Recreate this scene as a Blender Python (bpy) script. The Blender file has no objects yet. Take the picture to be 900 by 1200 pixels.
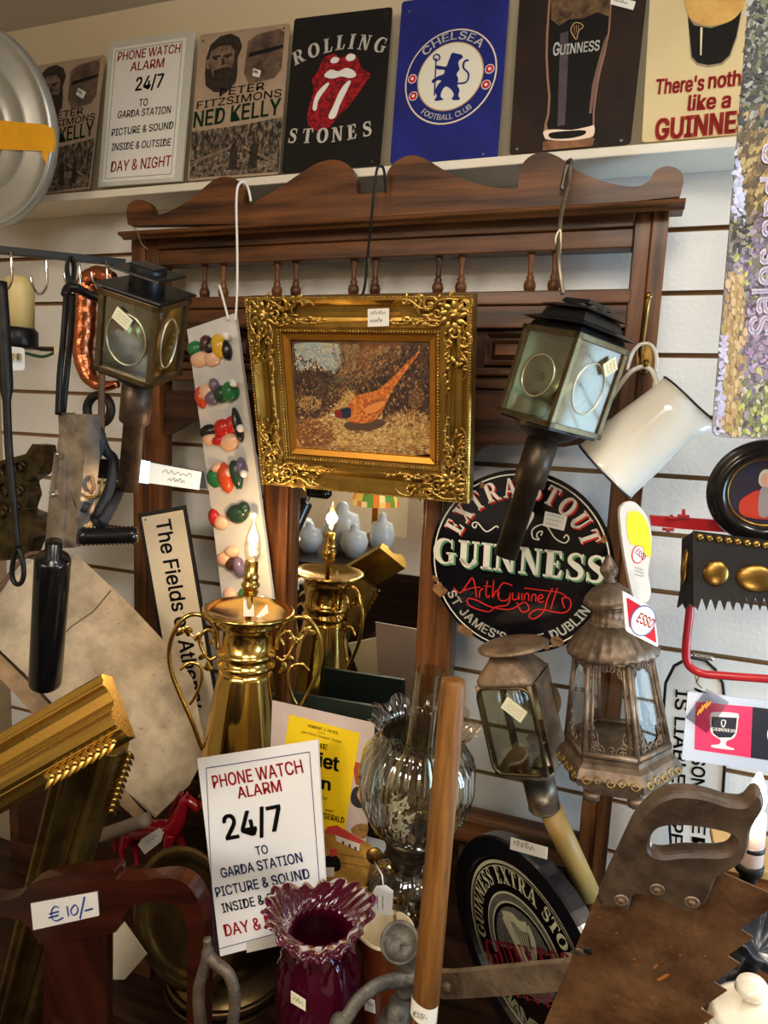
import bpy, bmesh, math, random, os
from mathutils import Vector, Matrix, noise
random.seed(7)
SC = bpy.context.scene
COL = SC.collection
PI = math.pi
R_ = math.radians
# ------------------------------------------------------------------ camera
H = 1.75                      # camera height above the floor
FPX, CD = 796.598, 1.24566    # focal length in pixels (900 wide), distance from the slat wall
YAW, PITCH, ROLL = R_(19.48295), R_(-7.99581), R_(2.53665)
_f = Vector((-math.sin(YAW), math.cos(YAW), 0)); _r = Vector((math.cos(YAW), math.sin(YAW), 0)); _u = Vector((0, 0, 1))
_f2 = math.cos(PITCH)*_f + math.sin(PITCH)*_u
_u2 = math.cos(PITCH)*_u - math.sin(PITCH)*_f
CR = math.cos(ROLL)*_r + math.sin(ROLL)*_u2
CU = math.cos(ROLL)*_u2 - math.sin(ROLL)*_r
CF = _f2
CP = Vector((0, -CD, H))
cam_d = bpy.data.cameras.new('camera')
cam = bpy.data.objects.new('camera', cam_d); COL.objects.link(cam)
cam.matrix_world = Matrix(((CR.x, CU.x, -CF.x, CP.x), (CR.y, CU.y, -CF.y, CP.y), (CR.z, CU.z, -CF.z, CP.z), (0, 0, 0, 1)))
cam_d.sensor_fit = 'HORIZONTAL'; cam_d.sensor_width = 36; cam_d.lens = FPX/900*36
cam_d.clip_start = .02
SC.camera = cam
# ------------------------------------------------------------------ light and exposure
SC.view_settings.view_transform = 'Standard'; SC.view_settings.look = 'None'
SC.view_settings.gamma = 1; SC.view_settings.use_curve_mapping = False
SC.view_settings.exposure = 0.34
w = bpy.data.worlds.new('world'); SC.world = w; w.use_nodes = True
w.node_tree.nodes['Background'].inputs[0].default_value = (.55, .72, 1, 1)
w.node_tree.nodes['Background'].inputs[1].default_value = 1.0
def area(name, loc, target, size, power, col, sy=None):
    l = bpy.data.lights.new(name, 'AREA'); l.shape = 'RECTANGLE'; l.size = size; l.size_y = sy or size
    l.energy = power; l.color = col
    o = bpy.data.objects.new(name, l); COL.objects.link(o); o.location = loc
    o.rotation_euler = (Vector(target)-Vector(loc)).to_track_quat('-Z', 'Y').to_euler()
    return o
area('ceiling_panel_light', (.05, -1.35, 2.50), (-.05, -.6, 0.4), .5, 13, (1, .92, .8), .6)
area('ceiling_spot_light', (.75, -.95, 2.50), (.45, -.4, 0.6), .3, 8, (1, .95, .86), .35)
area('daylight_from_window', (1.60, -.50, 1.30), (.55, 0, 1.27), .6, 25, (.42, .7, 1), .7)
area('room_light', (-.9, -3.1, 2.50), (-.9, -3.1, 0), 1.0, 62, (1, .94, .85), 1.0)

def ray(px, py):
    return CF + CR*((px-450)/FPX) - CU*((py-600)/FPX)
def P(px, py, d):
    """world point seen at photo pixel (px,py) that stands d metres in front of the slat wall"""
    r = ray(px, py); t = (CD-d)/r.y
    return CP + r*t
def S(px, py, d):
    r = ray(px, py); return (CD-d)/r.y/FPX*1.0

# ------------------------------------------------------------------ materials
def lin(c):
    c = c/255.0
    return c/12.92 if c <= .04045 else ((c+.055)/1.055)**2.4
def C(r, g, b): return (lin(r), lin(g), lin(b), 1)
MATS = {}
def mat(name, col, rough=.5, metal=0.0, var=0.0, scale=20, col2=None, bump=0.0, bscale=60, stretch=None, spec=.5,
        coat=0.0, trans=0.0, ior=1.45, emit=0.0, lo=.35, hi=.65, detail=6, rvar=0.0, alpha=1.0, thin=0):
    if name in MATS: return MATS[name]
    m = bpy.data.materials.new(name); m.use_nodes = True; MATS[name] = m
    nt = m.node_tree; b = nt.nodes['Principled BSDF']; N = nt.nodes.new; L = nt.links.new
    c = C(*col)
    b.inputs['Base Color'].default_value = c
    b.inputs['Roughness'].default_value = rough; b.inputs['Metallic'].default_value = metal
    b.inputs['Specular IOR Level'].default_value = spec
    b.inputs['Coat Weight'].default_value = coat; b.inputs['Coat Roughness'].default_value = .08
    b.inputs['Transmission Weight'].default_value = trans; b.inputs['IOR'].default_value = ior
    b.inputs['Alpha'].default_value = alpha
    if emit:
        b.inputs['Emission Color'].default_value = c; b.inputs['Emission Strength'].default_value = emit
    tc = None
    def coords(st):
        t = N('ShaderNodeTexCoord'); mp = N('ShaderNodeMapping'); L(t.outputs['Object'], mp.inputs['Vector'])
        if st: mp.inputs['Scale'].default_value = st
        return mp.outputs['Vector']
    if var or col2:
        nz = N('ShaderNodeTexNoise'); nz.inputs['Scale'].default_value = scale; nz.inputs['Detail'].default_value = detail
        nz.inputs['Roughness'].default_value = .6
        L(coords(stretch), nz.inputs['Vector'])
        cr = N('ShaderNodeValToRGB'); L(nz.outputs['Fac'], cr.inputs['Fac'])
        if col2: a, z = c, C(*col2)
        else:
            a = tuple(x*(1-var) for x in c[:3])+(1,); z = tuple(min(1, x*(1+var)) for x in c[:3])+(1,)
        cr.color_ramp.elements[0].color = a; cr.color_ramp.elements[1].color = z
        cr.color_ramp.elements[0].position = lo; cr.color_ramp.elements[1].position = hi
        L(cr.outputs['Color'], b.inputs['Base Color'])
        if rvar:
            mr = N('ShaderNodeMapRange'); L(nz.outputs['Fac'], mr.inputs['Value'])
            mr.inputs['From Min'].default_value = .3; mr.inputs['From Max'].default_value = .7
            mr.inputs['To Min'].default_value = rough-rvar; mr.inputs['To Max'].default_value = rough+rvar
            L(mr.outputs['Result'], b.inputs['Roughness'])
    if bump:
        n2 = N('ShaderNodeTexNoise'); n2.inputs['Scale'].default_value = bscale; n2.inputs['Detail'].default_value = 4
        L(coords(stretch), n2.inputs['Vector'])
        bp = N('ShaderNodeBump'); bp.inputs['Strength'].default_value = bump; bp.inputs['Distance'].default_value = .004
        L(n2.outputs['Fac'], bp.inputs['Height']); L(bp.outputs['Normal'], b.inputs['Normal'])
    return m
def glass(name, tint=(235, 240, 235), base=.06, rough=.03, ramp=1.0):
    """thin clear sheet: mostly lets light straight through, mirrors at grazing angles"""
    if name in MATS: return MATS[name]
    m = bpy.data.materials.new(name); m.use_nodes = True; MATS[name] = m
    nt = m.node_tree; nt.nodes.clear(); N = nt.nodes.new; L = nt.links.new
    o = N('ShaderNodeOutputMaterial'); mx = N('ShaderNodeMixShader'); t = N('ShaderNodeBsdfTransparent'); g = N('ShaderNodeBsdfGlossy')
    t.inputs['Color'].default_value = C(*tint); g.inputs['Roughness'].default_value = rough
    lw = N('ShaderNodeLayerWeight'); lw.inputs['Blend'].default_value = .35
    mr = N('ShaderNodeMapRange'); L(lw.outputs['Facing'], mr.inputs['Value'])
    mr.inputs['To Min'].default_value = base; mr.inputs['To Max'].default_value = min(1, base+.6*ramp)
    L(mr.outputs['Result'], mx.inputs['Fac']); L(t.outputs[0], mx.inputs[1]); L(g.outputs[0], mx.inputs[2])
    L(mx.outputs[0], o.inputs['Surface'])
    return m
def wood(name, dark, light, axis='x', rough=.35, sc=9, coat=.05):
    st = {'x': (.12, 1.6, 1.6), 'y': (1.6, .12, 1.6), 'z': (1.6, 1.6, .12)}[axis]
    return mat(name, dark, rough, col2=light, scale=sc, stretch=tuple(s*3.2 for s in st), detail=10, lo=.36, hi=.66, coat=coat, bump=.12, bscale=sc*3, spec=.35)

# ------------------------------------------------------------------ mesh collector
def rot2(x, y, a): return (x*math.cos(a)-y*math.sin(a), x*math.sin(a)+y*math.cos(a))
_fonts = {}
def font(n):
    if n not in _fonts:
        _fonts[n] = None
        try:
            p = os.path.join(bpy.utils.system_resource('DATAFILES', path='fonts'), n)
            if n and os.path.exists(p): _fonts[n] = bpy.data.fonts.load(p)
        except Exception: pass
    return _fonts[n]
_tc = {}
def glyphs(s, bold=0.0, fnt='Inter.woff2'):
    """flat outline mesh of a word, cap height 1, left edge 0, baseline 0"""
    k = (s, bold, fnt)
    if k in _tc: return _tc[k]
    if bold:
        v, f, wd = glyphs(s, 0, fnt); V = []; F = []; n = len(v)
        for i, (dx, dy) in enumerate(((0, 0), (bold, bold*.6), (-bold, bold*.6), (bold, -bold*.6), (-bold, -bold*.6))):
            V += [(x+dx, y+dy) for x, y in v]; F += [tuple(j+i*n for j in q) for q in f]
        _tc[k] = (V, F, wd); return _tc[k]
    def raw(t):
        cu = bpy.data.curves.new('t', 'FONT'); cu.body = t; cu.size = 1; cu.fill_mode = 'FRONT'; cu.resolution_u = 3
        pass
        f = font(fnt)
        if f: cu.font = f
        o = bpy.data.objects.new('t', cu); COL.objects.link(o)
        bpy.context.view_layer.update()
        me = o.to_mesh()
        v = [(p.co.x, p.co.y) for p in me.vertices]; fs = [tuple(p.vertices) for p in me.polygons]
        o.to_mesh_clear(); bpy.data.objects.remove(o); bpy.data.curves.remove(cu)
        return v, fs
    kk = ('#H', bold, fnt)
    if kk not in _tc:
        v, _ = raw('H'); _tc[kk] = (min(p[1] for p in v), max(p[1] for p in v))
    b0, b1 = _tc[kk]; hh = b1-b0
    v, fs = raw(s)
    if not v: _tc[k] = ([], [], .3); return _tc[k]
    x0 = min(p[0] for p in v); x1 = max(p[0] for p in v)
    v = [((p[0]-x0)/hh, (p[1]-b0)/hh) for p in v]
    _tc[k] = (v, fs, (x1-x0)/hh)
    return _tc[k]

def rib2(pts, wd):
    """flat ribbon of varying width as quads (2-D)"""
    n = len(pts); v = []; f = []
    for i, (x, y) in enumerate(pts):
        a = pts[max(0, i-1)]; b = pts[min(n-1, i+1)]
        dx, dy = b[0]-a[0], b[1]-a[1]; l = math.hypot(dx, dy) or 1
        ww = (wd[i] if isinstance(wd, (list, tuple)) else wd)/2
        v += [(x-dy/l*ww, y+dx/l*ww), (x+dy/l*ww, y-dx/l*ww)]
        if i: f.append((2*i-2, 2*i-1, 2*i+1, 2*i))
    return v, f
def spl(pts, n=8, closed=False):
    """Catmull-Rom through points of any dimension"""
    out = []; m = len(pts); dim = len(pts[0])
    for i in range(m if closed else m-1):
        if closed: p = [pts[(i+j-1) % m] for j in range(4)]
        else: p = [pts[max(0, i-1)], pts[i], pts[i+1], pts[min(m-1, i+2)]]
        for k in range(n):
            t = k/n
            out.append(tuple(.5*(2*p[1][d]+(p[2][d]-p[0][d])*t+(2*p[0][d]-5*p[1][d]+4*p[2][d]-p[3][d])*t*t+(3*p[1][d]-p[0][d]-3*p[2][d]+p[3][d])*t**3) for d in range(dim)))
    if not closed: out.append(tuple(pts[-1]))
    return out
def arc2(cx, cy, rx, ry, a0, a1, n=16):
    return [(cx+rx*math.cos(R_(a0+(a1-a0)*i/n)), cy+ry*math.sin(R_(a0+(a1-a0)*i/n))) for i in range(n+1)]
# bold bracketed-serif capitals drawn as strokes: list of (points, widths) / rectangles, advance
def _serif():
    T = .24; t = .08; D = {}
    def rc(x0, y0, x1, y1): return ([(x0, y0), (x1, y0), (x1, y1), (x0, y1)], [(0, 1, 2, 3)])
    def stem(x, y0=0, y1=1, w=T, s0=1, s1=1):
        r = [rc(x, y0, x+w, y1)]
        if s0: r += [rc(x-.09, y0, x+w+.09, y0+t)]
        if s1: r += [rc(x-.09, y1-t, x+w+.09, y1)]
        return r
    D['I'] = (stem(.1), .44)
    D['U'] = (stem(.1, .3, 1, s0=0)+stem(.62, .25, 1, w=.1, s0=0)+[rib2(arc2(.41, .3, .2, .26, 180, 360, 12), [T-.16*i/12 for i in range(13)])]+[rib2(arc2(.43, .3, .27, .22, 180, 360, 14), [.2, .18, .16, .14, .12, .1, .1, .1, .1, .1, .1, .1, .1, .1, .1])], .86)
    D['N'] = (stem(.12, w=.1, s1=0)+stem(.66, w=.1, s0=0)+[rc(.0, 1-t, .3, 1)]+[([(.05, 1), (.34, 1), (.76, 0), (.6, 0)], [(0, 1, 2, 3)])], .9)
    D['E'] = (stem(.1, s0=0, s1=0)+[rc(0, 0, .62, t), rc(0, 1-t, .62, 1), rc(.3, .47, .5, .55), ([(.62, 0), (.68, .3), (.6, .3), (.5, .06)], [(0, 1, 2, 3)]), ([(.62, 1), (.64, .72), (.57, .72), (.5, .94)], [(0, 1, 2, 3)]), rc(.46, .38, .52, .64)], .74)
    D['X'] = ([([(.04, 1), (.33, 1), (.8, 0), (.5, 0)], [(0, 1, 2, 3)]), ([(.62, 1), (.72, 1), (.2, 0), (.1, 0)], [(0, 1, 2, 3)]), rc(-.02, 1-t, .4, 1), rc(.5, 1-t, .82, 1), rc(0, 0, .3, t), rc(.42, 0, .86, t)], .88)
    D['T'] = (stem(.26, s1=0)+[rc(0, 1-t, .76, 1), ([(0, 1), (.1, .94), (.06, .7), (-.01, .7)], [(0, 1, 2, 3)]), ([(.76, 1), (.66, .94), (.7, .7), (.77, .7)], [(0, 1, 2, 3)])], .8)
    D['R'] = (stem(.1)+[rib2([(.3, .96)]+arc2(.46, .74, .2, .22, 90, -90, 12)+[(.3, .52)], [t]*2+[.1, .13, .17, .2, .22, .22, .2, .17, .13, .1, t, t, t])]+[([(.36, .52), (.58, .52), (.86, 0), (.62, 0)], [(0, 1, 2, 3)]), rc(.6, 0, .92, t)], .92)
    D['A'] = ([([(.36, 1), (.5, 1), (.86, 0), (.58, 0)], [(0, 1, 2, 3)]), ([(.36, 1), (.42, .9), (.16, 0), (.07, 0)], [(0, 1, 2, 3)]), rc(.2, .28, .62, .36), rc(-.02, 0, .26, t), rc(.48, 0, .94, t)], .94)
    D['O'] = ([rib2(arc2(.43, .5, .32, .46, 0, 360, 32), [.08+.17*abs(math.cos(2*PI*i/32)) for i in range(33)])], .88)
    D['S'] = ([rib2(spl([(.58, .72), (.52, .9), (.34, .96), (.17, .86), (.16, .68), (.32, .55), (.46, .46), (.56, .3), (.5, .1), (.32, .04), (.14, .1), (.08, .28)], 4), [.08+.16*math.exp(-((i-22)/9)**2) for i in range(45)]), rc(.56, .64, .61, .98), rc(.05, .02, .1, .36)], .68)
    D['G'] = ([rib2(arc2(.46, .5, .35, .46, 48, 330, 30), [.07+.18*max(0, -math.cos(R_(48+282*i/30))) for i in range(31)]), rc(.68, .62, .73, .98), rc(.6, .06, .8, .44), rc(.5, .4, .88, .47)], .92)
    D['D'] = (stem(.1)+[rib2([(.2, .96)]+arc2(.4, .5, .36, .46, 90, -90, 16)+[(.2, .04)], [t]+[.08+.16*math.cos(R_(90-180*i/16)) for i in range(17)]+[t])], .88)
    D['M'] = (stem(.1, w=.1, s1=0)+stem(.8, w=T, s1=0)+[rc(0, 1-t, .3, 1), rc(.78, 1-t, 1.12, 1), ([(.1, 1), (.34, 1), (.62, .1), (.5, .1)], [(0, 1, 2, 3)]), ([(.5, .1), (.6, .1), (.9, 1), (.8, 1)], [(0, 1, 2, 3)])], 1.2)
    D['J'] = (stem(.3, .25, 1, s0=0)+[rib2(arc2(.24, .25, .18, .22, 0, -190, 12), .14)], .66)
    D[' '] = ([], .4)
    return D
SERIF = _serif()

class MB:
    def __init__(s): s.v = []; s.f = []; s.mi = []; s.m = []; s.sm = []
    def add(s, vs, fs, m, smooth=False, M=None):
        if m not in s.m: s.m.append(m)
        k = s.m.index(m); o = len(s.v)
        s.v += [(M @ Vector(p)) if M else Vector(p) for p in vs]
        for f in fs: s.f.append(tuple(i+o for i in f)); s.mi.append(k); s.sm.append(smooth)
        return s
    def box(s, a, b, m, M=None):
        x0, y0, z0 = a; x1, y1, z1 = b
        v = [(x, y, z) for z in (z0, z1) for y in (y0, y1) for x in (x0, x1)]
        f = [(0, 2, 3, 1), (4, 5, 7, 6), (0, 1, 5, 4), (2, 6, 7, 3), (0, 4, 6, 2), (1, 3, 7, 5)]
        return s.add(v, f, m, False, M)
    def prism(s, poly, z0, z1, m, M=None, mside=None, smooth=False):
        a = sum(poly[i][0]*poly[(i+1) % len(poly)][1]-poly[(i+1) % len(poly)][0]*poly[i][1] for i in range(len(poly)))
        if a < 0: poly = poly[::-1]
        n = len(poly)
        if z0 > z1: z0, z1 = z1, z0
        s.add([(x, y, z1) for x, y in poly], [tuple(range(n))], m, False, M)
        s.add([(x, y, z0) for x, y in poly], [tuple(range(n))[::-1]], m, False, M)
        v = [(x, y, z0) for x, y in poly]+[(x, y, z1) for x, y in poly]
        return s.add(v, [(i, (i+1) % n, (i+1) % n+n, i+n) for i in range(n)], mside or m, smooth, M)
    def poly(s, pts, z, m, M=None):
        a = sum(pts[i][0]*pts[(i+1) % len(pts)][1]-pts[(i+1) % len(pts)][0]*pts[i][1] for i in range(len(pts)))
        if a < 0: pts = pts[::-1]
        return s.add([(p[0], p[1], z) for p in pts], [tuple(range(len(pts)))], m, False, M)
    def rib(s, pts, wd, z, m, M=None):
        v, f = rib2(pts, wd); return s.add([(x, y, z) for x, y in v], [q for q in f], m, False, M)
    def ell(s, cx, cy, rx, ry, z, m, n=24, a=0, M=None):
        return s.poly([(cx+rot2(rx*math.cos(2*PI*i/n), ry*math.sin(2*PI*i/n), a)[0], cy+rot2(rx*math.cos(2*PI*i/n), ry*math.sin(2*PI*i/n), a)[1]) for i in range(n)], z, m, M)
    def lathe(s, prof, m, seg=32, M=None, fn=None, sx=1, sy=1, smooth=True, close=True):
        n = len(prof); v = []; f = []
        for (r, z) in prof:
            for k in range(seg):
                a = 2*PI*k/seg; rr, zz = (fn(r, z, a) if fn else (r, z))
                v.append((rr*math.cos(a)*sx, rr*math.sin(a)*sy, zz))
        for i in range(n-1):
            for k in range(seg):
                k2 = (k+1) % seg; f.append((i*seg+k, i*seg+k2, (i+1)*seg+k2, (i+1)*seg+k))
        if close:
            if prof[0][0] > 1e-6: f.append(tuple(range(seg))[::-1])
            if prof[-1][0] > 1e-6: f.append(tuple((n-1)*seg+k for k in range(seg)))
        return s.add(v, f, m, smooth, M)
    def tube(s, path, r, m, seg=8, closed=False, M=None, flat=1.0):
        p = [Vector(q) for q in path]; n = len(p); v = []; f = []
        tan = [((p[(i+1) % n] if closed else p[min(n-1, i+1)])-(p[(i-1) % n] if closed else p[max(0, i-1)])).normalized() for i in range(n)]
        up = Vector((0, 0, 1)) if abs(tan[0].z) < .9 else Vector((1, 0, 0))
        nr = (up-tan[0]*up.dot(tan[0])).normalized()
        for i in range(n):
            nr = (nr-tan[i]*nr.dot(tan[i])); nr = nr.normalized() if nr.length > 1e-6 else tan[i].orthogonal().normalized()
            bn = tan[i].cross(nr); rr = r[i] if isinstance(r, (list, tuple)) else r
            for k in range(seg):
                a = 2*PI*k/seg; v.append(p[i]+nr*(rr*math.cos(a))+bn*(rr*flat*math.sin(a)))
        for i in range(n if closed else n-1):
            j = (i+1) % n
            for k in range(seg): f.append((i*seg+k, i*seg+(k+1) % seg, j*seg+(k+1) % seg, j*seg+k))
        if not closed: f += [tuple(range(seg))[::-1], tuple((n-1)*seg+k for k in range(seg))]
        return s.add(v, f, m, True, M)
    def ball(s, c, r, m, seg=16, rings=10, M=None, jitter=0):
        rx, ry, rz = r if isinstance(r, (tuple, list)) else (r, r, r)
        v = [(c[0], c[1], c[2]-rz)]; f = []
        for i in range(1, rings):
            t = PI*i/rings
            for k in range(seg):
                a = 2*PI*k/seg; j = 1+jitter*noise.noise(Vector((math.cos(a)*3, math.sin(a)*3+c[0]*40, i)))
                v.append((c[0]+rx*j*math.sin(t)*math.cos(a), c[1]+ry*j*math.sin(t)*math.sin(a), c[2]-rz*math.cos(t)))
        v.append((c[0], c[1], c[2]+rz))
        for k in range(seg):
            f.append((0, 1+(k+1) % seg, 1+k)); q = 1+(rings-2)*seg; f.append((len(v)-1, q+k, q+(k+1) % seg))
            for i in range(rings-2): f.append((1+i*seg+k, 1+i*seg+(k+1) % seg, 1+(i+1)*seg+(k+1) % seg, 1+(i+1)*seg+k))
        return s.add(v, f, m, True, M)
    def rframe(s, w, h, prof, m, M=None, cx=0, cy=0, smooth=False):
        """moulding swept round a rectangle with mitred corners: prof = (inset, height) pairs"""
        v = []; f = []
        for (o, z) in prof: v += [(cx-w/2+o, cy-h/2+o, z), (cx+w/2-o, cy-h/2+o, z), (cx+w/2-o, cy+h/2-o, z), (cx-w/2+o, cy+h/2-o, z)]
        for i in range(len(prof)-1):
            for k in range(4): f.append((i*4+k, i*4+(k+1) % 4, (i+1)*4+(k+1) % 4, (i+1)*4+k))
        return s.add(v, f, m, smooth, M)
    def text(s, t, p0, p1, h, m, z=0.0006, bold=.02, fnt='Inter.woff2', shear=0.0, M=None):
        """one line of lettering from p0 to p1 (baseline ends) with cap height h"""
        v, f, wd = glyphs(t, bold, fnt)
        dx, dy = p1[0]-p0[0], p1[1]-p0[1]; l = math.hypot(dx, dy) or 1e-6
        ux, uy = dx/l, dy/l; k = l/wd
        return s.add([(p0[0]+ux*(x*k+shear*y*h)-uy*y*h, p0[1]+uy*(x*k+shear*y*h)+ux*y*h, z) for x, y in v], f, m, False, M)
    def serif(s, t, p0, p1, h, m, z=.0006, sp=.04, off=(0, 0), M=None):
        dx, dy = p1[0]-p0[0], p1[1]-p0[1]; l = math.hypot(dx, dy); ux, uy = dx/l, dy/l
        tot = sum(SERIF[c][1] for c in t)+sp*(len(t)-1); k = l/tot; x0 = 0
        for c in t:
            for v, f in SERIF[c][0]:
                s.add([(p0[0]+off[0]+ux*(x+x0)*k-uy*y*h, p0[1]+off[1]+uy*(x+x0)*k+ux*y*h, z) for x, y in v], f, m, False, M)
            x0 += SERIF[c][1]+sp
        return s
    def arctext(s, t, cx, cy, r, a0, a1, h, m, z=.0006, bold=.02, inside=False, serif=False, M=None, wk=1.0, off=(0, 0), ry=None):
        """letters round a circle from angle a0 to a1 (degrees); inside=True reads along the bottom"""
        ws = [(SERIF[c][1] if serif else (glyphs(c, bold)[2] if c != ' ' else .35)) for c in t]
        gap = .06 if serif else .16
        tot = sum(ws)+gap*(len(t)-1); x = 0
        for c, wc in zip(t, ws):
            a = R_(a0+(a1-a0)*((x+wc/2)/tot)); x += wc+gap
            k = abs(R_(a1-a0))*r/tot*wk
            th = a-PI/2 if not inside else a+PI/2
            ox, oy = cx+r*math.cos(a)+off[0], cy+(ry or r)*math.sin(a)+off[1]
            g = SERIF[c][0] if serif else ([] if c == ' ' else [glyphs(c, bold)[:2]])
            for v, f in g:
                q = []
                for px, py in v:
                    e = rot2((px-wc/2)*k, py*h, th); q.append((ox+e[0], oy+e[1], z))
                s.add(q, f, m, False, M)
        return s
    def build(s, name, parent=None, world=False, bev=0, seg=2, sub=0, solid=0):
        me = bpy.data.meshes.new(name); vs = s.v
        if world and parent is not None:
            inv = parent.matrix_world.inverted(); vs = [inv @ p for p in vs]
        me.from_pydata([tuple(p) for p in vs], [], s.f); me.update()
        for m in s.m: me.materials.append(m)
        me.polygons.foreach_set('material_index', s.mi); me.polygons.foreach_set('use_smooth', s.sm)
        o = bpy.data.objects.new(name, me); COL.objects.link(o)
        if parent is not None: o.parent = parent
        if solid:
            d = o.modifiers.new('solid', 'SOLIDIFY'); d.thickness = solid; d.offset = 0
        if bev:
            d = o.modifiers.new('bevel', 'BEVEL'); d.width = bev; d.segments = seg; d.limit_method = 'ANGLE'; d.angle_limit = R_(40)
        if sub:
            d = o.modifiers.new('sub', 'SUBSURF'); d.levels = sub; d.render_levels = sub
        return o

def tag(o, label, cat, group=None):
    o['label'] = label; o['category'] = cat
    if group: o['group'] = group
    return o
def thing(name, label, cat, M=None, group=None):
    o = bpy.data.objects.new(name, None); COL.objects.link(o); o.empty_display_size = .05
    if M is not None:
        o.matrix_world = M
    bpy.context.view_layer.update()
    return tag(o, label, cat, group)
def at(v): return Matrix.Translation(v)
def basis(x, y, z, o):
    return Matrix(((x.x, y.x, z.x, o.x), (x.y, y.y, z.y, o.y), (x.z, y.z, z.z, o.z), (0, 0, 0, 1)))
class Plane:
    """a flat thing's own plane, set by three photo points with their distances from the wall;
    local x runs a->b, z faces the room; loc() gives the local position of a photo point on it"""
    def __init__(s, a, b, c):
        A, B, Cc = P(*a), P(*b), P(*c)
        x = (B-A).normalized(); z = x.cross((A-Cc)).normalized()
        if z.dot(CP-A) < 0: z = -z
        y = z.cross(x)
        s.o = (A+B)/2; s.x, s.y, s.z = x, y, z
        s.o = Cc + x*((s.o-Cc).dot(x))       # base: under the middle, at the height of c
        s.M = basis(x, y, z, s.o)
    def loc(s, px, py, h=0.0):
        r = ray(px, py); t = ((s.o+s.z*h)-CP).dot(s.z)/r.dot(s.z); q = CP+r*t-s.o
        return (q.dot(s.x), q.dot(s.y))
    def L(s, pts, h=0.0): return [s.loc(*p, h) for p in pts]
def axis(bot, top, face=None):
    """a turned thing's axis: local z from photo point bot to top, local -y towards the camera"""
    A, B = P(*bot), P(*top); z = (B-A).normalized()
    t = (face or CP)-A; y = -(t-z*t.dot(z)).normalized(); x = y.cross(z)
    # lengths along the axis are measured in its own photo pixels; girth uses the true metres per pixel at its distance
    k = S((bot[0]+top[0])/2, (bot[1]+top[1])/2, (bot[2]+top[2])/2)/((B-A).length/math.hypot(top[0]-bot[0], top[1]-bot[1]))
    return basis(x*k, y*k, z, A), (B-A).length
def yaw_m(M, a): return M @ Matrix.Rotation(R_(a), 4, 'Z')
def struct(o): o['kind'] = 'structure'; return o
def dabs(mb, PLx, fn, n, x0, x1, y0, y1, lo, hi, z, seed=1, h=0.0, asp=.55, dz=2.2e-7, clip=None):
    """paint a flat picture as many small strokes: fn(px,py,rnd) gives (paint, angle)"""
    rnd = random.Random(seed)
    for i in range(n):
        px, py = rnd.uniform(x0, x1), rnd.uniform(y0, y1); m, a = fn(px, py, rnd)
        if m is None: continue
        c = PLx.loc(px, py, h); r = rnd.uniform(lo, hi)
        pts = [(c[0]+rot2(r*math.cos(2*PI*k/6), r*asp*math.sin(2*PI*k/6), a)[0], c[1]+rot2(r*math.cos(2*PI*k/6), r*asp*math.sin(2*PI*k/6), a)[1]) for k in range(6)]
        if clip and not all(clip[0] < p[0] < clip[1] and clip[2] < p[1] < clip[3] for p in pts): continue
        mb.poly(pts, z+i*dz, m)
_pal = {}
def pal(*c, rough=.45):
    return mat('paint_%d_%d_%d' % c, c, rough)
# shared paints
WHITE = mat('white_print', (238, 236, 230), .5)
PAPER = mat('tag_paper', (236, 232, 220), .7)
BLACK = mat('black_print', (16, 15, 16), .45)
INK = mat('pen_ink', (60, 55, 60), .6)
RED = mat('red_print', (196, 34, 40), .5)
NAVY = mat('navy_print', (34, 48, 110), .5)
CREAM = mat('cream_print', (226, 214, 178), .55)
YELLOW = mat('yellow_print', (244, 206, 20), .5)
STEEL = mat('steel', (190, 188, 182), .25, 1.0, var=.1)
def scribble(mb, x0, y0, x1, y1, h, m, z=.0004, n=5, M=None, seed=1):
    rnd = random.Random(seed); pts = []
    for i in range(n*2+1):
        t = i/(n*2); pts.append((x0+(x1-x0)*t+rnd.uniform(-.1, .1)*h, y0+(y1-y0)*t+(h if i % 2 else 0)*rnd.uniform(.5, 1)))
    mb.rib(spl(pts, 4), h*.13, z, m, M)
def sticker(name, parent, PL, corners, lines=2, m=None, ink=None, lift=.0012, label=None, seed=1):
    """a small written price label lying on plane PL, corners as photo points tl,tr,br,bl"""
    q = PL.L(corners, lift); mb = MB(); mb.prism(q, lift, lift+.0006, m or PAPER)
    tl, tr, br, bl = [Vector(c) for c in q]
    for i in range(lines):
        t = (i+.75)/(lines+.35); a = tl.lerp(bl, t).lerp(tr.lerp(br, t), .12); b = tl.lerp(bl, t).lerp(tr.lerp(br, t), .85 if i < lines-1 else .7)
        scribble(mb, a.x, a.y, b.x, b.y, (tl-bl).length/(lines*2.2), ink or INK, lift+.0009, 5, None, seed+i)
    o = mb.build(name, parent)
    if label: o['label'] = label
    return o
# ------------------------------------------------------------------ the room
XL, XR, YB, ZC = -1.43, 1.66, -3.45, 2.555
ZG = 2.07118                      # height of the first visible slat groove; one every 10 cm
m_slat = mat('white_slat_paint', (226, 222, 214), .33, var=.03, scale=3, bump=.25, bscale=140)
m_groove = mat('brown_groove', (150, 116, 74), .7)
m_plaster = mat('cream_plaster', (226, 210, 178), .8, var=.03, scale=2, bump=.1, bscale=40)
m_ceil = mat('ceiling_paint', (196, 178, 150), .85, var=.03, scale=2)
m_floor = wood('floor_boards', (58, 38, 24), (92, 64, 40), 'y', .5)
mb = MB(); prof = [(-.012, -.004)]
ZS = P(600, 193, .1).z
zz = [ZG-.1*k for k in range(20, -1, -1)]
pts = [(0.0, 0.0)]
for z in zz:
    if z < .05 or z > ZS: continue
    pts += [(0, z-.0042), (-.011, z-.0042), (-.011, z+.0042), (0, z+.0042)]
pts.append((0, ZS+.02))
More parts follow.
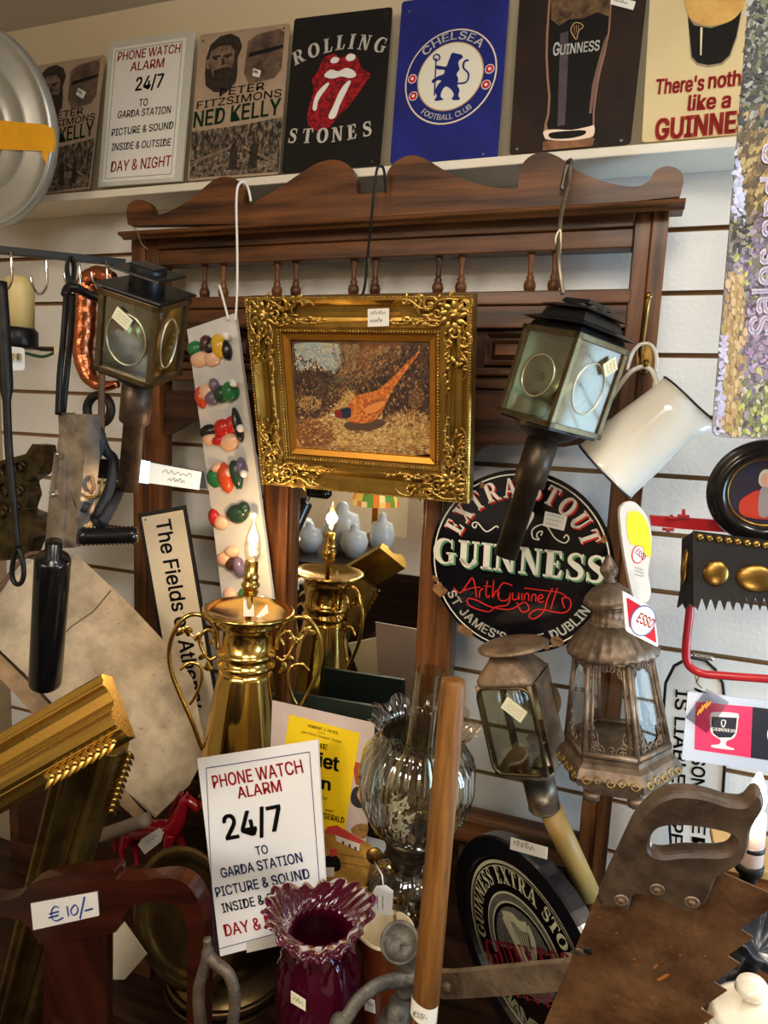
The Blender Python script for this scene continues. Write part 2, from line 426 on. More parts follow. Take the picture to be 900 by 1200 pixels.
for i in range(len(pts)-1):
    a, b = pts[i], pts[i+1]; g = (a[0] < -.005 or b[0] < -.005)
    mb.add([(XL, -a[0], a[1]), (XR, -a[0], a[1]), (XR, -b[0], b[1]), (XL, -b[0], b[1])], [(0, 1, 2, 3)], m_groove if g else m_slat)
struct(mb.build('wall_back'))
struct(MB().box((XL, 0, ZS+.021), (XR, .05, ZC), m_plaster).build('wall_back_upper'))
m_lw = mat('beige_side_wall', (176, 156, 124), .8, var=.05, scale=3)
struct(MB().box((XL-.06, YB, 0), (XL, .05, ZC), m_lw).build('wall_left'))
wr = MB(); y0, y1, z0, z1 = -1.25, -.25, .95, 1.98
for a, b in (((YB, 0), (y0, ZC)), ((y1, 0), (.05, ZC)), ((y0, 0), (y1, z0)), ((y0, z1), (y1, ZC))):
    wr.box((XR, a[0], a[1]), (XR+.1, b[0], b[1]), m_plaster)
struct(wr.build('wall_right'))
wf = MB()
for a, b in (((y0, z0), (y0+.05, z1)), ((y1-.05, z0), (y1, z1)), ((y0, z0), (y1, z0+.05)), ((y0, z1-.05), (y1, z1)), (((y0+y1)/2-.02, z0), ((y0+y1)/2+.02, z1))):
    wf.box((XR+.03, a[0], a[1]), (XR+.07, b[0], b[1]), WHITE)
wf = struct(wf.build('window_1'))
MB().box((XR+.048, y0+.05, z0+.05), (XR+.052, y1-.05, z1-.05), glass('window_glass', (250, 252, 255), .04)).build('pane', wf)
struct(MB().box((XL, YB-.06, 0), (XR, YB, ZC), mat('room_wall', (150, 132, 108), .8, var=.08, scale=4)).build('wall_front'))
struct(MB().box((XL, YB, -.05), (XR, 0, 0), m_floor).build('floor'))
struct(MB().box((XL, YB, ZC), (XR, .05, ZC+.05), m_ceil).build('ceiling'))

# shelf along the top of the slat wall
zt = P(600, 181.5, .1).z
sh = MB().box((XL+.003, -.1, ZS), (P(985, 180, .1).x, -.001, zt), mat('shelf_paint', (232, 224, 206), .45, var=.03, scale=6))
tag(sh.build('wall_shelf', bev=.002), 'long white painted shelf carrying the row of tin signs', 'shelf')

# ------------------------------------------------------------------ oak overmantel
w_x = wood('oak_along', (48, 26, 12), (118, 72, 36), 'x', .4)
w_z = wood('oak_upright', (52, 28, 13), (124, 76, 38), 'z', .38)
w_d = wood('oak_dark_panel', (38, 20, 10), (82, 47, 24), 'x', .42)
D0 = .095; OFF = .045
def Zp(y, d=D0, x=600): return P(x, y, d).z
def Xp(x, y, d=D0): return P(x, y, d).x
oc = P(450, 1000, .03)
om = thing('overmantel', 'large dark oak overmantel with scalloped crest and spindles against the slat wall', 'overmantel', at(Vector((oc.x, -.03, .70))))
def wb(name, x0, x1, z0, z1, d0, d1, m, bev=.002):
    return MB().box((x0, -d1-OFF, z0), (x1, -d0-OFF, z1), m).build(name, om, True, bev)
xl0, xl1 = Xp(157, 640), Xp(186, 580)
xr0, xr1 = Xp(741, 290), Xp(784, 258)
xm0, xm1 = Xp(308, 680), Xp(336, 680)
xn0, xn1 = Xp(491, 740), Xp(531, 700)
crest = [(150, 264), (148, 247), (152, 238), (161, 234), (172, 236), (178, 245), (181, 252), (200, 247), (222, 234), (240, 219), (252, 210), (263, 207), (274, 209), (282, 214), (286, 222), (286, 239),
         (303, 234), (330, 218), (352, 203), (370, 192), (388, 187), (403, 190), (413, 199), (418, 213), (419, 227), (436, 226), (452, 223), (452, 211), (456, 198), (467, 187), (483, 182), (500, 187), (520, 199), (545, 211), (570, 218), (593, 221), (606, 220), (608, 205), (613, 191), (623, 182), (637, 178), (655, 184), (674, 198), (700, 210), (727, 217), (748, 218), (760, 212), (768, 200), (780, 195), (793, 197), (800, 205), (801, 217), (797, 230), (640, 246), (450, 255), (300, 262)]
pl = Plane((150, 240, .126), (800, 215, .126), (150, 268, .126)); lp = pl.L(spl(crest[:-4], 3)[:-1]+crest[-4:])
MB().prism(lp, -.018, 0, w_x, pl.M).build('crest_board', om, True, .003, 3)
# cornice: stepped moulding, swept along x
ca, cb = P(137, 268, .142), P(804, 235, .142); ztop = (ca.z+cb.z)/2
zf = Zp(257)
cp = [(.06, ztop), (.14, ztop), (.142, ztop-.003), (.14, ztop-.007), (.13, ztop-.009), (.125, ztop-.013), (.112, zf+.004), (.104, zf), (.06, zf)]
n = len(cp)
mbc = MB().add([(x, -d, z) for x in (ca.x, cb.x) for d, z in cp], [(i, (i+1) % n, (i+1) % n+n, i+n) for i in range(n)]+[tuple(range(n))[::-1], tuple(range(n, 2*n))], w_x)
mbc.build('cornice', om, True, .0015)
wb('frieze_board', xl1, xr0, Zp(273), Zp(257)+.004, .012, .053, w_x)
wb('frieze_board', xl1, xr0, Zp(295), Zp(273.6), .012, .049, w_x)
# posts
zb = .70
wb('post', xl0, (xl0+xl1)/2+.0008, zb, zf, .005, .052, w_z); wb('post', (xl0+xl1)/2+.0008, xl1, zb, zf-.0, .005, .0485, w_z)
wb('post', xr0, (xr0+xr1)/2+.0008, zb, zf, .005, .05, w_z); wb('post', (xr0+xr1)/2+.0008, xr1, zb, zf, .005, .053, w_z)
wb('mirror_post', xm0, xm1, zb, Zp(440), .005, .055, w_z); wb('mirror_post', xn0, (xn0+xn1)/2+.0008, zb, Zp(440), .005, .05, w_z); wb('mirror_post', (xn0+xn1)/2+.0008, xn1, zb, Zp(440), .005, .052, w_z)
# spindles, in pairs
sp = [(0, .0042), (.004, .0042), (.0085, .006), (.0095, .012), (.0085, .0165), (.005, .019), (.0065, .022), (.0045, .026), (.004, .05), (.0048, .056), (.0, .06)]
zs0, zs1 = Zp(345), Zp(295)
hh = zs1-zs0
prof = [(.007, 0), (.007, .06), (.0045, .09), (.0088, .14), (.0102, .24), (.0088, .33), (.0055, .40), (.0072, .44), (.005, .48), (.0042, .6), (.0048, .86), (.0065, .92), (.0065, 1)]
def make_sp(x):
    return MB().lathe([(r, z*hh) for r, z in prof], w_z, 20, at(Vector((x, -.032-OFF, zs0)))).build('spindle', om, True)
for px in (240, 262, 325, 347, 415, 440, 514, 541, 622, 650):
    yy = 318-(px-450)*.01
    make_sp(P(px, yy, .077).x)
# middle rails, panels, aprons
wb('middle_rail', xl1-.004, xr0+.004, Zp(357), Zp(341), .012, .052, w_x)
wb('middle_rail', xl1-.004, xr0+.004, Zp(384), Zp(357.6), .012, .047, w_x)
z1, z2 = Zp(434), Zp(384)
wb('panel_back', xl1-.004, xr0+.004, z1, z2, .012, .03, w_d)
for (a, b) in ((186, 292), (300, 412), (425, 548), (566, 690), (704, 738)):
    xa, xb = Xp(a, 405), Xp(b, 405)
    mbp = MB().rframe(xb-xa, z2-z1-.012, [(0, .03+OFF), (.003, .044+OFF), (.009, .034+OFF), (.012, .034+OFF), (.02, .044+OFF)], w_d, Matrix.Rotation(PI/2, 4, 'X'), (xa+xb)/2, (z1+z2)/2)
    mbp.box((xa+.02, -.044-OFF, z1+.026), (xb-.02, -.03-OFF, z2-.026), w_x)
    mbp.build('raised_panel', om, True)
wb('moulding', xl1-.004, xr0+.004, Zp(441), Zp(431), .012, .054, w_x, .004)
wb('lower_rail', xl1-.004, xr0+.004, Zp(456), Zp(441), .012, .042, w_x)
pa = Plane((186, 460, .08), (740, 455, .08), (186, 560, .08))
for pts in ([(178, 458), (300, 457), (318, 456), (318, 560), (300, 530), (285, 505), (262, 491), (240, 490), (222, 494), (208, 502), (192, 511), (178, 514)],
            [(526, 455), (740, 452), (740, 480), (712, 492), (700, 508), (684, 520), (660, 524), (612, 521), (590, 522), (575, 521), (562, 527), (553, 537), (540, 552), (526, 578)]):
    MB().prism(pa.L(pts), -.02, 0, w_d, pa.M).build('shaped_apron', om, True, .002)
MB().box((xm1-.004, -.03-OFF, .9), (xn0+.004, -.012-OFF, Zp(448)), mat('silvered_mirror', (226, 226, 222), .015, 1.0)).build('mirror_glass', om, True)
mf = MB(); mf.box((xm1-.001, -.046-OFF, .9), (xm1+.007, -.03-OFF, Zp(448)), w_z); mf.box((xn0-.006, -.046-OFF, .9), (xn0+.001, -.03-OFF, Zp(448)), w_z)
mf.build('mirror_beading', om, True, .002)
# bottom rail with sunk panels
zl = Zp(957, D0, 540)
wb('bottom_rail', xl1-.004, xr0+.004, zl-.045, zl, .006, .056, w_x)
wb('bottom_back', xl1-.004, xr0+.004, .70, zl-.045, .006, .02, w_d)
for a, b in ((200, 300), (345, 480), (534, 575), (590, 660)):
    xa, xb = Xp(a, 1040), Xp(b, 1040)
    MB().rframe(xb-xa, .12, [(0, .02+OFF), (.0, .045+OFF), (.012, .042+OFF), (.018, .026+OFF), (.03, .03+OFF), (.06, .03+OFF)], w_d, Matrix.Rotation(PI/2, 4, 'X'), (xa+xb)/2, zl-.115).build('sunk_panel', om, True)

# ------------------------------------------------------------------ tin signs on the shelf
DB, DT = .085, .03
def sign_plane(tl, tr, bl, dt=DT, db=DB): return Plane((*tl, dt), (*tr, dt), (*bl, db))
def rrect(x0, y0, x1, y1, r, n=4):
    p = []
    for cx, cy, a in ((x1-r, y1-r, 0), (x0+r, y1-r, 90), (x0+r, y0+r, 180), (x1-r, y0+r, 270)): p += arc2(cx, cy, r, r, a, a+90, n)
    return p
def rquad(q, r=.006, n=3):
    """rounded version of an arbitrary convex quad"""
    out = []
    for i in range(4):
        a, b, c = Vector(q[i-1]), Vector(q[i]), Vector(q[(i+1) % 4])
        p = b+(a-b).normalized()*r; s_ = b+(c-b).normalized()*r
        for k in range(n+1):
            t = k/n; out.append(tuple(p.lerp(b, t).lerp(b.lerp(s_, t), t)))
    return out
def tin(name, label, PL, quad, m, cat='sign', group=None, r=.006, th=.0025):
    t = thing(name, label, cat, PL.M, group)
    q = PL.L(quad)
    b = MB().prism(rquad(q, r), -th, 0, m)
    return t, b, q
def inq(q, u, v):
    """point at fraction u across, v down a quad tl,tr,br,bl"""
    a, b, c, d = [Vector(p) for p in q]
    return tuple(a.lerp(b, u).lerp(d.lerp(c, u), v))
m_sepia = mat('sepia_print', (176, 152, 128), .45, var=.12, scale=14)
m_forest = mat('forest_print', (36, 30, 26), .45, col2=(150, 134, 112), scale=75, lo=.42, hi=.66, stretch=(1.8, .9, 1), detail=10)
m_skin = mat('sepia_face', (150, 124, 102), .45, col2=(96, 76, 60), scale=60)
m_beard = mat('sepia_beard', (30, 24, 20), .5, col2=(62, 50, 42), scale=120)
m_arm = mat('armour_print', (70, 54, 44), .45, col2=(126, 102, 84), scale=30)
GREEN = mat('green_print', (18, 70, 44), .5)
STUD = mat('tin_hole', (60, 58, 58), .5)
def kelly(label, tl, tr, br, bl, grp):
    PL = sign_plane(tl, tr, bl); t, b, q = tin('tin_sign', label, PL, [tl, tr, br, bl], m_sepia)
    I = lambda u, v: inq(q, u, v)
    b.poly([I(0, .67), I(.3, .66), I(.62, .65), I(1, .625), I(1, .985), I(.02, .985)], .0004, m_forest)
    DK = [pal(44, 38, 34), pal(64, 54, 46), pal(96, 82, 68), pal(136, 120, 102), pal(166, 148, 126), pal(34, 28, 26)]
    fy0, fy1 = tl[1]+(bl[1]-tl[1])*.645, tl[1]+(bl[1]-tl[1])*.975
    dabs(b, PL, lambda x_, y_, r_: (r_.choice(DK[:3]+([DK[3]] if r_.random() < .5 else [DK[5]]) if y_ < fy0+.5*(fy1-fy0) else (DK[2:5]+[DK[0]])), PI/2 if y_ < fy0+.45*(fy1-fy0) else r_.uniform(-.6, .3)), 520, tl[0]-10, br[0]+4, fy0-14, fy1, .0015, .006, .00045, 3, 0, .3, 1e-7, (min(I(0, .8)[0], I(0, .98)[0])+.004, I(1, .8)[0]-.003, I(0, .98)[1]+.0, I(.5, .655)[1]))
    rk = random.Random(8)
    for i in range(9):
        u = .06+.11*i+rk.uniform(-.02, .02); b.rib([I(u, .68+.02*(i % 3)), I(u+rk.uniform(-.03, .03), .86)], .0018, .0006, m_beard)
    for (u0, v0, u1, v1) in ((.02, .88, .45, .80), (.3, .92, .7, .88), (.6, .8, .98, .93)): b.rib([I(u0, v0), I(u1, v1)], .005, .0007, m_skin)
    for u in (.5, .72): b.poly([I(u-.04, .8), I(u, .76), I(u+.04, .8), I(u+.05, .95), I(u-.05, .95)], .0008, m_beard)
    b.build('panel', t)
    f = MB()
    f.poly([I(u, v) for u, v in ((.1, .28), (.1, .17), (.14, .08), (.24, .03), (.36, .02), (.46, .055), (.5, .12), (.46, .2), (.47, .3), (.46, .36), (.36, .42), (.22, .41), (.12, .36))], .0006, m_beard)
    f.poly([I(u, v) for u, v in ((.15, .13), (.24, .1), (.36, .1), (.42, .14), (.42, .23), (.38, .27), (.3, .262), (.24, .285), (.19, .3), (.17, .25), (.12, .24), (.11, .18), (.14, .18))], .0008, m_skin)
    for u, v in ((.215, .185), (.345, .18)): f.poly([I(u-.03, v), I(u, v-.008), I(u+.03, v), I(u, v+.01)], .0011, BLACK)
    f.poly([I(u, v) for u, v in ((.2, .262), (.29, .25), (.38, .25), (.4, .29), (.29, .275), (.2, .3))], .0011, m_beard)
    f.poly([I(.1, .19), I(.135, .185), I(.14, .25), I(.11, .24)], .001, m_skin)
    for i in range(5): f.rib([I(.17+.05*i, .125), I(.19+.05*i, .128)], .0008, .0011, m_beard)
    for u in (.22, .35): f.poly([I(u-.05, .162), I(u+.045, .158), I(u+.05, .172), I(u-.05, .182)], .001, m_beard)
    f.poly([I(.285, .18), I(.3, .18), I(.325, .225), I(.28, .235)], .001, m_beard)
    f.build('portrait', t)
    a = MB()
    a.poly([I(u, v) for u, v in ((.56, .09), (.66, .05), (.9, .03), (.95, .06), (.95, .3), (.88, .36), (.6, .38), (.54, .3))], .0006, m_arm)
    a.poly([I(u, v) for u, v in ((.58, .17), (.95, .14), (.95, .165), (.58, .2))], .0008, BLACK)
    a.build('armour', t)
    x = MB(); L_ = lambda s, u0, v0, u1, v1, hh, m, bo=.0: x.text(s, I(u0, v0), I(u1, v1), hh*(Vector(q[0])-Vector(q[3])).length, m, .001, bo)
    L_('PETER', .29, .445, .78, .43, .05, BLACK, 0.008); L_('FITZSIMONS', .04, .515, .97, .488, .05, BLACK, 0.008)
    L_('NED KELLY', .02, .64, .97, .605, .105, GREEN, .03)
    x.build('lettering', t)
    h = MB()
    for u, v in ((.05, .05), (.94, .035), (.93, .28), (.93, .16)): c = I(u, v); h.ell(c[0], c[1], .0022, .0022, .001, STUD, 10)
    h.build('nail_hole', t)
    return t, PL, q
t, PL, q = kelly('sepia tin sign of a bearded man, leftmost on the shelf behind the round metal can', (36, 78), (123, 64), (104, 221), (40, 229), None)
c = inq(q, .66, .32)
PLs = PL
sticker('price_label', t, PL, [(92, 103), (101, 108), (97, 116), (89, 111)], 1)
t, PL, q = kelly('sepia tin sign of a bearded man between the white notice and the black tongue sign', (234, 41), (340, 27), (326, 204), (220, 212), None)
sticker('price_label', t, PL, [(297, 80), (306, 83), (304, 91), (296, 89)], 1)

def notice(label, PL, quad, inner, lines, cat='sign', border=NAVY, name='notice_board', clear=False):
    t = thing(name, label, cat, PL.M)
    q = PL.L(quad); b = MB().prism(q, -.004, 0, mat('notice_board', (244, 243, 243), .45) if not clear else mat('notice_sleeve', (206, 206, 196), .3, spec=.6))
    if clear: b.prism(PL.L(inner), 0, .0006, WHITE)
    b.build('board', t)
    iq = PL.L(inner) if not clear else [inq(PL.L(inner), u, v) for u, v in ((.04, .025), (.96, .025), (.96, .975), (.04, .975))]
    bo = MB()
    for i in range(4): bo.rib([iq[i], iq[(i+1) % 4]], .0011 if not clear else .0008, .001, border)
    bo.build('border', t)
    tx = MB()
    for s, a, c_, hpx, m, bo_ in lines:
        p0, p1 = PL.loc(*a), PL.loc(*c_)
        e = PL.loc(a[0], a[1]-hpx); hh = math.hypot(e[0]-p0[0], e[1]-p0[1])
        tx.text(s, p0, p1, hh, m, .0012, bo_)
    tx.build('lettering', t)
    return t
PLn = sign_plane((128, 50), (228, 36), (117, 219))
t = notice('white phone watch alarm notice standing on the shelf between the two sepia signs', PLn, [(128, 50), (228, 35), (213, 212), (115, 219)], [(133, 57), (218, 44), (204, 208), (120, 214)],
       [('PHONE WATCH', (138, 72), (211, 62), 10, RED, .02), ('ALARM', (153, 84), (192, 79), 10, RED, .02), ('24/7', (159, 107), (191, 102), 15, BLACK, .035), ('TO', (163, 125), (173, 124), 8, BLACK, .02),
        ('GARDA STATION', (138, 139), (200, 133), 8, BLACK, .02), ('PICTURE & SOUND', (131, 160), (203, 151), 8, BLACK, .02), ('INSIDE & OUTSIDE', (131, 177), (200, 171), 8, BLACK, .02), ('DAY & NIGHT', (130, 202), (200, 195), 12, RED, .015)], border=BLACK, clear=True)

# black sign with tongue
quad = [(345, 22), (460, 8), (445, 193), (330, 203)]
PLr = sign_plane(quad[0], quad[1], quad[3])
t, b, q = tin('tin_sign', 'black tin sign with red tongue and lips emblem and silver lettering', PLr, quad, mat('gloss_black_tin', (17, 16, 17), .28, coat=.3))
b.build('panel', t, bev=.001)
SIL = mat('silver_print', (196, 190, 182), .45)
def lx(n): return PLr.loc(300+n[0]/3, n[1]/3)
x = MB()
RS = lambda s, pts, hp: None
def wordpath(x, s, pts, h, m, PLx, serif=True):
    """letters one by one along photo points (one baseline centre per letter)"""
    for c, (px, py, ang) in zip(s, pts):
        o = PLx.loc(px, py); g = SERIF[c][0] if c in SERIF else [glyphs(c, .03)[:2]]; wc = SERIF[c][1] if c in SERIF else glyphs(c, .03)[2]
        for v, f in g:
            x.add([(o[0]+rot2((vx-wc/2)*h*1.22, vy*h*1.3, R_(ang))[0], o[1]+rot2((vx-wc/2)*h*1.22, vy*h*1.3, R_(ang))[1], .001) for vx, vy in v], f, m)
hL = .021
SERIF['L'] = ([g for g in SERIF['E'][0][:2]]+[([(.62, 0), (.68, .34), (.6, .34), (.5, .06)], [(0, 1, 2, 3)]), ([(0, .92), (.42, .92), (.42, 1), (0, 1)], [(0, 1, 2, 3)])], .72)
SERIF['C'] = (SERIF['G'][0][:2]+[([(.68, .06), (.73, .06), (.73, .36), (.68, .36)], [(0, 1, 2, 3)])], .84)
wordpath(x, 'ROLLING', [(x_, 79-14*math.sin(PI*(i+.8)/7.6)-(i*2.1), 22-6.5*i) for i, x_ in enumerate((352, 369, 385, 399, 411, 425, 443))], hL, SIL, PLr)
x.build('lettering', t); x = MB()
wordpath(x, 'STONES', [(342+i*17.8, 168+1.0*math.sin(PI*i/5)*3-i*1.6, 4+3*i-6) for i in range(6)], hL, SIL, PLr)
x.build('lettering', t)
e = MB(); LX = lambda pts: [lx(p) for p in pts]
lipr = mat('tongue_red', (172, 22, 36), .4, col2=(104, 12, 24), scale=120, lo=.45, hi=.55)
e.poly(LX(spl([(195, 285), (215, 255), (240, 205), (275, 190), (300, 205), (330, 186), (355, 200), (372, 240), (402, 262), (380, 300), (330, 370), (290, 410), (255, 450), (215, 460), (185, 440), (182, 400), (195, 350), (205, 305)], 4, True)), .0006, lipr)
for pts in ([(240, 268), (262, 246), (290, 252), (318, 240), (345, 250), (352, 268), (330, 276), (300, 270), (268, 278)], [(262, 216), (274, 202), (292, 206), (288, 220), (270, 224)], [(316, 205), (330, 190), (350, 196), (345, 212), (325, 216)],
            [(248, 294), (257, 300), (222, 350), (214, 385), (204, 390), (200, 375), (214, 330)], [(322, 288), (333, 292), (296, 370), (282, 410), (264, 420), (256, 408), (274, 370), (296, 320)]):
    e.poly(LX(spl(pts, 3, True)), .001, WHITE)
e.build('emblem', t)
h = MB()
for p in ((453, 16), (436, 190), (351, 30), (338, 197)): c = PLr.loc(*p); h.ell(c[0], c[1], .0024, .0024, .001, STUD, 10)
h.build('nail_hole', t)

# blue football crest sign
quad = [(471, 2), (598, -16), (583, 184), (457, 192)]
PLc = sign_plane(quad[0], quad[1], quad[3])
t, b, q = tin('tin_sign', 'royal blue tin sign with round white football club crest', PLc, quad, mat('gloss_blue_tin', (28, 36, 120), .28, var=.25, scale=14, coat=.3))
b.build('panel', t, bev=.001)
BLU = mat('crest_blue', (22, 34, 112), .4); GOLDP = mat('gold_line_print', (196, 160, 110), .45)
cx, cy = PLc.loc(527.5, 90); rr = abs(PLc.loc(580, 90)[0]-PLc.loc(474, 90)[0])/2; ry = (PLc.loc(527, 35)[1]-PLc.loc(527, 146)[1])/2
e = MB()
for k, m, z in ((1, GOLDP, .0003), (.985, WHITE, .0005), (.965, BLU, .0007), (.72, GOLDP, .0009), (.695, mat('crest_white', (230, 224, 206), .45), .0011)): e.ell(cx, cy, rr*k, ry*k, z, m, 48)
e.arctext('CHELSEA', cx, cy, rr*.77, 141, 43, rr*.17, WHITE, .0013, .03, ry=ry*.77)
e.arctext('FOOTBALL CLUB', cx, cy, rr*.905, 233, 309, rr*.12, WHITE, .0013, .025, True, ry=ry*.905)
for a in (178, 204, 5, -17):
    px, py = cx+rr*.84*math.cos(R_(a)), cy+ry*.84*math.sin(R_(a)); e.ell(px, py, rr*.1, ry*.1, .001, WHITE, 14); e.ell(px, py, rr*.085, ry*.085, .0012, RED, 14); e.ell(px, py, rr*.035, ry*.035, .0014, WHITE, 8)
e.build('crest', t)
# rampant lion holding a staff
l = MB(); q_ = lambda pts: [PLc.loc(300+a/3, c/3) for a, c in pts]
l.poly(q_(spl([(682, 205), (690, 188), (705, 190), (722, 194), (728, 204), (716, 214), (712, 226), (716, 246), (706, 262), (712, 280), (708, 300), (716, 318), (712, 338), (718, 352), (690, 352), (696, 334), (686, 316), (668, 306), (654, 322), (650, 342), (660, 352), (628, 356), (636, 340), (630, 322), (640, 300), (652, 286), (640, 284), (622, 294), (620, 284), (640, 270), (660, 262), (662, 248), (640, 246), (630, 236), (640, 232), (668, 236), (676, 220)], 3, True)), .0014, BLU)
l.rib(q_(spl([(708, 296), (740, 290), (748, 262), (730, 240), (734, 218), (748, 214)], 5)), [.003]*16+[.0036]*10, .0015, BLU)
l.rib(q_([(634, 206), (628, 338)]), .0024, .0015, BLU); l.rib(q_(arc2(636, 204, 11, 11, 0, 360, 14)), .0026, .0015, BLU)
l.build('lion', t)
h = MB()
for p in ((480, 14), (566, 181)): c = PLc.loc(*p); h.ell(c[0], c[1], .0022, .0022, .001, STEEL, 10)
h.build('nail_hole', t)

# dark stout-glass sign
quad = [(610, -22), (762, -40), (739, 168), (597, 181)]
PLg = sign_plane(quad[0], quad[1], quad[3])
t, b, q = tin('tin_sign', 'dark brown tin sign showing a tall full glass of black stout', PLg, quad, mat('dark_brown_tin', (22, 15, 14), .3, col2=(52, 34, 28), scale=7, coat=.25))
b.build('panel', t, bev=.001)
G = lambda pts: [PLg.loc(600+a/3, c/3) for a, c in pts]
e = MB(); gl_l = [(142, -60), (134, 30), (128, 120), (126, 200), (130, 280), (136, 340), (132, 400), (122, 440)]; gl_r = [(346, -70), (344, 20), (338, 110), (322, 190), (304, 260), (292, 330), (284, 400), (284, 440)]
e.poly(G([(p[0]-8, p[1]) for p in gl_l]+[(112, 470), (118, 492), (200, 502), (284, 484), (290, 460)]+[(p[0]+6, p[1]) for p in gl_r[::-1]]), .0004, mat('glass_glow_print', (150, 112, 92), .4))
e.poly(G(gl_l+[(130, 462)]+[(276, 455)]+gl_r[::-1]), .0007, mat('stout_print', (14, 10, 11), .35))
e.poly(G([(170, 120), (198, 110), (196, 250), (186, 440), (160, 446), (164, 300)]), .0009, mat('glass_sheen_print', (78, 66, 72), .4, var=.2, scale=30))
e.poly(G([(322, 150), (334, 120), (318, 205), (296, 300), (280, 400), (270, 400), (282, 300), (302, 220)]), .0009, mat('glass_edge_print', (120, 92, 80), .4))
e.poly(G([(140, -60), (345, -70), (344, 60), (300, 45), (250, 66), (200, 70), (165, 92), (138, 70)]), .0009, mat('foam_print', (120, 92, 64), .4, col2=(60, 42, 30), scale=60))
e.poly(G(spl([(112, 462), (150, 456), (210, 458), (270, 446), (288, 442), (290, 466), (276, 484), (200, 496), (128, 492), (114, 482)], 3, True)), .001, mat('glass_base_print', (238, 214, 190), .4))
e.poly(G(spl([(132, 470), (190, 462), (256, 460), (252, 476), (200, 488), (140, 488)], 3, True)), .0012, mat('stout_print', (14, 10, 11), .35))
e.poly(G([(108, 498), (290, 486), (284, 514), (108, 530)]), .0006, mat('table_glow_print', (160, 112, 76), .4, col2=(96, 62, 42), scale=30))
e.build('glass_picture', t)
e = MB()
e.rib(G(spl([(212, 92), (208, 112), (226, 140), (234, 112), (250, 96), (240, 84), (222, 82), (212, 92)], 4)), .0013, .0013, GOLDP)
for k in range(3): e.rib(G([(218+8*k, 90), (222+6*k, 124-8*k)]), .0006, .0013, GOLDP)
e.text('G', PLg.loc(648, 66), PLg.loc(655, 65), .021, WHITE, .0014, .03); e.text('UINNESS', PLg.loc(656, 65), PLg.loc(702, 59.5), .0165, WHITE, .0014, .03)
e.build('lettering', t)
sticker('price_label', t, PLg, [(717, -4), (745, 2), (742, 12), (715, 5)], 1)
h = MB()
for p in ((606, 175), (728, 165)): c = PLg.loc(*p); h.ell(c[0], c[1], .0024, .0024, .001, STEEL, 10)
h.build('nail_hole', t)

# cream sign with half pint
quad = [(764, -42), (905, -60), (893, 155), (752, 167)]
PLh = sign_plane(quad[0], quad[1], quad[3])
t, b, q = tin('tin_sign', 'cream tin sign with stout glass and red slogan at the right end of the shelf', PLh, quad, mat('cream_tin', (216, 196, 150), .4, var=.04, scale=5))
b.build('panel', t, bev=.001)
G = lambda pts: [PLh.loc(600+a/3, c/3) for a, c in pts]
e = MB(); e.poly(G([(612, -40), (822, -60), (812, 20), (792, 130), (768, 200), (740, 228), (690, 238), (650, 230), (628, 205)]), .0004, mat('glass_outline_print', (150, 138, 110), .4))
e.poly(G([(618, 60), (640, 90), (700, 100), (760, 80), (806, 40), (788, 130), (764, 196), (736, 222), (690, 230), (652, 222), (632, 200)]), .0007, mat('stout_print', (20, 17, 17), .35))
e.poly(G(spl([(612, -30), (720, -60), (822, -40), (810, 30), (770, 74), (700, 92), (640, 78), (616, 40)], 4, True)), .0009, mat('head_print', (224, 184, 104), .4, col2=(206, 150, 84), scale=26))
e.poly(G([(662, 98), (670, 98), (666, 196), (661, 196)]), .001, CREAM); e.build('glass_picture', t)
RD = mat('slogan_red', (176, 44, 40), .45); e = MB()
e.text("There's", PLh.loc(768, 111), PLh.loc(824, 106), .023, RD, .001, .055); e.text('nothing', PLh.loc(830, 104), PLh.loc(895, 97.5), .023, RD, .001, .055)
e.build('lettering', t); e = MB(); e.text('like a', PLh.loc(806, 130), PLh.loc(855, 126), .023, RD, .001, .055); e.build('lettering', t); e = MB(); e.text('GUINNESS', PLh.loc(768, 164), PLh.loc(893, 152), .031, RD, .001, .075)
e.build('lettering', t)
# ------------------------------------------------------------------ helpers for hung things
BRASS = mat('polished_brass', (214, 178, 96), .17, 1.0, var=.12, scale=8, rvar=.06)
BRASSD = mat('aged_brass', (150, 116, 60), .34, 1.0, var=.3, scale=22, bump=.1, bscale=80)
IRON = mat('dark_iron', (46, 43, 40), .5, .85, var=.3, scale=30, bump=.2, bscale=90)
BLKMET = mat('black_painted_metal', (22, 21, 21), .38, .3, var=.2, scale=40, bump=.12, bscale=70)
RUSTM = mat('rusty_brown_metal', (104, 84, 66), .5, .55, col2=(156, 132, 106), scale=26, bump=.3, bscale=110, rvar=.12)
PEWTER = mat('worn_steel', (150, 138, 120), .4, .85, col2=(92, 82, 70), scale=30, bump=.15, bscale=80)
CHROME = mat('chrome', (214, 212, 206), .15, 1.0)
GL = glass('lamp_glass', (232, 234, 220), .12, .05)
GLC = glass('clear_glass', (248, 250, 248), .04, .02, 1.1)
def rod(mb, pts, r, m, seg=8, n=6, closed=False, flat=1.0):
    return mb.tube(spl([tuple(p) for p in pts], n, closed), r, m, seg, closed, None, flat)
def simple(name, label, cat, mb, o, group=None, bev=0):
    """a thing that is one mesh: origin moved to o"""
    mb.v = [p-o for p in mb.v]
    ob = mb.build(name, None, False, bev); ob.location = o
    return tag(ob, label, cat, group)
def PP(*pts): return [P(*p) for p in pts]

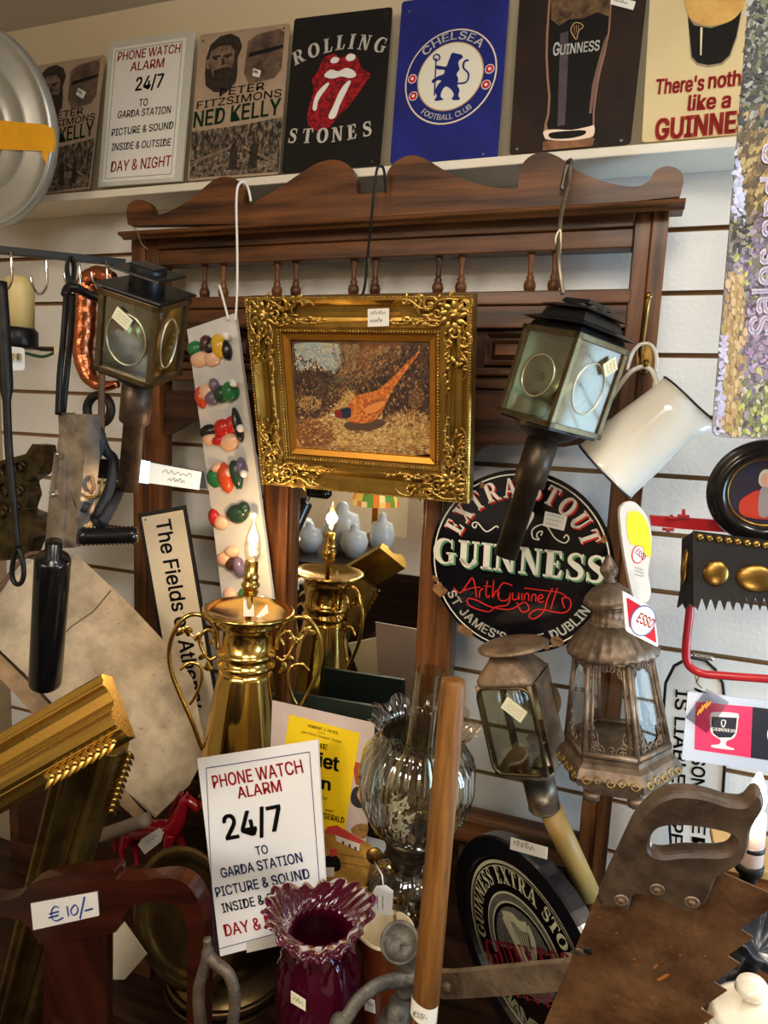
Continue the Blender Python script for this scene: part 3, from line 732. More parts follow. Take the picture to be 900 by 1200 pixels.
# ------------------------------------------------------------------ gilt picture
GILT = mat('gilt', (184, 146, 70), .36, .9, col2=(128, 98, 40), scale=24, lo=.3, hi=.75, bump=.08, bscale=60, rvar=.08)
GILTB = mat('gilt_bright', (208, 172, 94), .3, .95, col2=(156, 122, 54), scale=70)
GILTL = mat('gilt_liner', (196, 136, 52), .35, .85, var=.1, scale=12)
PLp = Plane((296, 347, .255), (559, 345, .255), (303, 575, .18))
t = thing('framed_painting', 'ornate gilt framed painting of a pheasant hanging from the overmantel', 'painting', PLp.M)
q = PLp.L([(296, 347), (559, 345), (548, 578), (304, 575)])
W = ((q[1][0]-q[0][0])+(q[2][0]-q[3][0]))/2; HH = ((q[0][1]-q[3][1])+(q[1][1]-q[2][1]))/2
fx, fy = sum(p[0] for p in q)/4, sum(p[1] for p in q)/4
k = W/255
b = MB().rframe(W, HH, [(0, -.022), (0, .006), (2*k, .009), (4*k, .009), (6*k, .006), (11*k, -.001), (17*k, -.002), (21*k, .002), (22*k, .005), (25*k, .006), (27*k, .003), (28*k, .004), (32*k, .004), (33*k, .001), (38*k, .0), (39*k, -.003)], GILT, None, fx, fy)
b.rframe(W, HH, [(39*k, -.003), (40*k, -.001), (46*k, -.004), (47*k, -.008)], GILTL, None, fx, fy)
b.rframe(W, HH, [(0, -.022), (47*k, -.022), (47*k, -.008)], w_d, None, fx, fy)
b.build('frame', t)
for (w_, h_, r, z, st) in ((W-72*k, HH-72*k, 1.5*k, .0035, 3.3*k), (W-3*k, HH-3*k, 1.2*k, .009, 3*k)):
    b = MB()
    for (a, c) in (((-w_/2, -h_/2), (w_/2, -h_/2)), ((w_/2, -h_/2), (w_/2, h_/2)), ((w_/2, h_/2), (-w_/2, h_/2)), ((-w_/2, h_/2), (-w_/2, -h_/2))):
        n = int(math.hypot(c[0]-a[0], c[1]-a[1])/st)
        for i in range(n): b.ball((fx+a[0]+(c[0]-a[0])*i/n, fy+a[1]+(c[1]-a[1])*i/n, z), (r, r, r), GILTB, 6, 4)
    b.build('beading', t)
def scroll(mb, x, y, r, a, turns, dirn, th, z, m, grow=1.0):
    pts = []; n = int(14*turns)
    for i in range(n+1):
        u = i/n; rr = r*(1-.82*u); an = a+dirn*2*PI*turns*u
        pts.append((x+rr*math.cos(an), y+rr*math.sin(an), z+th*.5*u))
    mb.tube(pts, [th*(1-.45*i/n) for i in range(n+1)], m, 6)
def leaf(mb, x, y, l, wd, a, z, m, curl=.3):
    v = []; f = []; n = 7
    for i in range(n):
        u = i/(n-1); w_ = wd*math.sin(PI*min(1, u*.9+.1))**.8*(1 if i < n-1 else .1)
        cx, cy = l*u, curl*l*u*u
        for s_, zz in ((-1, 0), (0, wd*.55), (1, 0)):
            e = rot2(cx, cy+s_*w_, a); v.append((x+e[0], y+e[1], z+zz*math.sin(PI*u*.9+.2)))
    for i in range(n-1):
        for s_ in (0, 1): f.append((i*3+s_, i*3+s_+1, i*3+s_+4, i*3+s_+3))
    mb.add(v, f, m, True)
def corner(sx, sy):
    b = MB(); rnd = random.Random(5)
    X = lambda u: fx+sx*(W/2-u*k); Y = lambda v: fy+sy*(HH/2-v*k)
    def sc(u, v, r, a, tn, d, th, z=.006):
        scroll(b, X(u), Y(v), r*k*1.12, a if sx > 0 else PI-a, tn, d*(1 if sx*sy > 0 else -1), th*k*1.3, z, GILTB)
    b.ball((X(20), Y(20), .003), (11*k, 11*k, .009), GILT, 14, 8); b.ball((X(20), Y(20), .008), (5*k, 5*k, .007), GILTB, 10, 6)
    for i in range(9):
        a = 2*PI*i/9; leaf(b, X(20)+5*k*math.cos(a), Y(20)+5*k*math.sin(a), 11*k, 3.2*k, a, .009, GILTB, .25)
    for sw in (0, 1):
        def T(u, v): return (v, u) if sw else (u, v)
        for (u, v, r, a, tn, d, th) in ((44, 9, 8, 0, 1.3, 1, 2.2), (58, 7, 5.5, 2, 1.2, -1, 1.8), (36, 17, 6, 1, 1.2, -1, 1.8), (70, 6, 4, 0, 1.1, 1, 1.5), (48, 24, 5, 3, 1.2, 1, 1.5), (8, 9, 7, 1, 1.2, -1, 2), (31, 5, 5, 2, 1.1, 1, 1.7), (60, 25, 3.6, 0, 1.1, -1, 1.3)):
            uu, vv = T(u, v); sc(uu, vv, r, a+sw*1.57, tn, d*(-1 if sw else 1), th)
        p = [T(u, v) for u, v in ((14, 5), (30, 4), (50, 13), (66, 4), (78, 5), (84, 10))]
        b.tube([(X(u), Y(v), .008) for u, v in spl(p, 5)], [2*k*(1-.6*i/25) for i in range(26)], GILTB, 6)
        p = [T(u, v) for u, v in ((24, 24), (40, 30), (56, 24), (72, 28), (90, 26), (98, 27))]
        b.tube([(X(u), Y(v), .006) for u, v in spl(p, 5)], [2.2*k*(1-.6*i/25) for i in range(26)], GILTB, 6)
        for i in range(10):
            u, v = T(30+7*i, 26+2*math.sin(i*2)); b.ball((X(u), Y(v), .006), (2.6*k, 2.6*k, .003), GILTB, 8, 5)
        for i in range(12):
            u, v = T(rnd.uniform(18, 74), rnd.uniform(5, 24)); leaf(b, X(u), Y(v), rnd.uniform(7, 12)*k, 2.2*k, rnd.uniform(0, 6.3), .006, GILTB, rnd.uniform(-.6, .6))
    return b.build('corner_ornament', t)
for sx in (-1, 1):
    for sy in (-1, 1): corner(sx, sy)
# the painting
c = MB(); Lp = lambda pts: [PLp.loc(*p, -.006) for p in pts]
ca = PLp.L([(342, 400), (506, 400), (504, 533), (345, 533)], -.008)
p_bg = mat('painted_bushes', (74, 50, 34), .5, col2=(144, 102, 62), scale=38, lo=.35, hi=.8, detail=9)
p_grd = mat('painted_straw', (150, 108, 52), .5, col2=(206, 166, 96), scale=42, stretch=(.8, 2, 1))
p_sky = mat('painted_sky', (140, 164, 168), .5, col2=(190, 178, 140), scale=20)
p_dk = mat('painted_dark', (48, 34, 28), .5, col2=(100, 72, 50), scale=60)
p_or = mat('painted_bracken', (140, 86, 42), .5, col2=(92, 56, 30), scale=70)
p_red = mat('pheasant_red', (168, 66, 22), .5, col2=(214, 136, 60), scale=170, lo=.4, hi=.6)
p_blue = mat('pheasant_blue', (28, 36, 58), .5)
p_trk = mat('painted_trunk', (104, 78, 56), .5, col2=(150, 118, 80), scale=60)
p_pale = mat('painted_light', (176, 130, 74), .5, col2=(128, 92, 50), scale=60)
c.poly(ca, -.008, p_bg)
Z = -.0077
c.poly(Lp(spl([(345, 403), (395, 403), (408, 412), (400, 430), (386, 440), (372, 424), (355, 418)], 3, True)), Z, p_sky)
c.poly(Lp([(396, 403), (440, 403), (436, 430), (412, 446), (396, 440)]), Z, p_or)
for x0, x1, x2, x3 in ((404, 409, 408, 402), (413, 419, 417, 412), (389, 391, 396, 393)): c.poly(Lp([(x0, 403), (x1, 403), (x2, 436), (x3, 436)]), Z+.0002, p_trk)
c.poly(Lp(spl([(346, 420), (366, 428), (384, 446), (392, 462), (380, 484), (352, 492), (346, 480)], 3, True)), Z+.0003, p_dk)
c.poly(Lp(spl([(440, 410), (470, 404), (503, 404), (503, 500), (470, 494), (450, 470)], 3, True)), Z+.0003, p_dk)
c.poly(Lp(spl([(412, 440), (436, 420), (458, 408), (470, 404), (440, 404), (415, 420)], 3, True)), Z+.0004, p_or)
c.poly(Lp(spl([(346, 498), (380, 488), (402, 462), (410, 452), (418, 470), (440, 492), (478, 480), (503, 492), (503, 532), (346, 532)], 4, True)), Z+.0005, p_grd)
c.poly(Lp(spl([(348, 496), (364, 488), (380, 498), (394, 516), (360, 524), (348, 514)], 3, True)), Z+.0006, p_or)
c.poly(Lp(spl([(349, 470), (362, 464), (376, 470), (372, 480), (356, 482)], 3, True)), Z+.0006, p_pale)
rnd = random.Random(3)
for i in range(70):
    x, y = rnd.uniform(348, 500), rnd.uniform(420, 528); l = rnd.uniform(3, 9); a = rnd.uniform(-.6, .6)
    c.rib(Lp([(x, y), (x+l*a, y-l)]), .0006, Z+.0007, rnd.choice([p_or, p_pale, p_dk, p_pale]))
for i in range(26):
    x, y = rnd.uniform(384, 424), rnd.uniform(436, 458); c.ell(*Lp([(x, y)])[0], .0045, .0018, Z+.0008, rnd.choice([mat('painted_leaf', (92, 88, 58), .5), p_dk]), 8, rnd.uniform(0, 3))
for i in range(420):
    x, y = rnd.uniform(346, 503), rnd.uniform(404, 500); l = rnd.uniform(1.2, 4.5)
    if y < 440 and x < 400: continue
    mm = rnd.choice([p_bg, p_or, p_dk, p_or, p_pale if rnd.random() < .3 else p_dk]); c.ell(*Lp([(x, y)])[0], l*.0007, l*.0004, Z+.00085, mm, 7, rnd.uniform(0, 3))
for i in range(160):
    x, y = rnd.uniform(350, 502), rnd.uniform(496, 530); c.ell(*Lp([(x, y)])[0], rnd.uniform(.001, .004), .0006, Z+.00085, rnd.choice([p_grd, p_pale, p_or, mat('painted_highlight', (222, 188, 122), .5)]), 6)
for x0, y0, x1, y1 in ((408, 456, 388, 410), (410, 456, 402, 412), (412, 456, 418, 408), (408, 450, 424, 418), (400, 440, 380, 426)): c.rib(Lp(spl([(x0, y0), ((x0+x1)/2+2, (y0+y1)/2), (x1, y1)], 4)), .0007, Z+.0009, p_dk)
PB = {'sky': [pal(160, 172, 172), pal(184, 182, 166), pal(146, 156, 158), pal(196, 176, 136)], 'or': [pal(150, 106, 62), pal(128, 84, 48), pal(168, 124, 74), pal(110, 74, 46), pal(140, 112, 82)],
      'dk': [pal(54, 38, 34), pal(42, 30, 28), pal(70, 50, 40), pal(84, 60, 44), pal(60, 48, 44)], 'gr': [pal(186, 146, 84), pal(206, 170, 106), pal(164, 122, 66), pal(146, 104, 56), pal(214, 182, 124)], 'rd': [pal(122, 74, 46), pal(104, 62, 44), pal(148, 96, 60), pal(166, 118, 72)], 'lf': [pal(88, 82, 62), pal(72, 66, 52), pal(106, 98, 72)]}
def ground_y(x):
    P_ = [(340, 490), (372, 494), (388, 478), (404, 462), (416, 458), (428, 480), (450, 490), (470, 482), (490, 484), (510, 490)]
    for (xa, ya), (xb, yb) in zip(P_, P_[1:]):
        if xa <= x <= xb: return ya+(yb-ya)*(x-xa)/(xb-xa)
    return 488
def scene_paint(x, y, r):
    gy = ground_y(x)+r.uniform(-5, 5)
    if y > gy:
        if x < 392-(y-490)*.2 and y > 494 and r.random() < .8: return r.choice(PB['rd']), r.uniform(-.5, .2)
        if x > 440 and y < 500: return r.choice(PB['gr']+PB['rd']), r.uniform(.9, 1.9)
        return r.choice(PB['gr'] if y < 522 else PB['gr']+PB['rd']), r.uniform(-.3, .3)
    if y < 434 and x < 398 and y < 446-(x-345)*.16+r.uniform(-8, 8): return r.choice(PB['sky']), r.uniform(0, 3)
    if 396 < x < 470 and y < 462-(x-396)*.62+r.uniform(-12, 12): return r.choice(PB['or']), r.uniform(.4, 1.4)
    if x < 385 and y > 462 and r.random() < .45: return r.choice(PB['rd']+PB['lf']), r.uniform(.8, 2.2)
    return r.choice(PB['dk'] if r.random() < .8 else PB['or']), r.uniform(.5, 2.4)
dabs(c, PLp, scene_paint, 5200, 344, 505, 402, 532, .0011, .0034, Z+.0009, 5, -.006, .5, 5e-8, (ca[0][0]+.003, ca[1][0]-.003, ca[3][1]+.003, ca[0][1]-.003))
Z += .0012
for x0, x1, x2, x3 in ((404, 409, 408, 403), (413, 418, 417, 413)): c.poly(Lp([(x0, 404), (x1, 404), (x2, 434), (x3, 434)]), Z+.0001, p_trk)
for x0, y0, x1, y1 in ((408, 456, 388, 412), (410, 456, 402, 414), (412, 456, 418, 410), (408, 450, 424, 420), (400, 440, 380, 428), (396, 436, 394, 416)): c.rib(Lp(spl([(x0, y0), ((x0+x1)/2+2, (y0+y1)/2), (x1, y1)], 4)), .0006, Z+.0002, p_dk)
rl = random.Random(21)
for i in range(34):
    x, y = rl.gauss(402, 12), rl.gauss(447, 5); leaf_ = Lp([(x, y)])[0]; c.ell(*leaf_, .0042, .0013, Z+.0003, rl.choice(PB['lf']), 8, rl.uniform(-.7, .9))
dabs(c, PLp, lambda x, y, r: (r.choice(PB['gr']), r.uniform(1.1, 2.0)) if ((x-358)/16)**2+((y-472)/9)**2 < 1 else (None, 0), 260, 340, 380, 460, 484, .0008, .0022, Z+.0001, 8, -.006, .35)
c.poly(Lp(spl([(404, 496), (430, 490), (452, 494), (440, 503), (410, 504)], 3, True)), Z+.0005, PB['dk'][3])
# cock pheasant
c.poly(Lp(spl([(406, 482), (414, 466), (430, 460), (442, 457), (458, 444), (478, 424), (490, 412), (491, 414), (478, 432), (462, 454), (454, 470), (447, 484), (436, 494), (420, 496), (408, 492)], 4, True)), Z+.001, p_red)
c.poly(Lp(spl([(428, 474), (446, 466), (454, 470), (444, 484), (430, 484)], 3, True)), Z+.0012, mat('pheasant_wing', (196, 112, 52), .5, col2=(120, 58, 24), scale=220))
dabs(c, PLp, lambda x, y, r: (r.choice([pal(206, 112, 48), pal(140, 44, 22), pal(96, 30, 20), pal(214, 150, 74), pal(178, 70, 26)]), r.uniform(.5, 1.2)) if ((x-430)/19)**2+((y-478)/15)**2 < 1 or (452 < x < 488 and abs(y-(462-(x-452)*1.32)) < 7-(x-452)*.17) else (None, 0), 900, 408, 490, 410, 496, .0007, .0017, Z+.00125, 9, -.006, .45, 1e-7)
c.poly(Lp(spl([(428, 478), (446, 470), (452, 472), (442, 482), (430, 484)], 3, True)), Z+.0014, pal(214, 128, 62))
Z += .0003
c.poly(Lp(spl([(411, 478), (404, 478), (398, 480), (392, 484), (394, 489), (404, 490), (411, 488)], 3, True)), Z+.0012, p_blue)
c.poly(Lp(spl([(399, 480), (392, 482), (394, 488), (401, 489)], 3, True)), Z+.0013, mat('pheasant_face', (128, 30, 24), .5)); c.poly(Lp([(392, 484), (387, 486), (393, 488)]), Z+.0013, CREAM)
c.ell(*Lp([(396, 484)])[0], .0008, .0008, Z+.0014, BLACK, 8)
for pts in ([(430, 494), (432, 504), (426, 506)], [(422, 495), (420, 506), (412, 508)], [(420, 506), (426, 508)], [(432, 504), (437, 505)]): c.rib(Lp(pts), .0011, Z+.001, p_dk)
dabs(c, PLp, lambda x, y, r: (r.choice([pal(136, 100, 62), pal(88, 62, 42), pal(166, 130, 86)]), r.uniform(0, 3)) if ((x-488)/10)**2+((y-466)/12)**2 < 1 else (None, 0), 260, 476, 500, 452, 480, .0006, .0015, Z+.0011, 10, -.006, .5)
# hen in the bracken
c.poly(Lp(spl([(478, 474), (482, 462), (490, 454), (497, 460), (496, 472), (488, 478), (482, 477)], 4, True)), Z+.0008, mat('hen_brown', (120, 84, 48), .5, col2=(60, 40, 26), scale=240))
c.build('canvas', t)
sticker('price_label', t, PLp, [(431, 362), (456, 361), (456, 382), (431, 383)], 2, lift=.009)
# hook of black wire
b = MB(); rod(b, PP((452, 226, .14), (450, 200, .15), (446, 195, .158), (441, 202, .163), (436, 250, .172), (431, 300, .2), (428, 332, .215), (425, 345, .225)), .0022, BLKMET, 8)
rod(b, PP((431, 300, .2), (434, 325, .215), (432, 345, .225)), .0012, STEEL, 6)
simple('wire_hook', 'long black wire hook over the crest holding the gilt picture', 'hook', b, P(436, 250, .172))

# ------------------------------------------------------------------ relief board with pegs
PLd = Plane((219, 386, .145), (275, 367, .145), (262, 706, .13))
t = thing('peg_board', 'narrow white board with colourful painted relief lumps and white pegs', 'coat rack', PLd.M)
m_bd = mat('chalky_white_paint', (216, 208, 196), .55, col2=(190, 190, 190), scale=9, bump=.1, bscale=50)
MB().prism(PLd.L([(219, 386), (275, 367), (300, 550), (320, 706), (262, 716), (242, 552)]), -.009, 0, m_bd).build('board', t, False, .0015)
PC = {'g': (34, 110, 62), 'p': (226, 178, 146), 'r': (186, 34, 30), 'y': (214, 168, 40), 'k': (26, 22, 22), 'b': (76, 44, 32), 'v': (110, 92, 116), 'o': (200, 72, 36), 'w': (226, 218, 204), 'd': (34, 60, 44)}
rel = [[(229, 409, 8, 7, 'g'), (235, 421, 10, 7, 'p'), (243, 403, 6, 8, 'b'), (250, 419, 9, 8, 'p'), (248, 407, 6, 9, 'k'), (258, 406, 8, 11, 'y'), (267, 411, 5, 9, 'k')],
       [(236, 466, 6, 10, 'o'), (243, 460, 8, 8, 'p'), (250, 466, 8, 7, 'v'), (252, 452, 5, 7, 'v'), (260, 462, 9, 8, 'd'), (271, 459, 9, 9, 'g')],
       [(245, 506, 9, 7, 'k'), (247, 514, 8, 6, 'p'), (262, 502, 9, 9, 'r'), (272, 498, 7, 8, 'r'), (258, 516, 8, 5, 'r'), (280, 498, 4, 16, 'k'), (270, 518, 10, 8, 'p')],
       [(252, 560, 8, 9, 'g'), (256, 548, 7, 5, 'p'), (265, 560, 8, 14, 'o'), (268, 556, 5, 7, 'p'), (278, 556, 6, 14, 'd'), (285, 548, 5, 10, 'v')],
       [(252, 607, 6, 9, 'r'), (260, 612, 8, 7, 'p'), (279, 602, 12, 9, 'd'), (287, 596, 6, 7, 'd')],
       [(264, 655, 9, 7, 'p'), (273, 646, 8, 6, 'p'), (281, 664, 6, 10, 'v'), (274, 660, 9, 7, 'b')],
       [(271, 699, 8, 9, 'p'), (286, 696, 5, 6, 'g'), (278, 704, 7, 6, 'p')]]
s1 = S(260, 500, .14)
for cl in rel:
    b = MB()
    for i, (x, y, rx, ry, cc) in enumerate(cl):
        lx_, ly_ = PLd.loc(x, y); b.ball((lx_, ly_, .001+.0004*i), (rx*s1*1.3, ry*s1*1.3, .010+.0014*(i % 3)), mat('relief_paint_'+cc, PC[cc], .3, coat=.3), 14, 8, jitter=.12)
    b.build('relief_ornament', t)
for (x, y) in ((269, 397), (277, 451), (285, 503), (289, 555), (300, 603), (302, 646), (309, 699)):
    lx_, ly_ = PLd.loc(x, y); b = MB().lathe([(.0, .0), (.0052, 0), (.0048, .02), (.0068, .024), (.0072, .03), (.005, .034), (0, .035)], WHITE, 14, Matrix.Translation((lx_, ly_, 0)) @ Matrix.Rotation(R_(22), 4, 'Y'))
    b.build('peg', t)
b = MB(); rod(b, PP((268, 375, .148), (262, 352, .15), (257, 334, .15)), .0022, WHITE); rod(b, PP((276, 376, .148), (278, 340, .15), (278, 290, .152), (277, 240, .158), (279, 218, .158), (286, 213, .15), (291, 221, .14), (294, 236, .135)), .0022, WHITE)
b.build('cord', t, True)

# ------------------------------------------------------------------ carriage lamps
PANE_PATCH = mat('lamp_dark_inside', (60, 56, 46), .4, .6, var=.3, scale=20)
REFL = mat('lamp_reflector', (206, 198, 168), .34, .85, var=.18, scale=16, rvar=.08)
BRC = mat('lamp_brass_strip', (112, 98, 72), .36, .95, var=.25, scale=40)
def carriage_lamp(label, bot, top, turn, hs, z0, z1, tiers, tubes, metal, strip, rings, hsx=None):
    """square glazed lamp: half side hs, glazed between z0 and z1, lengths in photo pixels along its axis"""
    M, ln = axis(bot, top); u = ln/math.hypot(top[0]-bot[0], top[1]-bot[1]); Mr = yaw_m(M, turn)
    t = thing('carriage_lamp', label, 'lamp', Mr)
    a = hs*u; A, B = z0*u, z1*u; f = 3.2*u
    b = MB()
    for sx in (-1, 1):
        for sy in (-1, 1): b.box((sx*a-f, sy*a-f, A), (sx*a+f, sy*a+f, B), strip)
    for z in (A, B):
        for s_ in (-1, 1):
            b.box((-a-f*1.3, s_*a-f*1.3, z-f), (a+f*1.3, s_*a+f*1.3, z+f), strip); b.box((s_*a-f*1.3, -a-f*1.3, z-f), (s_*a+f*1.3, a+f*1.3, z+f), strip)
    b.box((-a, -a, A-2*f), (a, a, A-f*.5), metal); b.box((-a, -a, B), (a, a, B+f*1.5), metal)
    b.build('body_frame', t, False, .0006)
    b = MB(); b.box((-a+f*.3, a-f*.6, A), (a-f*.3, a-f*.2, B), REFL); b.build('back_plate', t)
    b = MB(); b.box((a-f*.6, -a+f, A), (a-f*.2, a-f, B), REFL); b.build('back_plate', t)
    for i, s_ in enumerate((0, 1)):
        g = MB()
        if s_ == 0: g.box((-a+f*.6, -a-f*.2, A+f*.5), (a-f*.6, -a+f*.2, B-f*.5), GL)
        else: g.box((-a-f*.2, -a+f*.6, A+f*.5), (-a+f*.2, a-f*.6, B-f*.5), GL)
        pane = g.build('pane', t)
        rx, ry = rings[i]
        if rx:
            ring = [(rx*u*math.cos(2*PI*j/28), ry*u*math.sin(2*PI*j/28)) for j in range(28)]
            m_ = (A+B)/2-1*u
            g = MB()
            if s_ == 0: g.tube([(x, -a-f*.3, m_+z) for x, z in ring], 1.0*u, REFL, 6, True)
            else: g.tube([(-a-f*.3, x, m_+z) for x, z in ring], 1.0*u, REFL, 6, True)
            g.build('bevel_ring', pane)
    # reflector dishes and candle holder inside
    for i, rr in enumerate((hs*.62, hs*.62)):
        pr = [(0, 0), (rr*u*.5, 1.5*u), (rr*u*.85, 6*u), (rr*u, 11*u)]
        Mx = Matrix.Translation((0, a-f-11*u, (A+B)/2)) @ Matrix.Rotation(PI/2, 4, 'X') if i == 0 else Matrix.Translation((a-f-11*u, 0, (A+B)/2)) @ Matrix.Rotation(-PI/2, 4, 'Y')
        if i == 0: Mx = Matrix.Translation((0, a-f, (A+B)/2)) @ Matrix.Rotation(PI/2, 4, 'X')
        else: Mx = Matrix.Translation((a-f, 0, (A+B)/2)) @ Matrix.Rotation(-PI/2, 4, 'Y')
        g = MB().lathe(pr, REFL, 24, Mx, close=False); g.ball((0, 0, 3*u), (rr*u*.22, rr*u*.22, 3*u), BLKMET, 12, 8, Mx); g.build('reflector', t)
    MB().lathe([(0, A), (12*u, A), (12*u, A+4*u), (8*u, A+6*u), (8*u, A+22*u), (9*u, A+24*u), (6*u, A+24*u), (0, A+23*u)], PEWTER, 18).build('candle_socket', t)
    # roof
    r = MB(); zc = B
    for (h0, w0, w1, th) in tiers:
        z = B+h0*u; w0 *= u; w1 *= u
        v = [(-w0, -w0, z), (w0, -w0, z), (w0, w0, z), (-w0, w0, z), (-w1, -w1, z+th*u), (w1, -w1, z+th*u), (w1, w1, z+th*u), (-w1, w1, z+th*u)]
        r.add(v, [(3, 2, 1, 0), (4, 5, 6, 7), (0, 1, 5, 4), (1, 2, 6, 5), (2, 3, 7, 6), (3, 0, 4, 7)], metal)
    hmax = tiers[-1][0]
    r.lathe([(hs*.62*u, B), (hs*.6*u, B+hmax*u)], metal, 20)
    r.build('roof', t, False, .0006)
    tb = MB(); tb.lathe([(rr*u, zz*u) for rr, zz in tubes[0]], metal, 24); tb.build('flange', t)
    tb = MB(); tb.lathe([(rr*u, zz*u) for rr, zz in tubes[1]], tubes[2], 24); tb.build('candle_tube', t)
    return t, Mr, u, a, A, B
def lamp_tag(t, Mr, u, x, z, a, face, ang, w=15, h=13):
    """small hand-written ticket stuck on a pane"""
    b = MB(); Mx = (Matrix.Translation((x*u, -a-.006, z*u)) @ Matrix.Rotation(PI/2, 4, 'X') if face == 0 else Matrix.Translation((-a-.006, x*u, z*u)) @ Matrix.Rotation(-PI/2, 4, 'Z') @ Matrix.Rotation(PI/2, 4, 'X')) @ Matrix.Rotation(R_(ang), 4, 'Z')
    w *= u/2; h *= u/2
    b.prism([(-w, -h), (w, -h), (w, h), (-w, h)], 0, .0008, mat('ticket_paper', (234, 228, 196), .7), Mx)
    for i in range(3): scribble(b, -w*.75, h*(.4-.5*i), w*.75, h*(.4-.5*i), h*.35, mat('ticket_ink', (132, 126, 50), .6), .001, 4, Mx, i)
    return b.build('price_ticket', t)
# right lamp, in front of the round sign
t, Mr, u, a, A, B = carriage_lamp('black roofed carriage lamp with square glass body hanging in front of the round sign', (592, 652, .30), (697, 330, .30), 47, 40, 172, 272,
    [(2, 40, 37, 8), (12, 47, 34, 6), (18, 33, 30, 10), (30, 36, 24, 5), (38, 21, 18, 5)],
    ([(16, 150), (30, 158), (42, 168), (42, 172)], [(0, 0), (14, 0), (14, 92), (19, 94), (18.5, 156), (0, 158)], mat('lamp_tube_brown', (66, 56, 46), .42, .8, var=.35, scale=40, bump=.1)), BLKMET, BRC, ((24, 29), (24, 24)))
lamp_tag(t, Mr, u, 17, 251, a, 0, -50, 16, 20)
b = MB(); rod(b, PP((660, 345, .30), (656, 320, .30), (654, 290, .285), (658, 250, .22), (666, 215, .165), (669, 192, .155), (668, 188, .145), (664, 195, .137), (658, 222, .14)), .0032, PEWTER, 8)
rod(b, PP((655, 296, .285), (651, 280, .275), (657, 270, .268), (656, 300, .288)), .0012, CREAM, 6)
simple('steel_hook', 'steel hanging hook over the crest holding the right-hand glass lamp', 'hook', b, P(660, 270, .2))
# left lamp
t, Mr, u, a, A, B = carriage_lamp('black roofed carriage lamp with square glass body beside the copper mould', (150, 572, .39), (177, 287, .48), 60, 32, 152, 234,
    [(6, 40, 39, 2.5), (24, 30, 29, 2.5), (30, 16, 14, 2)],
    ([(15, 134), (24, 139), (31, 147), (32, 150)], [(0, 0), (12.5, 0), (12.5, 88), (18, 90), (18, 138), (0, 140)], mat('lamp_tube_rust', (112, 88, 66), .42, .5, col2=(58, 46, 38), scale=34, bump=.2, rvar=.1)), BLKMET, BRC, ((17, 27), (24, 27)))
lamp_tag(t, Mr, u, 4, 214, a, 1, -25, 21, 14)
b = MB(); rod(b, PP((173, 292, .47), (165, 284, .40), (160, 270, .28), (150, 262, .145)), .0007, STEEL, 5)
simple('lamp_wire', 'thin wire over the cornice end holding the left lamp', 'wire', b, P(160, 275, .25))
# lower lamp with rounded corners
M, ln = axis((654, 1040, .18), (593, 760, .20)); u = ln/math.hypot(52, 280); Mr = yaw_m(M, -24)
t = thing('carriage_lamp', 'rusty brown round-cornered carriage lamp under the round sign', 'lamp', Mr)
def rb(hx, hy, r, z): return [(x, y, z) for x, y in rrect(-hx, -hy, hx, hy, r, 4)]
def skin(mb, rings, m, smooth=True, caps=(0, 0)):
    n = len(rings[0]); v = [p for r in rings for p in r]; f = []
    for i in range(len(rings)-1):
        for k_ in range(n): f.append((i*n+k_, i*n+(k_+1) % n, (i+1)*n+(k_+1) % n, (i+1)*n+k_))
    if caps[0]: f.append(tuple(range(n))[::-1])
    if caps[1]: f.append(tuple(range((len(rings)-1)*n, len(rings)*n)))
    return mb.add(v, f, m, smooth)
hx, hy = 34*u, 34*u; za, zb_ = 153*u, 254*u
b = MB()
skin(b, [rb(hx, hy, 14*u, za-4*u), rb(hx, hy, 14*u, za)], RUSTM, True, (1, 0))
skin(b, [rb(hx, hy, 14*u, zb_-2*u), rb(hx, hy, 14*u, zb_+4*u), rb(hx*.9, hy*.9, 13*u, zb_+9*u), rb(hx*.62, hy*.7, 12*u, zb_+20*u), rb(hx*.5, hy*.55, 10*u, zb_+26*u)], RUSTM, True, (1, 1))
b.box((hx*.05, hy-1.5*u, za), (hx*.86, hy, zb_), RUSTM); b.box((-hx*.8, hy-1.5*u, zb_-14*u), (hx*.1, hy, zb_), RUSTM)
for sx in (1,): skin(b, [[(sx*hx*1.0+x*.002, y*1.0, z) for x, y in ((0, -hy*.62), (1, -hy*.62), (1, hy*.8), (0, hy*.8))] for z in (za, zb_)], RUSTM, False)
for sx in (-1, 1):
    b.tube([(sx*hx*.86, -hy+3*u, za), (sx*hx*.98, -hy+6*u, za), (sx*hx, -hy+10*u, za)][:1]+[(sx*hx*.9, -hy+3*u, zb_)], 3*u, RUSTM, 8)
    b.tube([(sx*hx*.86, hy-3*u, za), (sx*hx*.86, hy-3*u, zb_)], 5*u, RUSTM, 8)
b.build('body', t, False)
rr_ = rrect(-hx*.93, za+2*u, hx*.93, zb_-1*u, 12*u, 5)
g = MB().prism(rr_, hy, hy+.001, GL, Matrix.Rotation(PI/2, 4, 'X')).build('pane', t)
MB().tube([(x, -hy-.001, z) for x, z in rr_], 1.8*u, BRC, 6, True).build('pane_frame', t)
MB().lathe([(0, za), (22*u, za), (22*u, za+4*u), (14*u, za+7*u), (14*u, za+24*u), (16*u, za+27*u), (12*u, za+27*u), (0, za+26*u)], PEWTER, 20, Matrix.Translation((16*u, 4*u, 0))).build('candle_socket', t)
MB().lathe([(2*u, 0), (16*u, 3*u), (26*u, 10*u)], REFL, 24, Matrix.Translation((18*u, hy-2*u, (za+zb_)/2+14*u)) @ Matrix.Rotation(PI/2, 4, 'X'), close=False).build('reflector', t)
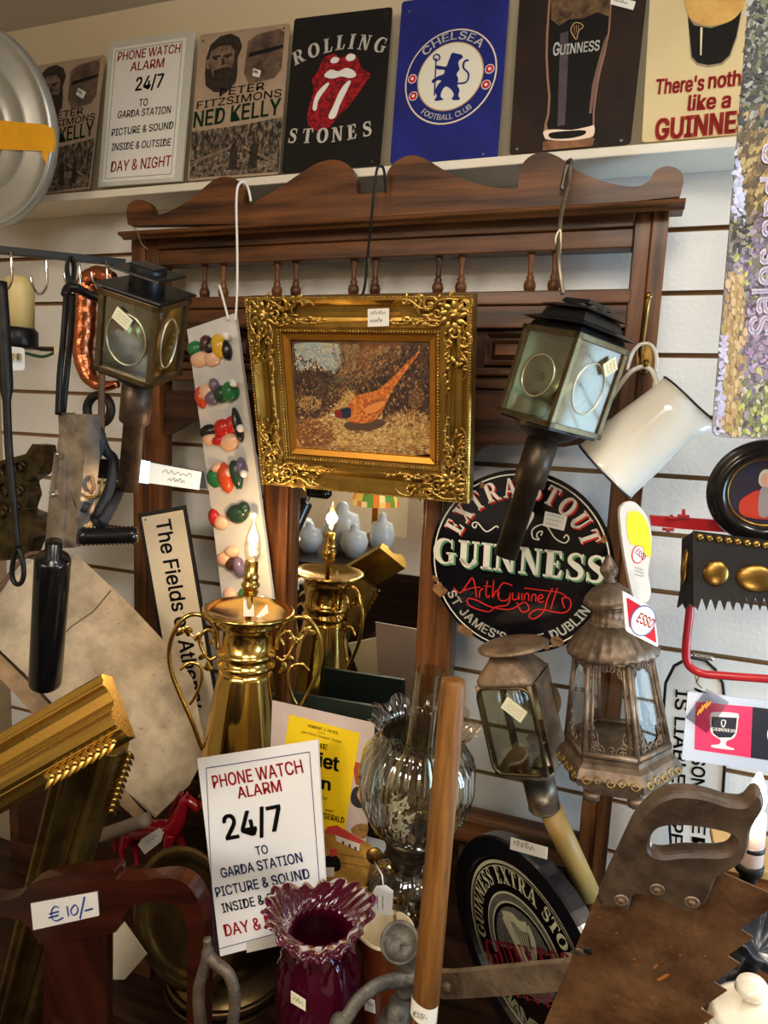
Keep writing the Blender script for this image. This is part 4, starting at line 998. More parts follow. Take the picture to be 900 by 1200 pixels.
MB().lathe([(20*u, zb_+24*u), (20*u, zb_+34*u), (41*u, zb_+32*u), (42*u, zb_+34*u), (36*u, zb_+37*u), (0, zb_+39*u)], RUSTM, 32, at(Vector((9*u, 0, 0))), sy=.8).build('chimney_cap', t)
MB().lathe([(30*u, za-3*u), (22*u, za-10*u), (19*u, za-14*u), (18*u, za-56*u), (19*u, za-54*u), (17*u, za-57*u)], PEWTER, 24, at(Vector((5*u, 0, 0)))).build('flange', t)
MB().tube(PP((641, 940, .185), (692, 1050, .17)), [13.5*u, 12.5*u], mat('pale_pole', (176, 140, 76), .45, var=.25, scale=14, stretch=(1, 1, .2)), 20).build('candle_tube', t, True)
b = MB(); Mx = Matrix.Translation((10*u, -hy-.003, zb_-24*u)) @ Matrix.Rotation(PI/2, 4, 'X') @ Matrix.Rotation(R_(-42), 4, 'Z')
b.prism([(-13*u, -8*u), (13*u, -8*u), (13*u, 8*u), (-13*u, 8*u)], 0, .0008, mat('ticket_paper', (234, 228, 196), .7), Mx)
for i in range(3): scribble(b, -10*u, (3-4*i)*u, 10*u, (3-4*i)*u, 2.5*u, MATS['ticket_ink'], .001, 4, Mx, i+5)
b.build('price_ticket', t)

# ------------------------------------------------------------------ round enamel sign
PLo = Plane((501, 650, .145), (715, 675, .145), (606, 768, .13))
t = thing('round_sign', 'round black enamel stout sign with white, green and red lettering', 'sign', PLo.M)
cx, cy = PLo.loc(607.5, 661); q = [PLo.loc(*p) for p in ((500.5, 650), (715, 672), (610, 554), (606, 768))]
RX = (q[1][0]-q[0][0])/2; RY = (q[2][1]-q[3][1])/2
ENB = mat('black_enamel', (14, 13, 15), .16, coat=.6, var=.2, scale=8)
ENW = mat('cream_enamel', (226, 218, 196), .25); ENG = mat('green_enamel', (92, 142, 96), .3); ENR = mat('red_enamel', (206, 40, 34), .3); RUST = mat('rust_patch', (92, 56, 28), .8, col2=(160, 116, 64), scale=90, bump=.4)
el = lambda k_, n=64: [(cx+RX*k_*math.cos(2*PI*i/n), cy+RY*k_*math.sin(2*PI*i/n)) for i in range(n)]
b = MB(); b.prism(el(1), -.004, -.0006, ENB); b.prism(el(.985), -.0006, 0, ENB)
pr = el(.955)
b.rib(pr+[pr[0]], .0022, .0004, ENW); b.build('disc', t)
ang = lambda p: math.degrees(math.atan2((PLo.loc(*p)[1]-cy)/RY, (PLo.loc(*p)[0]-cx)/RX))
b = MB()
a0, a1 = ang((536, 608)), ang((698, 632))
r_ = RX*.70
for m, z, off in ((ENR, .0004, (.0026, -.0022)), (ENW, .0008, (0, 0))):
    b.arctext('EXTRA STOUT', cx, cy, r_, a0+12, a1-4, RY*.2, m, z, serif=True, ry=RY*.72, off=off, wk=.93)
b.build('arched_lettering', t)
b = MB()
for m, z, off in ((ENG, .0004, (.0032, -.003)), (ENG, .0005, (.0016, -.0015)), (ENW, .0008, (0, 0))):
    b.serif('GUINNESS', PLo.loc(508, 659), PLo.loc(708, 684), RY*.29, m, z, .03, off)
b.build('name_lettering', t)
b = MB(); scr = lambda pts, wd=.0024: b.rib(spl([PLo.loc(420+x/3.6, 550+y/3.6) for x, y in pts], 6), wd, .0006, ENR)
scr([(402, 500), (430, 520), (462, 480), (482, 458), (494, 500), (498, 540)], .0022); scr([(440, 512), (480, 500), (515, 496)], .0016)
scr([(510, 540), (514, 512), (528, 502)], .002); scr([(545, 470), (538, 520), (545, 540), (556, 530)], .002); scr([(530, 492), (562, 494)], .0016); scr([(572, 468), (566, 540), (580, 512), (592, 516), (592, 544)], .002)
scr([(650, 490), (610, 480), (588, 520), (600, 552), (632, 548), (642, 520), (630, 570), (580, 580), (545, 600), (470, 575), (462, 545), (500, 552), (560, 580), (640, 590), (700, 560), (720, 590), (690, 600), (668, 560)], .0022)
scr([(652, 520), (652, 548), (672, 544), (676, 520), (678, 550)], .002); scr([(690, 522), (690, 552)], .002); scr([(700, 552), (704, 526), (718, 526), (718, 554)], .002); scr([(730, 556), (734, 530), (748, 530), (748, 558)], .002)
scr([(758, 548), (778, 540), (772, 528), (758, 540), (764, 560), (784, 556)], .002); scr([(820, 500), (800, 540), (780, 600), (740, 630), (720, 615), (760, 590), (860, 605), (895, 580), (890, 545), (860, 545), (870, 585)], .0022); scr([(700, 500), (780, 510), (850, 520), (880, 540)], .0016)
scr([(840, 500), (820, 560), (812, 590)], .002)
b.build('signature', t)
b = MB(); b.arctext("ST JAMES'S GATE DUBLIN", cx, cy, RX*.895, 208, 333, RY*.10, ENW, .0006, .035, True, ry=RY*.895, wk=.9); b.build('address_lettering', t)
b = MB()
sw = lambda pts, m=ENW: b.rib(spl([PLo.loc(420+x/3.6, 550+y/3.6) for x, y in pts], 6), .0021, .0006, m)
sw([(500, 232), (494, 246), (482, 240), (484, 226), (504, 226), (540, 262), (580, 240), (590, 246)]); b.build('scroll_ornament', t); b = MB()
sw([(770, 280), (776, 262), (760, 264), (752, 280), (762, 296), (738, 290), (732, 262), (752, 240), (790, 236), (830, 290), (870, 310), (888, 292), (878, 276), (866, 290)])
b.build('scroll_ornament', t); b = MB()
b.poly([PLo.loc(420+x/3.6, 550+y/3.6) for x, y in spl([(690, 200), (712, 176), (738, 180), (740, 200), (724, 230), (700, 270), (690, 286), (672, 270), (682, 240)], 3, True)], .0005, ENW)
for k_ in range(4): b.rib([PLo.loc(420+x/3.6, 550+y/3.6) for x, y in ((690+k_*9, 212-k_*4), (690+k_*6, 258-k_*14))], .0009, .0008, ENB)
b.build('harp', t)
rnd = random.Random(2)
for (x, y, r, n) in ((515, 690, 9, 9), (510, 678, 5, 8), (541, 737, 6, 8), (549, 742, 6, 8), (652, 752, 8, 9), (640, 757, 5, 8), (708, 632, 5, 8), (564, 568, 4, 7)):
    c0 = PLo.loc(x, y); s_ = S(x, y, .12); b = MB(); b.poly([(c0[0]+r*s_*rnd.uniform(.6, 1.15)*math.cos(2*PI*i/n), c0[1]+r*s_*rnd.uniform(.6, 1.1)*math.sin(2*PI*i/n)) for i in range(n)], .0011, RUST); b.build('rust_patch', t)
sticker('price_label', t, PLo, [(639, 599), (665, 605), (661, 622), (636, 616)], 3)

# ------------------------------------------------------------------ filigree lantern
M, ln = axis((724, 912, .26), (713, 652, .26)); u = ln/260.3; Mr = yaw_m(M, 22)
t = thing('lantern', 'brown metal hexagonal candle lantern with filigree panes right of the rusty lamp', 'lantern', Mr)
LM = mat('lantern_bronze', (128, 110, 92), .45, .6, col2=(80, 66, 54), scale=40, bump=.2, bscale=90)
LMO = mat('lantern_ochre', (168, 136, 70), .45, .75, col2=(104, 84, 52), scale=50, bump=.2)
def hexr(r, z, off=30): return [(r*math.cos(R_(60*i+off)), r*math.sin(R_(60*i+off)), z) for i in range(6)]
b = MB(); skin(b, [hexr(r*u, z*u) for r, z in ((52, 0), (52, 6), (60, 7), (60, 12), (70, 15), (72, 24), (66, 34), (60, 38), (60, 44))], LM, False, (1, 1))
for i in range(6):
    a = R_(60*i+30); b.lathe([(7*u, -9*u), (9*u, -8*u), (10*u, -2*u), (8*u, 2*u)], LM, 8, Matrix.Translation((48*u*math.cos(a), 48*u*math.sin(a), 0)))
b.build('base', t)
b = MB()
for i in range(6):
    a0_, a1_ = R_(60*i+30), R_(60*i+90); Mx = Matrix.Rotation(R_(60*i+60), 4, 'Z') @ Matrix.Translation((71*u*math.cos(R_(30)), 0, 24*u)) @ Matrix.Rotation(PI/2, 4, 'Z') @ Matrix.Rotation(R_(72), 4, 'X')
    for j in range(-2, 3):
        pts = [(j*13*u+r*u*math.cos(th), r*u*math.sin(th)*(1 if j % 2 else -1), .0006) for r, th in [(5.5*(1-.7*q_/14), 2*PI*1.1*q_/14) for q_ in range(15)]]
        b.tube([Mx @ Vector(p) for p in pts], 1.1*u, LMO, 5)
b.build('embossed_band', t)
b = MB(); zt_, zb2 = 150*u, 44*u; rt, rb_ = 42*u, 58*u
for i in range(6):
    p0 = Vector(hexr(rb_, zb2)[i]); p1 = Vector(hexr(rt, zt_)[i]); b.tube([p0, p1], 3.4*u, LM, 6)
    p2 = Vector(hexr(rb_, zb2)[(i+1) % 6]); p3 = Vector(hexr(rt, zt_)[(i+1) % 6])
    b.tube([p0+Vector((0, 0, 4*u)), p2+Vector((0, 0, 4*u))], 4*u, LM, 6); b.tube([p1-Vector((0, 0, 2*u)), p3-Vector((0, 0, 2*u))], 3*u, LM, 6)
    if i in (3, 4):
        for s_ in (.13, .87): b.tube([p0.lerp(p2, s_), p1.lerp(p3, s_)], 2*u, LM, 6)
b.build('pane_frame', t)
for i in range(6):
    p = [Vector(hexr(rb_*.97, zb2)[i]), Vector(hexr(rb_*.97, zb2)[(i+1) % 6]), Vector(hexr(rt*.97, zt_)[(i+1) % 6]), Vector(hexr(rt*.97, zt_)[i])]
    pane = MB().add(p, [(0, 1, 2, 3)], GLC).build('pane', t)
    if i in (2, 3, 4, 5):
        def W_(s_, v_): return (p[0].lerp(p[1], s_)).lerp(p[3].lerp(p[2], s_), v_)*1.025
        fb = (MB(), MB())
        for (s0, v0, r, a_, d) in ((.14, .08, .09, 0, 1), (.3, .06, .07, 2, -1), (.86, .08, .09, 3, -1), (.7, .06, .07, 1, 1), (.16, .2, .07, 1, -1), (.84, .2, .07, 2, 1), (.5, .07, .06, 0, 1), (.15, .93, .08, 0, -1), (.3, .94, .07, 1, 1), (.85, .93, .08, 3, 1), (.7, .94, .07, 2, -1), (.5, .92, .08, 1, 1), (.14, .82, .06, 2, 1), (.86, .82, .06, 1, -1), (.4, .9, .05, 1, -1), (.6, .9, .05, 2, 1), (.22, .13, .05, 4, 1), (.78, .13, .05, 5, -1), (.22, .86, .05, 4, 1), (.78, .86, .05, 5, -1), (.13, .3, .05, 2, 1), (.87, .3, .05, 2, -1)):
            pts = [W_(s0+r*1.5*(1-.75*j/16)*math.cos(a_+d*2*PI*1.25*j/16), v0+r*(1-.75*j/16)*math.sin(a_+d*2*PI*1.25*j/16)) for j in range(17)]
            fb[v0 > .5].tube(pts, 1.0*u, LM, 5)
        for b in fb: b.build('filigree', pane)
flute = lambda n, am: (lambda r, z, a: (r*(1+am*abs(math.sin(n*a/2))), z))
MB().lathe([(41*u, 150*u), (49*u, 151*u), (50*u, 155*u), (45*u, 164*u), (35*u, 175*u), (26*u, 184*u)], LM, 72, fn=flute(24, .06)).build('skirt_roof', t)
MB().lathe([(26*u, 183*u), (27*u, 186*u), (23*u, 188*u), (21*u, 200*u), (24*u, 202*u), (25*u, 205*u), (22*u, 207*u)], LM, 72, fn=flute(18, -.05)).build('pierced_collar', t)
MB().lathe([(27*u, 205*u), (30*u, 208*u), (28*u, 214*u), (21*u, 222*u), (11*u, 229*u), (6*u, 231*u)], LM, 48, fn=flute(12, .03)).build('dome', t)
MB().lathe([(5*u, 230*u), (8*u, 232*u), (5*u, 235*u), (9*u, 241*u), (10*u, 246*u), (6*u, 254*u), (3*u, 260*u), (0, 263*u)], LM, 32, fn=flute(8, .05)).build('finial', t)

# ------------------------------------------------------------------ enamel jug on its brass hook
M, ln = axis((709, 552, .205), (805, 467, .205)); u = ln/127.6
t = thing('enamel_jug', 'white enamel jug hanging on its side from the brass hook', 'jug', M)
EN = mat('white_enamel', (222, 215, 200), .14, var=.03, scale=6, coat=.4, spec=.6); RIMD = mat('blue_black_rim', (30, 30, 34), .35)
b = MB()
def spoutfn(r, z, a):
    k_ = max(0, (z/u-92)/36); g_ = math.exp(-((a-5.75)/.36)**2) if r > 10*u else 0
    return (r+g_*k_*20*u, z+g_*k_*2*u)
b.lathe([(0, 2*u), (38*u, 2*u), (43*u, 0), (44*u, 2*u), (43*u, 6*u), (41*u, 60*u), (36.5*u, 100*u), (35*u, 126*u), (34*u, 126*u), (35*u, 100*u), (39*u, 60*u), (41*u, 8*u), (0, 6*u)], EN, 56, None, spoutfn, close=False)
b.build('body', t)
b = MB(); b.tube([(spoutfn(35*u, 127*u, 2*PI*i/56)[0]*math.cos(2*PI*i/56), spoutfn(35*u, 127*u, 2*PI*i/56)[0]*math.sin(2*PI*i/56), spoutfn(35*u, 127*u, 2*PI*i/56)[1]) for i in range(56)], 1.3*u, RIMD, 6, True)
b.tube([(43.5*u*math.cos(2*PI*i/40), 43.5*u*math.sin(2*PI*i/40), 0) for i in range(40)], 1.4*u, RIMD, 6, True); b.build('dark_rim', t)
b = MB(); rod(b, PP((701, 503, .2), (706, 486, .2), (722, 458, .205), (738, 437, .207), (752, 430, .205), (762, 433, .208), (768, 444, .207), (771, 456, .205)), .0034, EN, 8, 6, False, 1.5); b.build('handle', t, True)
b = MB(); rod(b, PP((735, 434, .2), (741, 414, .195), (750, 404, .19), (762, 404, .19), (769, 416, .2), (769, 436, .21)), .0028, EN, 8, 6); b.build('handle_strap', t, True)
t = thing('coat_hook', 'tall brass coat hook on the right post of the overmantel', 'hook', at(P(752, 420, .1)))
b = MB(); rod(b, PP((760, 348, .17), (757, 365, .165), (753, 395, .14), (751, 412, .12), (752, 420, .11), (752, 428, .14), (756, 434, .19), (757, 424, .215)), .0042, BRASSD, 10); b.ball(P(760, 347, .17), .0058, BRASSD, 10, 8); b.build('prong', t, True)
PLk = Plane((745, 404, .107), (764, 404, .107), (745, 436, .107)); MB().prism(PLk.L(spl([(753, 402), (762, 408), (764, 424), (758, 436), (749, 434), (746, 420), (748, 406)], 4, True)), -.006, 0, BRASSD, PLk.M).build('back_plate', t, True, .001)

# ------------------------------------------------------------------ drop-shaped plaque and oval-logo tile
cr = lambda ox, oy, k_, pts: [(ox+x*k_, oy+y*k_) for x, y in pts]
PLe = Plane((726, 600, .345), (764, 612, .325), (738, 700, .34))
t = thing('drop_plaque', 'white drop-shaped plaque with a plain yellow top above the square red tile', 'plaque', PLe.M)
o3 = lambda pts: PLe.L(cr(650, 550, 1/3.6, pts))
b = MB(); b.prism(o3(spl([(275, 190), (288, 150), (322, 135), (352, 150), (392, 205), (410, 290), (404, 370), (394, 440), (406, 510), (394, 556), (366, 562), (336, 545), (312, 450), (290, 330)], 4, True)), -.006, 0, mat('plaque_white', (200, 194, 184), .4, var=.05)); b.build('body', t, False, .001)
b = MB(); b.poly(o3(spl([(308, 186), (350, 178), (384, 214), (404, 280), (406, 350), (396, 372), (360, 330), (318, 310), (304, 250)], 4, True)), .0006, mat('plaque_yellow', (232, 206, 30), .35)); b.build('yellow_area', t)
b = MB(); c0 = o3([(351, 358)])[0]; s_ = S(748, 650, .26)/3.6
b.ell(c0[0], c0[1], 26*s_, 37*s_, .0006, RED, 20, .2); b.ell(c0[0], c0[1], 22*s_, 32*s_, .0009, WHITE, 20, .2); b.text('ESSO', o3([(336, 350)])[0], o3([(370, 384)])[0], 22*s_, RED, .0012, .04)
b.build('logo', t)
b = MB()
for i in range(3): p0, p1 = o3([(335, 415+14*i), (372, 428+14*i)]); scribble(b, p0[0], p0[1], p1[0], p1[1], 9*s_, INK, .0008, 4, None, i)
b.build('pen_note', t)
PLt = Plane((730, 693, .372), (765, 712, .362), (734, 743, .368))
t = thing('logo_tile', 'square red and white tile with an oval red lettered logo by the lantern roof', 'sign', PLt.M)
o3 = lambda pts: PLt.L(cr(650, 550, 1/3.6, pts))
qq = [(286, 514), (420, 590), (438, 752), (300, 682)]
MB().prism(rquad(PLt.L(cr(650, 550, 1/3.6, qq)), .004), -.006, 0, WHITE).build('body', t, False, .0008)
b = MB(); b.poly(rquad(o3([(302, 538), (414, 606), (430, 734), (314, 666)]), .003), .0004, mat('tile_red', (190, 26, 50), .35))
c0 = o3([(372, 638)])[0]; b.ell(c0[0], c0[1], 47*s_*1.0, 62*s_*1.0, .0007, mat('tile_blue', (70, 100, 160), .4), 24, .35); b.ell(c0[0], c0[1], 43*s_, 57*s_, .001, WHITE, 24, .35)
b.text('ESSO', o3([(342, 640)])[0], o3([(404, 670)])[0], 38*s_, RED, .0013, .03); b.build('logo', t)

# ------------------------------------------------------------------ black oval frame, red bow saw, leather strap
PLv = Plane((833, 578, .2), (960, 590, .2), (895, 640, .19))
t = thing('oval_picture', 'round black moulded frame with small portrait in a red coat on the right wall', 'picture', PLv.M)
cx, cy = PLv.loc(897, 577); R0 = (PLv.loc(897, 516)[1]-PLv.loc(897, 638)[1])/2
BF = mat('ebonised_frame', (20, 17, 16), .22, coat=.5)
MB().lathe([(R0*.66, -.006), (R0*1.0, -.006), (R0*1.02, .002), (R0*.97, .008), (R0*.9, .005), (R0*.84, .011), (R0*.74, .013), (R0*.68, .006), (R0*.64, .0)], BF, 64, at((cx, cy, 0)), close=False).build('frame', t)
MB().lathe([(R0*.66, .003), (R0*.645, .004), (R0*.62, .0)], BRASSD, 48, at((cx, cy, 0)), close=False).build('gilt_slip', t)
b = MB(); b.ell(cx, cy, R0*.66, R0*.66, -.002, mat('portrait_ground', (40, 40, 66), .4, col2=(58, 48, 50), scale=30), 40)
O = lambda pts: PLv.L(cr(650, 550, 1/3.6, pts))
b.poly(O(spl([(780, 140), (830, 100), (872, 88), (930, 100), (960, 150), (960, 210), (800, 200)], 3, True)), -.0014, mat('portrait_red', (200, 62, 44), .4)); b.poly(O(spl([(866, 90), (900, 80), (906, 190), (862, 195)], 3, True)), -.001, mat('portrait_grey', (150, 140, 140), .4))
b.poly(O(spl([(862, 60), (866, 20), (890, 0), (916, 15), (916, 60), (890, 80)], 3, True)), -.0011, mat('portrait_hair', (206, 196, 180), .4)); b.poly(O(spl([(872, 60), (874, 30), (892, 18), (908, 34), (906, 62), (890, 76)], 3, True)), -.0008, mat('portrait_skin', (210, 160, 130), .4))
b.build('portrait', t)
RDP = mat('red_gloss_paint', (176, 28, 34), .3, var=.2, scale=20, coat=.3)
t = thing('bow_saw', 'red tubular bow saw hanging behind the black leather strap', 'saw', at(P(806, 790, .16)))
PLb = Plane((762, 605, .17), (900, 628, .17), (762, 640, .17))
MB().prism(PLb.L([(761, 604), (790, 606), (850, 610), (862, 617), (930, 630), (930, 645), (850, 624), (800, 620), (763, 616)]), -.008, 0, RDP, PLb.M).build('top_bar', t, True, .002)
b = MB(); rod(b, PP((816, 625, .165), (810, 690, .165), (808, 720, .165), (804, 760, .165), (807, 779, .165), (822, 789, .165), (850, 792, .165), (905, 796, .165), (960, 800, .165)), .0062, RDP, 12, 8); b.build('tube_frame', t, True)
for x, y, l in ((801, 606, -9), (783, 619, 5), (787, 607, -3)):
    MB().tube(PP((x, y, .176), (x, y+l, .178)), .0025, RDP, 8).tube(PP((x-7, y+l*.2, .178), (x+7, y+l*.2+1, .178)), .0022, RDP, 8).build('wing_nut', t, True)
LEA = mat('black_leather', (26, 24, 24), .45, var=.2, scale=30, bump=.25, bscale=160)
PLl = Plane((813, 622, .225), (905, 633, .225), (813, 712, .225))
t = thing('leather_strap', 'black leather strap with round brass bosses and zigzag lower edge', 'strap', PLl.M)
zg = []
n = 13
for i in range(n):
    x = 948-i*(948-812)/n; zg += [(x, 700 if i % 1 == 0 else 700), (x-5, 716-(0 if x < 900 else -4)*1)]
b = MB(); b.prism(PLl.L([(812, 622), (950, 640)]+[(p[0], p[1]) for p in zg]+[(812, 704)]), -.004, 0, LEA); b.build('front_flap', t, False, .0008)
PLs2 = Plane((798, 640, .18), (813, 626, .224), (796, 706, .18)); MB().prism(PLs2.L([(799, 632), (812, 623), (813, 712), (808, 706), (803, 714), (799, 706), (793, 712), (797, 690)]), -.003, 0, LEA, PLs2.M).build('side_flap', t, True, .0006)
for x, y, rx, ry in ((839, 672, 14.5, 16), (886, 678, 22, 17), (935, 684, 15, 16)):
    c0 = PLl.loc(x, y); s_ = S(x, y, .225); MB().ball((c0[0], c0[1], .0), (rx*s_, ry*s_, .007), BRASSD, 20, 10).build('brass_boss', t)
c0 = P(803, 664, .2); s_ = S(803, 664, .2); MB().ball(c0, (5*s_, 9*s_, 22*s_), BRASSD, 14, 10).build('brass_boss', t, True)
for i in range(11):
    c0 = PLl.loc(820+i*11, 629+i*1.4); MB().ball((c0[0], c0[1], .001), (4.6*s_, 4.6*s_, .004), BRASSD, 12, 8).build('stud', t)

# ------------------------------------------------------------------ white cast sign, stout card
PLi = Plane((778, 800, .06), (842, 805, .06), (782, 1010, .05))
t = thing('enamel_notice', 'white round-topped notice with sideways black lettering behind the lantern', 'sign', PLi.M)
out = [(790, 1045), (784, 960), (779, 900), (777, 840), (780, 800), (790, 780), (808, 770), (826, 773), (838, 784), (847, 800), (850, 830), (849, 900), (845, 960), (842, 1045)]
q = PLi.L(out); b = MB().prism(q, -.006, 0, mat('notice_white', (222, 218, 208), .45)); b.build('plate', t)
b = MB(); b.tube([(x, y, .001) for x, y in q], .0026, BLACK, 6, True); b.build('rim', t)
b = MB()
def vt(s, x0, y0, y1, wd, x1=None): b.text(s, PLi.loc(x0, y0), PLi.loc(x1 or x0, y1), wd*S(800, 900, .06), BLACK, .0012, .03)
vt('IS LIABLE TO PEN', 792, 808, 1002, 14, 784); vt('ANY PERSON', 814, 806, 922, 14, 810); vt('PER', 813, 934, 1000, 14, 810)
b.build('lettering', t)
b = MB(); rod(b, PP((822, 806, .07), (817, 800, .075), (815, 790, .075), (818, 783, .07), (820, 790, .08), (816, 800, .085)), .0012, BRASSD, 6); rod(b, PP((812, 768, .07), (836, 772, .07)), .004, CHROME); b.build('hanger', t, True)
PLj = Plane((806, 812, .3), (915, 823, .3), (799, 889, .29))
t = thing('stout_card', 'pale blue card with pink panel showing a stemmed stout glass', 'sign', PLj.M)
MB().prism(PLj.L([(806, 811), (960, 828), (950, 912), (799, 890)]), -.003, 0, mat('pale_blue_card', (192, 204, 224), .35)).build('card', t)
o2 = lambda pts: PLj.L(cr(700, 750, 1/4.5, pts))
b = MB(); b.poly(o2([(518, 325), (818, 352), (808, 620), (512, 576)]), .0005, mat('pink_print', (228, 62, 106), .4)); b.poly(o2([(818, 352), (1100, 385), (1090, 660), (808, 620)]), .0005, mat('charcoal_print', (44, 46, 58), .4))
b.poly(o2(spl([(600, 382), (640, 378), (740, 386), (742, 420), (734, 490), (712, 520), (682, 530), (680, 556), (718, 570), (716, 578), (640, 570), (602, 562), (604, 552), (644, 548), (648, 524), (610, 500), (596, 470), (594, 410)], 2, True)), .0008, WHITE)
b.poly(o2([(602, 402), (736, 408), (728, 488), (705, 512), (640, 512), (612, 492), (602, 460)]), .0011, mat('charcoal_print', (44, 46, 58), .4))
b.ell(*o2([(960, 500)])[0], .014, .018, .0008, WHITE, 24); b.build('glass_picture', t)
b = MB(); b.serif('GUINNESS', o2([(602, 474)])[0], o2([(728, 486)])[0], .0046, WHITE, .0014, .02)
b.rib(o2(spl([(654, 424), (656, 448), (666, 456), (676, 424), (656, 420)], 3)), .0012, .0014, WHITE); b.build('lettering', t)
b = MB(); b.prism(o2([(575, 250), (692, 322), (576, 486), (464, 402)]), .003, .0036, glass('clear_plastic', (236, 236, 240), .12, .1)); scribble(b, *o2([(530, 390)])[0], *o2([(596, 330)])[0], .012, mat('orange_ink', (226, 150, 50), .5), .0042, 5); b.build('plastic_tag', t)
# ------------------------------------------------------------------ furniture that carries the lower things
w_tb = wood('dark_table_wood', (30, 17, 11), (58, 34, 20), 'x', .35)
ZT = .80
xt0, xt1 = -.43, .62
t = thing('side_table', 'dark wooden side table under the vase, lamps and saw', 'table', at(Vector((.1, -.45, 0))))
MB().box((xt0, -.86, ZT-.03), (xt1, -.112, ZT), w_tb).build('table_top', t, True, .003)
MB().box((xt0+.03, -.83, ZT-.12), (xt1-.03, -.14, ZT-.03), w_tb).build('apron', t, True, .002)
for x in (xt0+.05, xt1-.05):
    for y in (-.81, -.16): MB().lathe([(.02, 0), (.024, .1), (.018, .3), (.026, .6), (.026, ZT-.03)], w_tb, 16, at((x, y, 0))).build('leg', t, True)
ZL = .70
t = thing('low_cabinet', 'dark low cabinet with moulded top edge under the brass pan', 'cabinet', at(Vector((-.9, -.25, 0))))
MB().box((-1.38, -.40, ZL-.022), (-.455, -.112, ZL), w_tb).build('top', t, True, .004)
MB().box((-1.36, -.385, ZL-.04), (-.47, -.112, ZL-.022), w_tb).build('top_moulding', t, True, .006)
MB().box((-1.34, -.365, .06), (-.49, -.112, ZL-.04), w_tb).build('body', t, True)
for x in (-1.32, -.905):
    d_ = MB().rframe(.39, .5, [(0, -.365), (0, .0), (.0, .376), (.05, .376), (.055, .37), (.195, .37)][2:], w_d, Matrix.Rotation(PI/2, 4, 'X'), x+.2, .36).build('door', t, True)
    MB().ball((x+(.36 if x < -1 else .04), -.385, .4), .012, BRASSD).build('knob', d_, False)
for kx in (-1.3, -.53): MB().box((kx-.03, -.36, 0), (kx+.03, -.3, .06), w_tb).build('foot', t, True)

# ------------------------------------------------------------------ brass ewer lamp in front of the mirror
M, ln = axis((283, 880, .24), (292, 714, .24)); u = ln/166.2
M2 = M.copy(); M2.translation = M.translation-M.to_3x3() @ Vector((0, 0, 60*u))
t = thing('ewer_lamp', 'tall polished brass ewer lamp with scrolled handles and a lit candle bulb', 'lamp', M2)
off = 60*u
pr = [(0, -60), (46, -60), (48, -54), (40, -48), (44, -40), (46, 0), (43, 20), (37, 60), (31, 92), (30, 100)]
pr2 = [(30, 100), (33, 102), (34, 105), (32, 108), (29, 111), (30, 113), (33, 115), (34, 118), (32, 121), (29, 123), (29, 140), (31, 146), (36, 150), (38, 153), (35, 156), (44, 160), (52, 163), (53, 166), (50, 167), (42, 163), (28, 160), (12, 158), (0, 157.5)]
flt = lambda r, z, a: (r*(1+.018*math.cos(12*a)*(1 if 0 < z/u-60 < 96 else 0)), z)
MB().lathe([(r*u, z*u+off) for r, z in pr], BRASS, 64, fn=flt).build('body', t)
MB().lathe([(r*u, z*u+off) for r, z in pr2], BRASS, 56).build('neck', t)
def handle(sx):
    b = MB(); Q = lambda x, z: (sx*x*u, 0, z*u+off)
    main = spl([Q(*p) for p in ((34, 120), (36, 142), (48, 156), (66, 158), (80, 144), (87, 120), (84, 94), (71, 62), (58, 34), (48, 8), (44, 2))], 6)
    b.tube(main, [2.6*u]*len(main), BRASS, 8)
    b.tube(spl([Q(*p) for p in ((34, 112), (42, 108), (50, 118), (54, 132), (46, 142), (38, 136), (42, 126))], 6), 2.0*u, BRASS, 8)
    b.tube(spl([Q(*p) for p in ((74, 96), (64, 104), (52, 100), (50, 84), (56, 66), (62, 56))], 6), 2.0*u, BRASS, 8)
    h = b.build('handle', t)
    b = MB()
    for x, z, a in ((62, 140, .4), (66, 134, 1.4), (60, 130, 2.6), (70, 142, -.4), (54, 108, 2.5), (48, 100, 3.6), (44, 106, 4.6)):
        Mx = Matrix.Translation(Q(x, z)) @ Matrix.Rotation(PI/2, 4, 'X')
        for y in (1,): 
            bb = MB(); leaf(bb, 0, 0, 13*u, 3.6*u, a if sx > 0 else PI-a, 0, BRASS, .25); b.add([Mx @ p for p in bb.v], bb.f, BRASS, True)
    b.tube([Q(50, 126), Q(58, 130), Q(66, 140)], 1.2*u, BRASS, 6)
    b.build('leaf_sprig', h)
handle(1); handle(-1)
sp_ = u
MB().lathe([(3.6*u, 157*u+off), (3.6*u, 180*u+off), (8*u, 182*u+off), (9.5*u, 186*u+off), (8*u, 190*u+off), (10.5*u, 192*u+off), (10.5*u, 195*u+off), (8.5*u, 197*u+off), (8.5*u, 201*u+off), (9.8*u, 203*u+off), (7.6*u, 206*u+off), (7.6*u, 221*u+off), (0, 221*u+off)], BRASS, 28).build('socket', t)
bz = 221*u+off
bulb_p = [(6*u, bz), (8.5*u, bz+8*u), (9.5*u, bz+16*u), (8*u, bz+26*u), (4.5*u, bz+36*u), (1.2*u, bz+43*u), (0, bz+44*u)]
EMB = mat('bulb_filament', (255, 196, 110), .5, emit=60)
bb = MB().lathe(bulb_p, glass('bulb_glass', (255, 250, 240), .05), 20, close=False).build('bulb', t)
MB().lathe([(0, bz+4*u), (2.4*u, bz+7*u), (3.4*u, bz+16*u), (2.2*u, bz+27*u), (0, bz+31*u)], EMB, 10).build('filament', bb)
l = bpy.data.lights.new('ewer_bulb_light', 'POINT'); l.energy = 1.3; l.color = (1, .72, .42); l.shadow_soft_size = .012
lo_ = bpy.data.objects.new('ewer_bulb_light', l); COL.objects.link(lo_); lo_.location = (0, 0, bz+20*u); lo_.parent = t
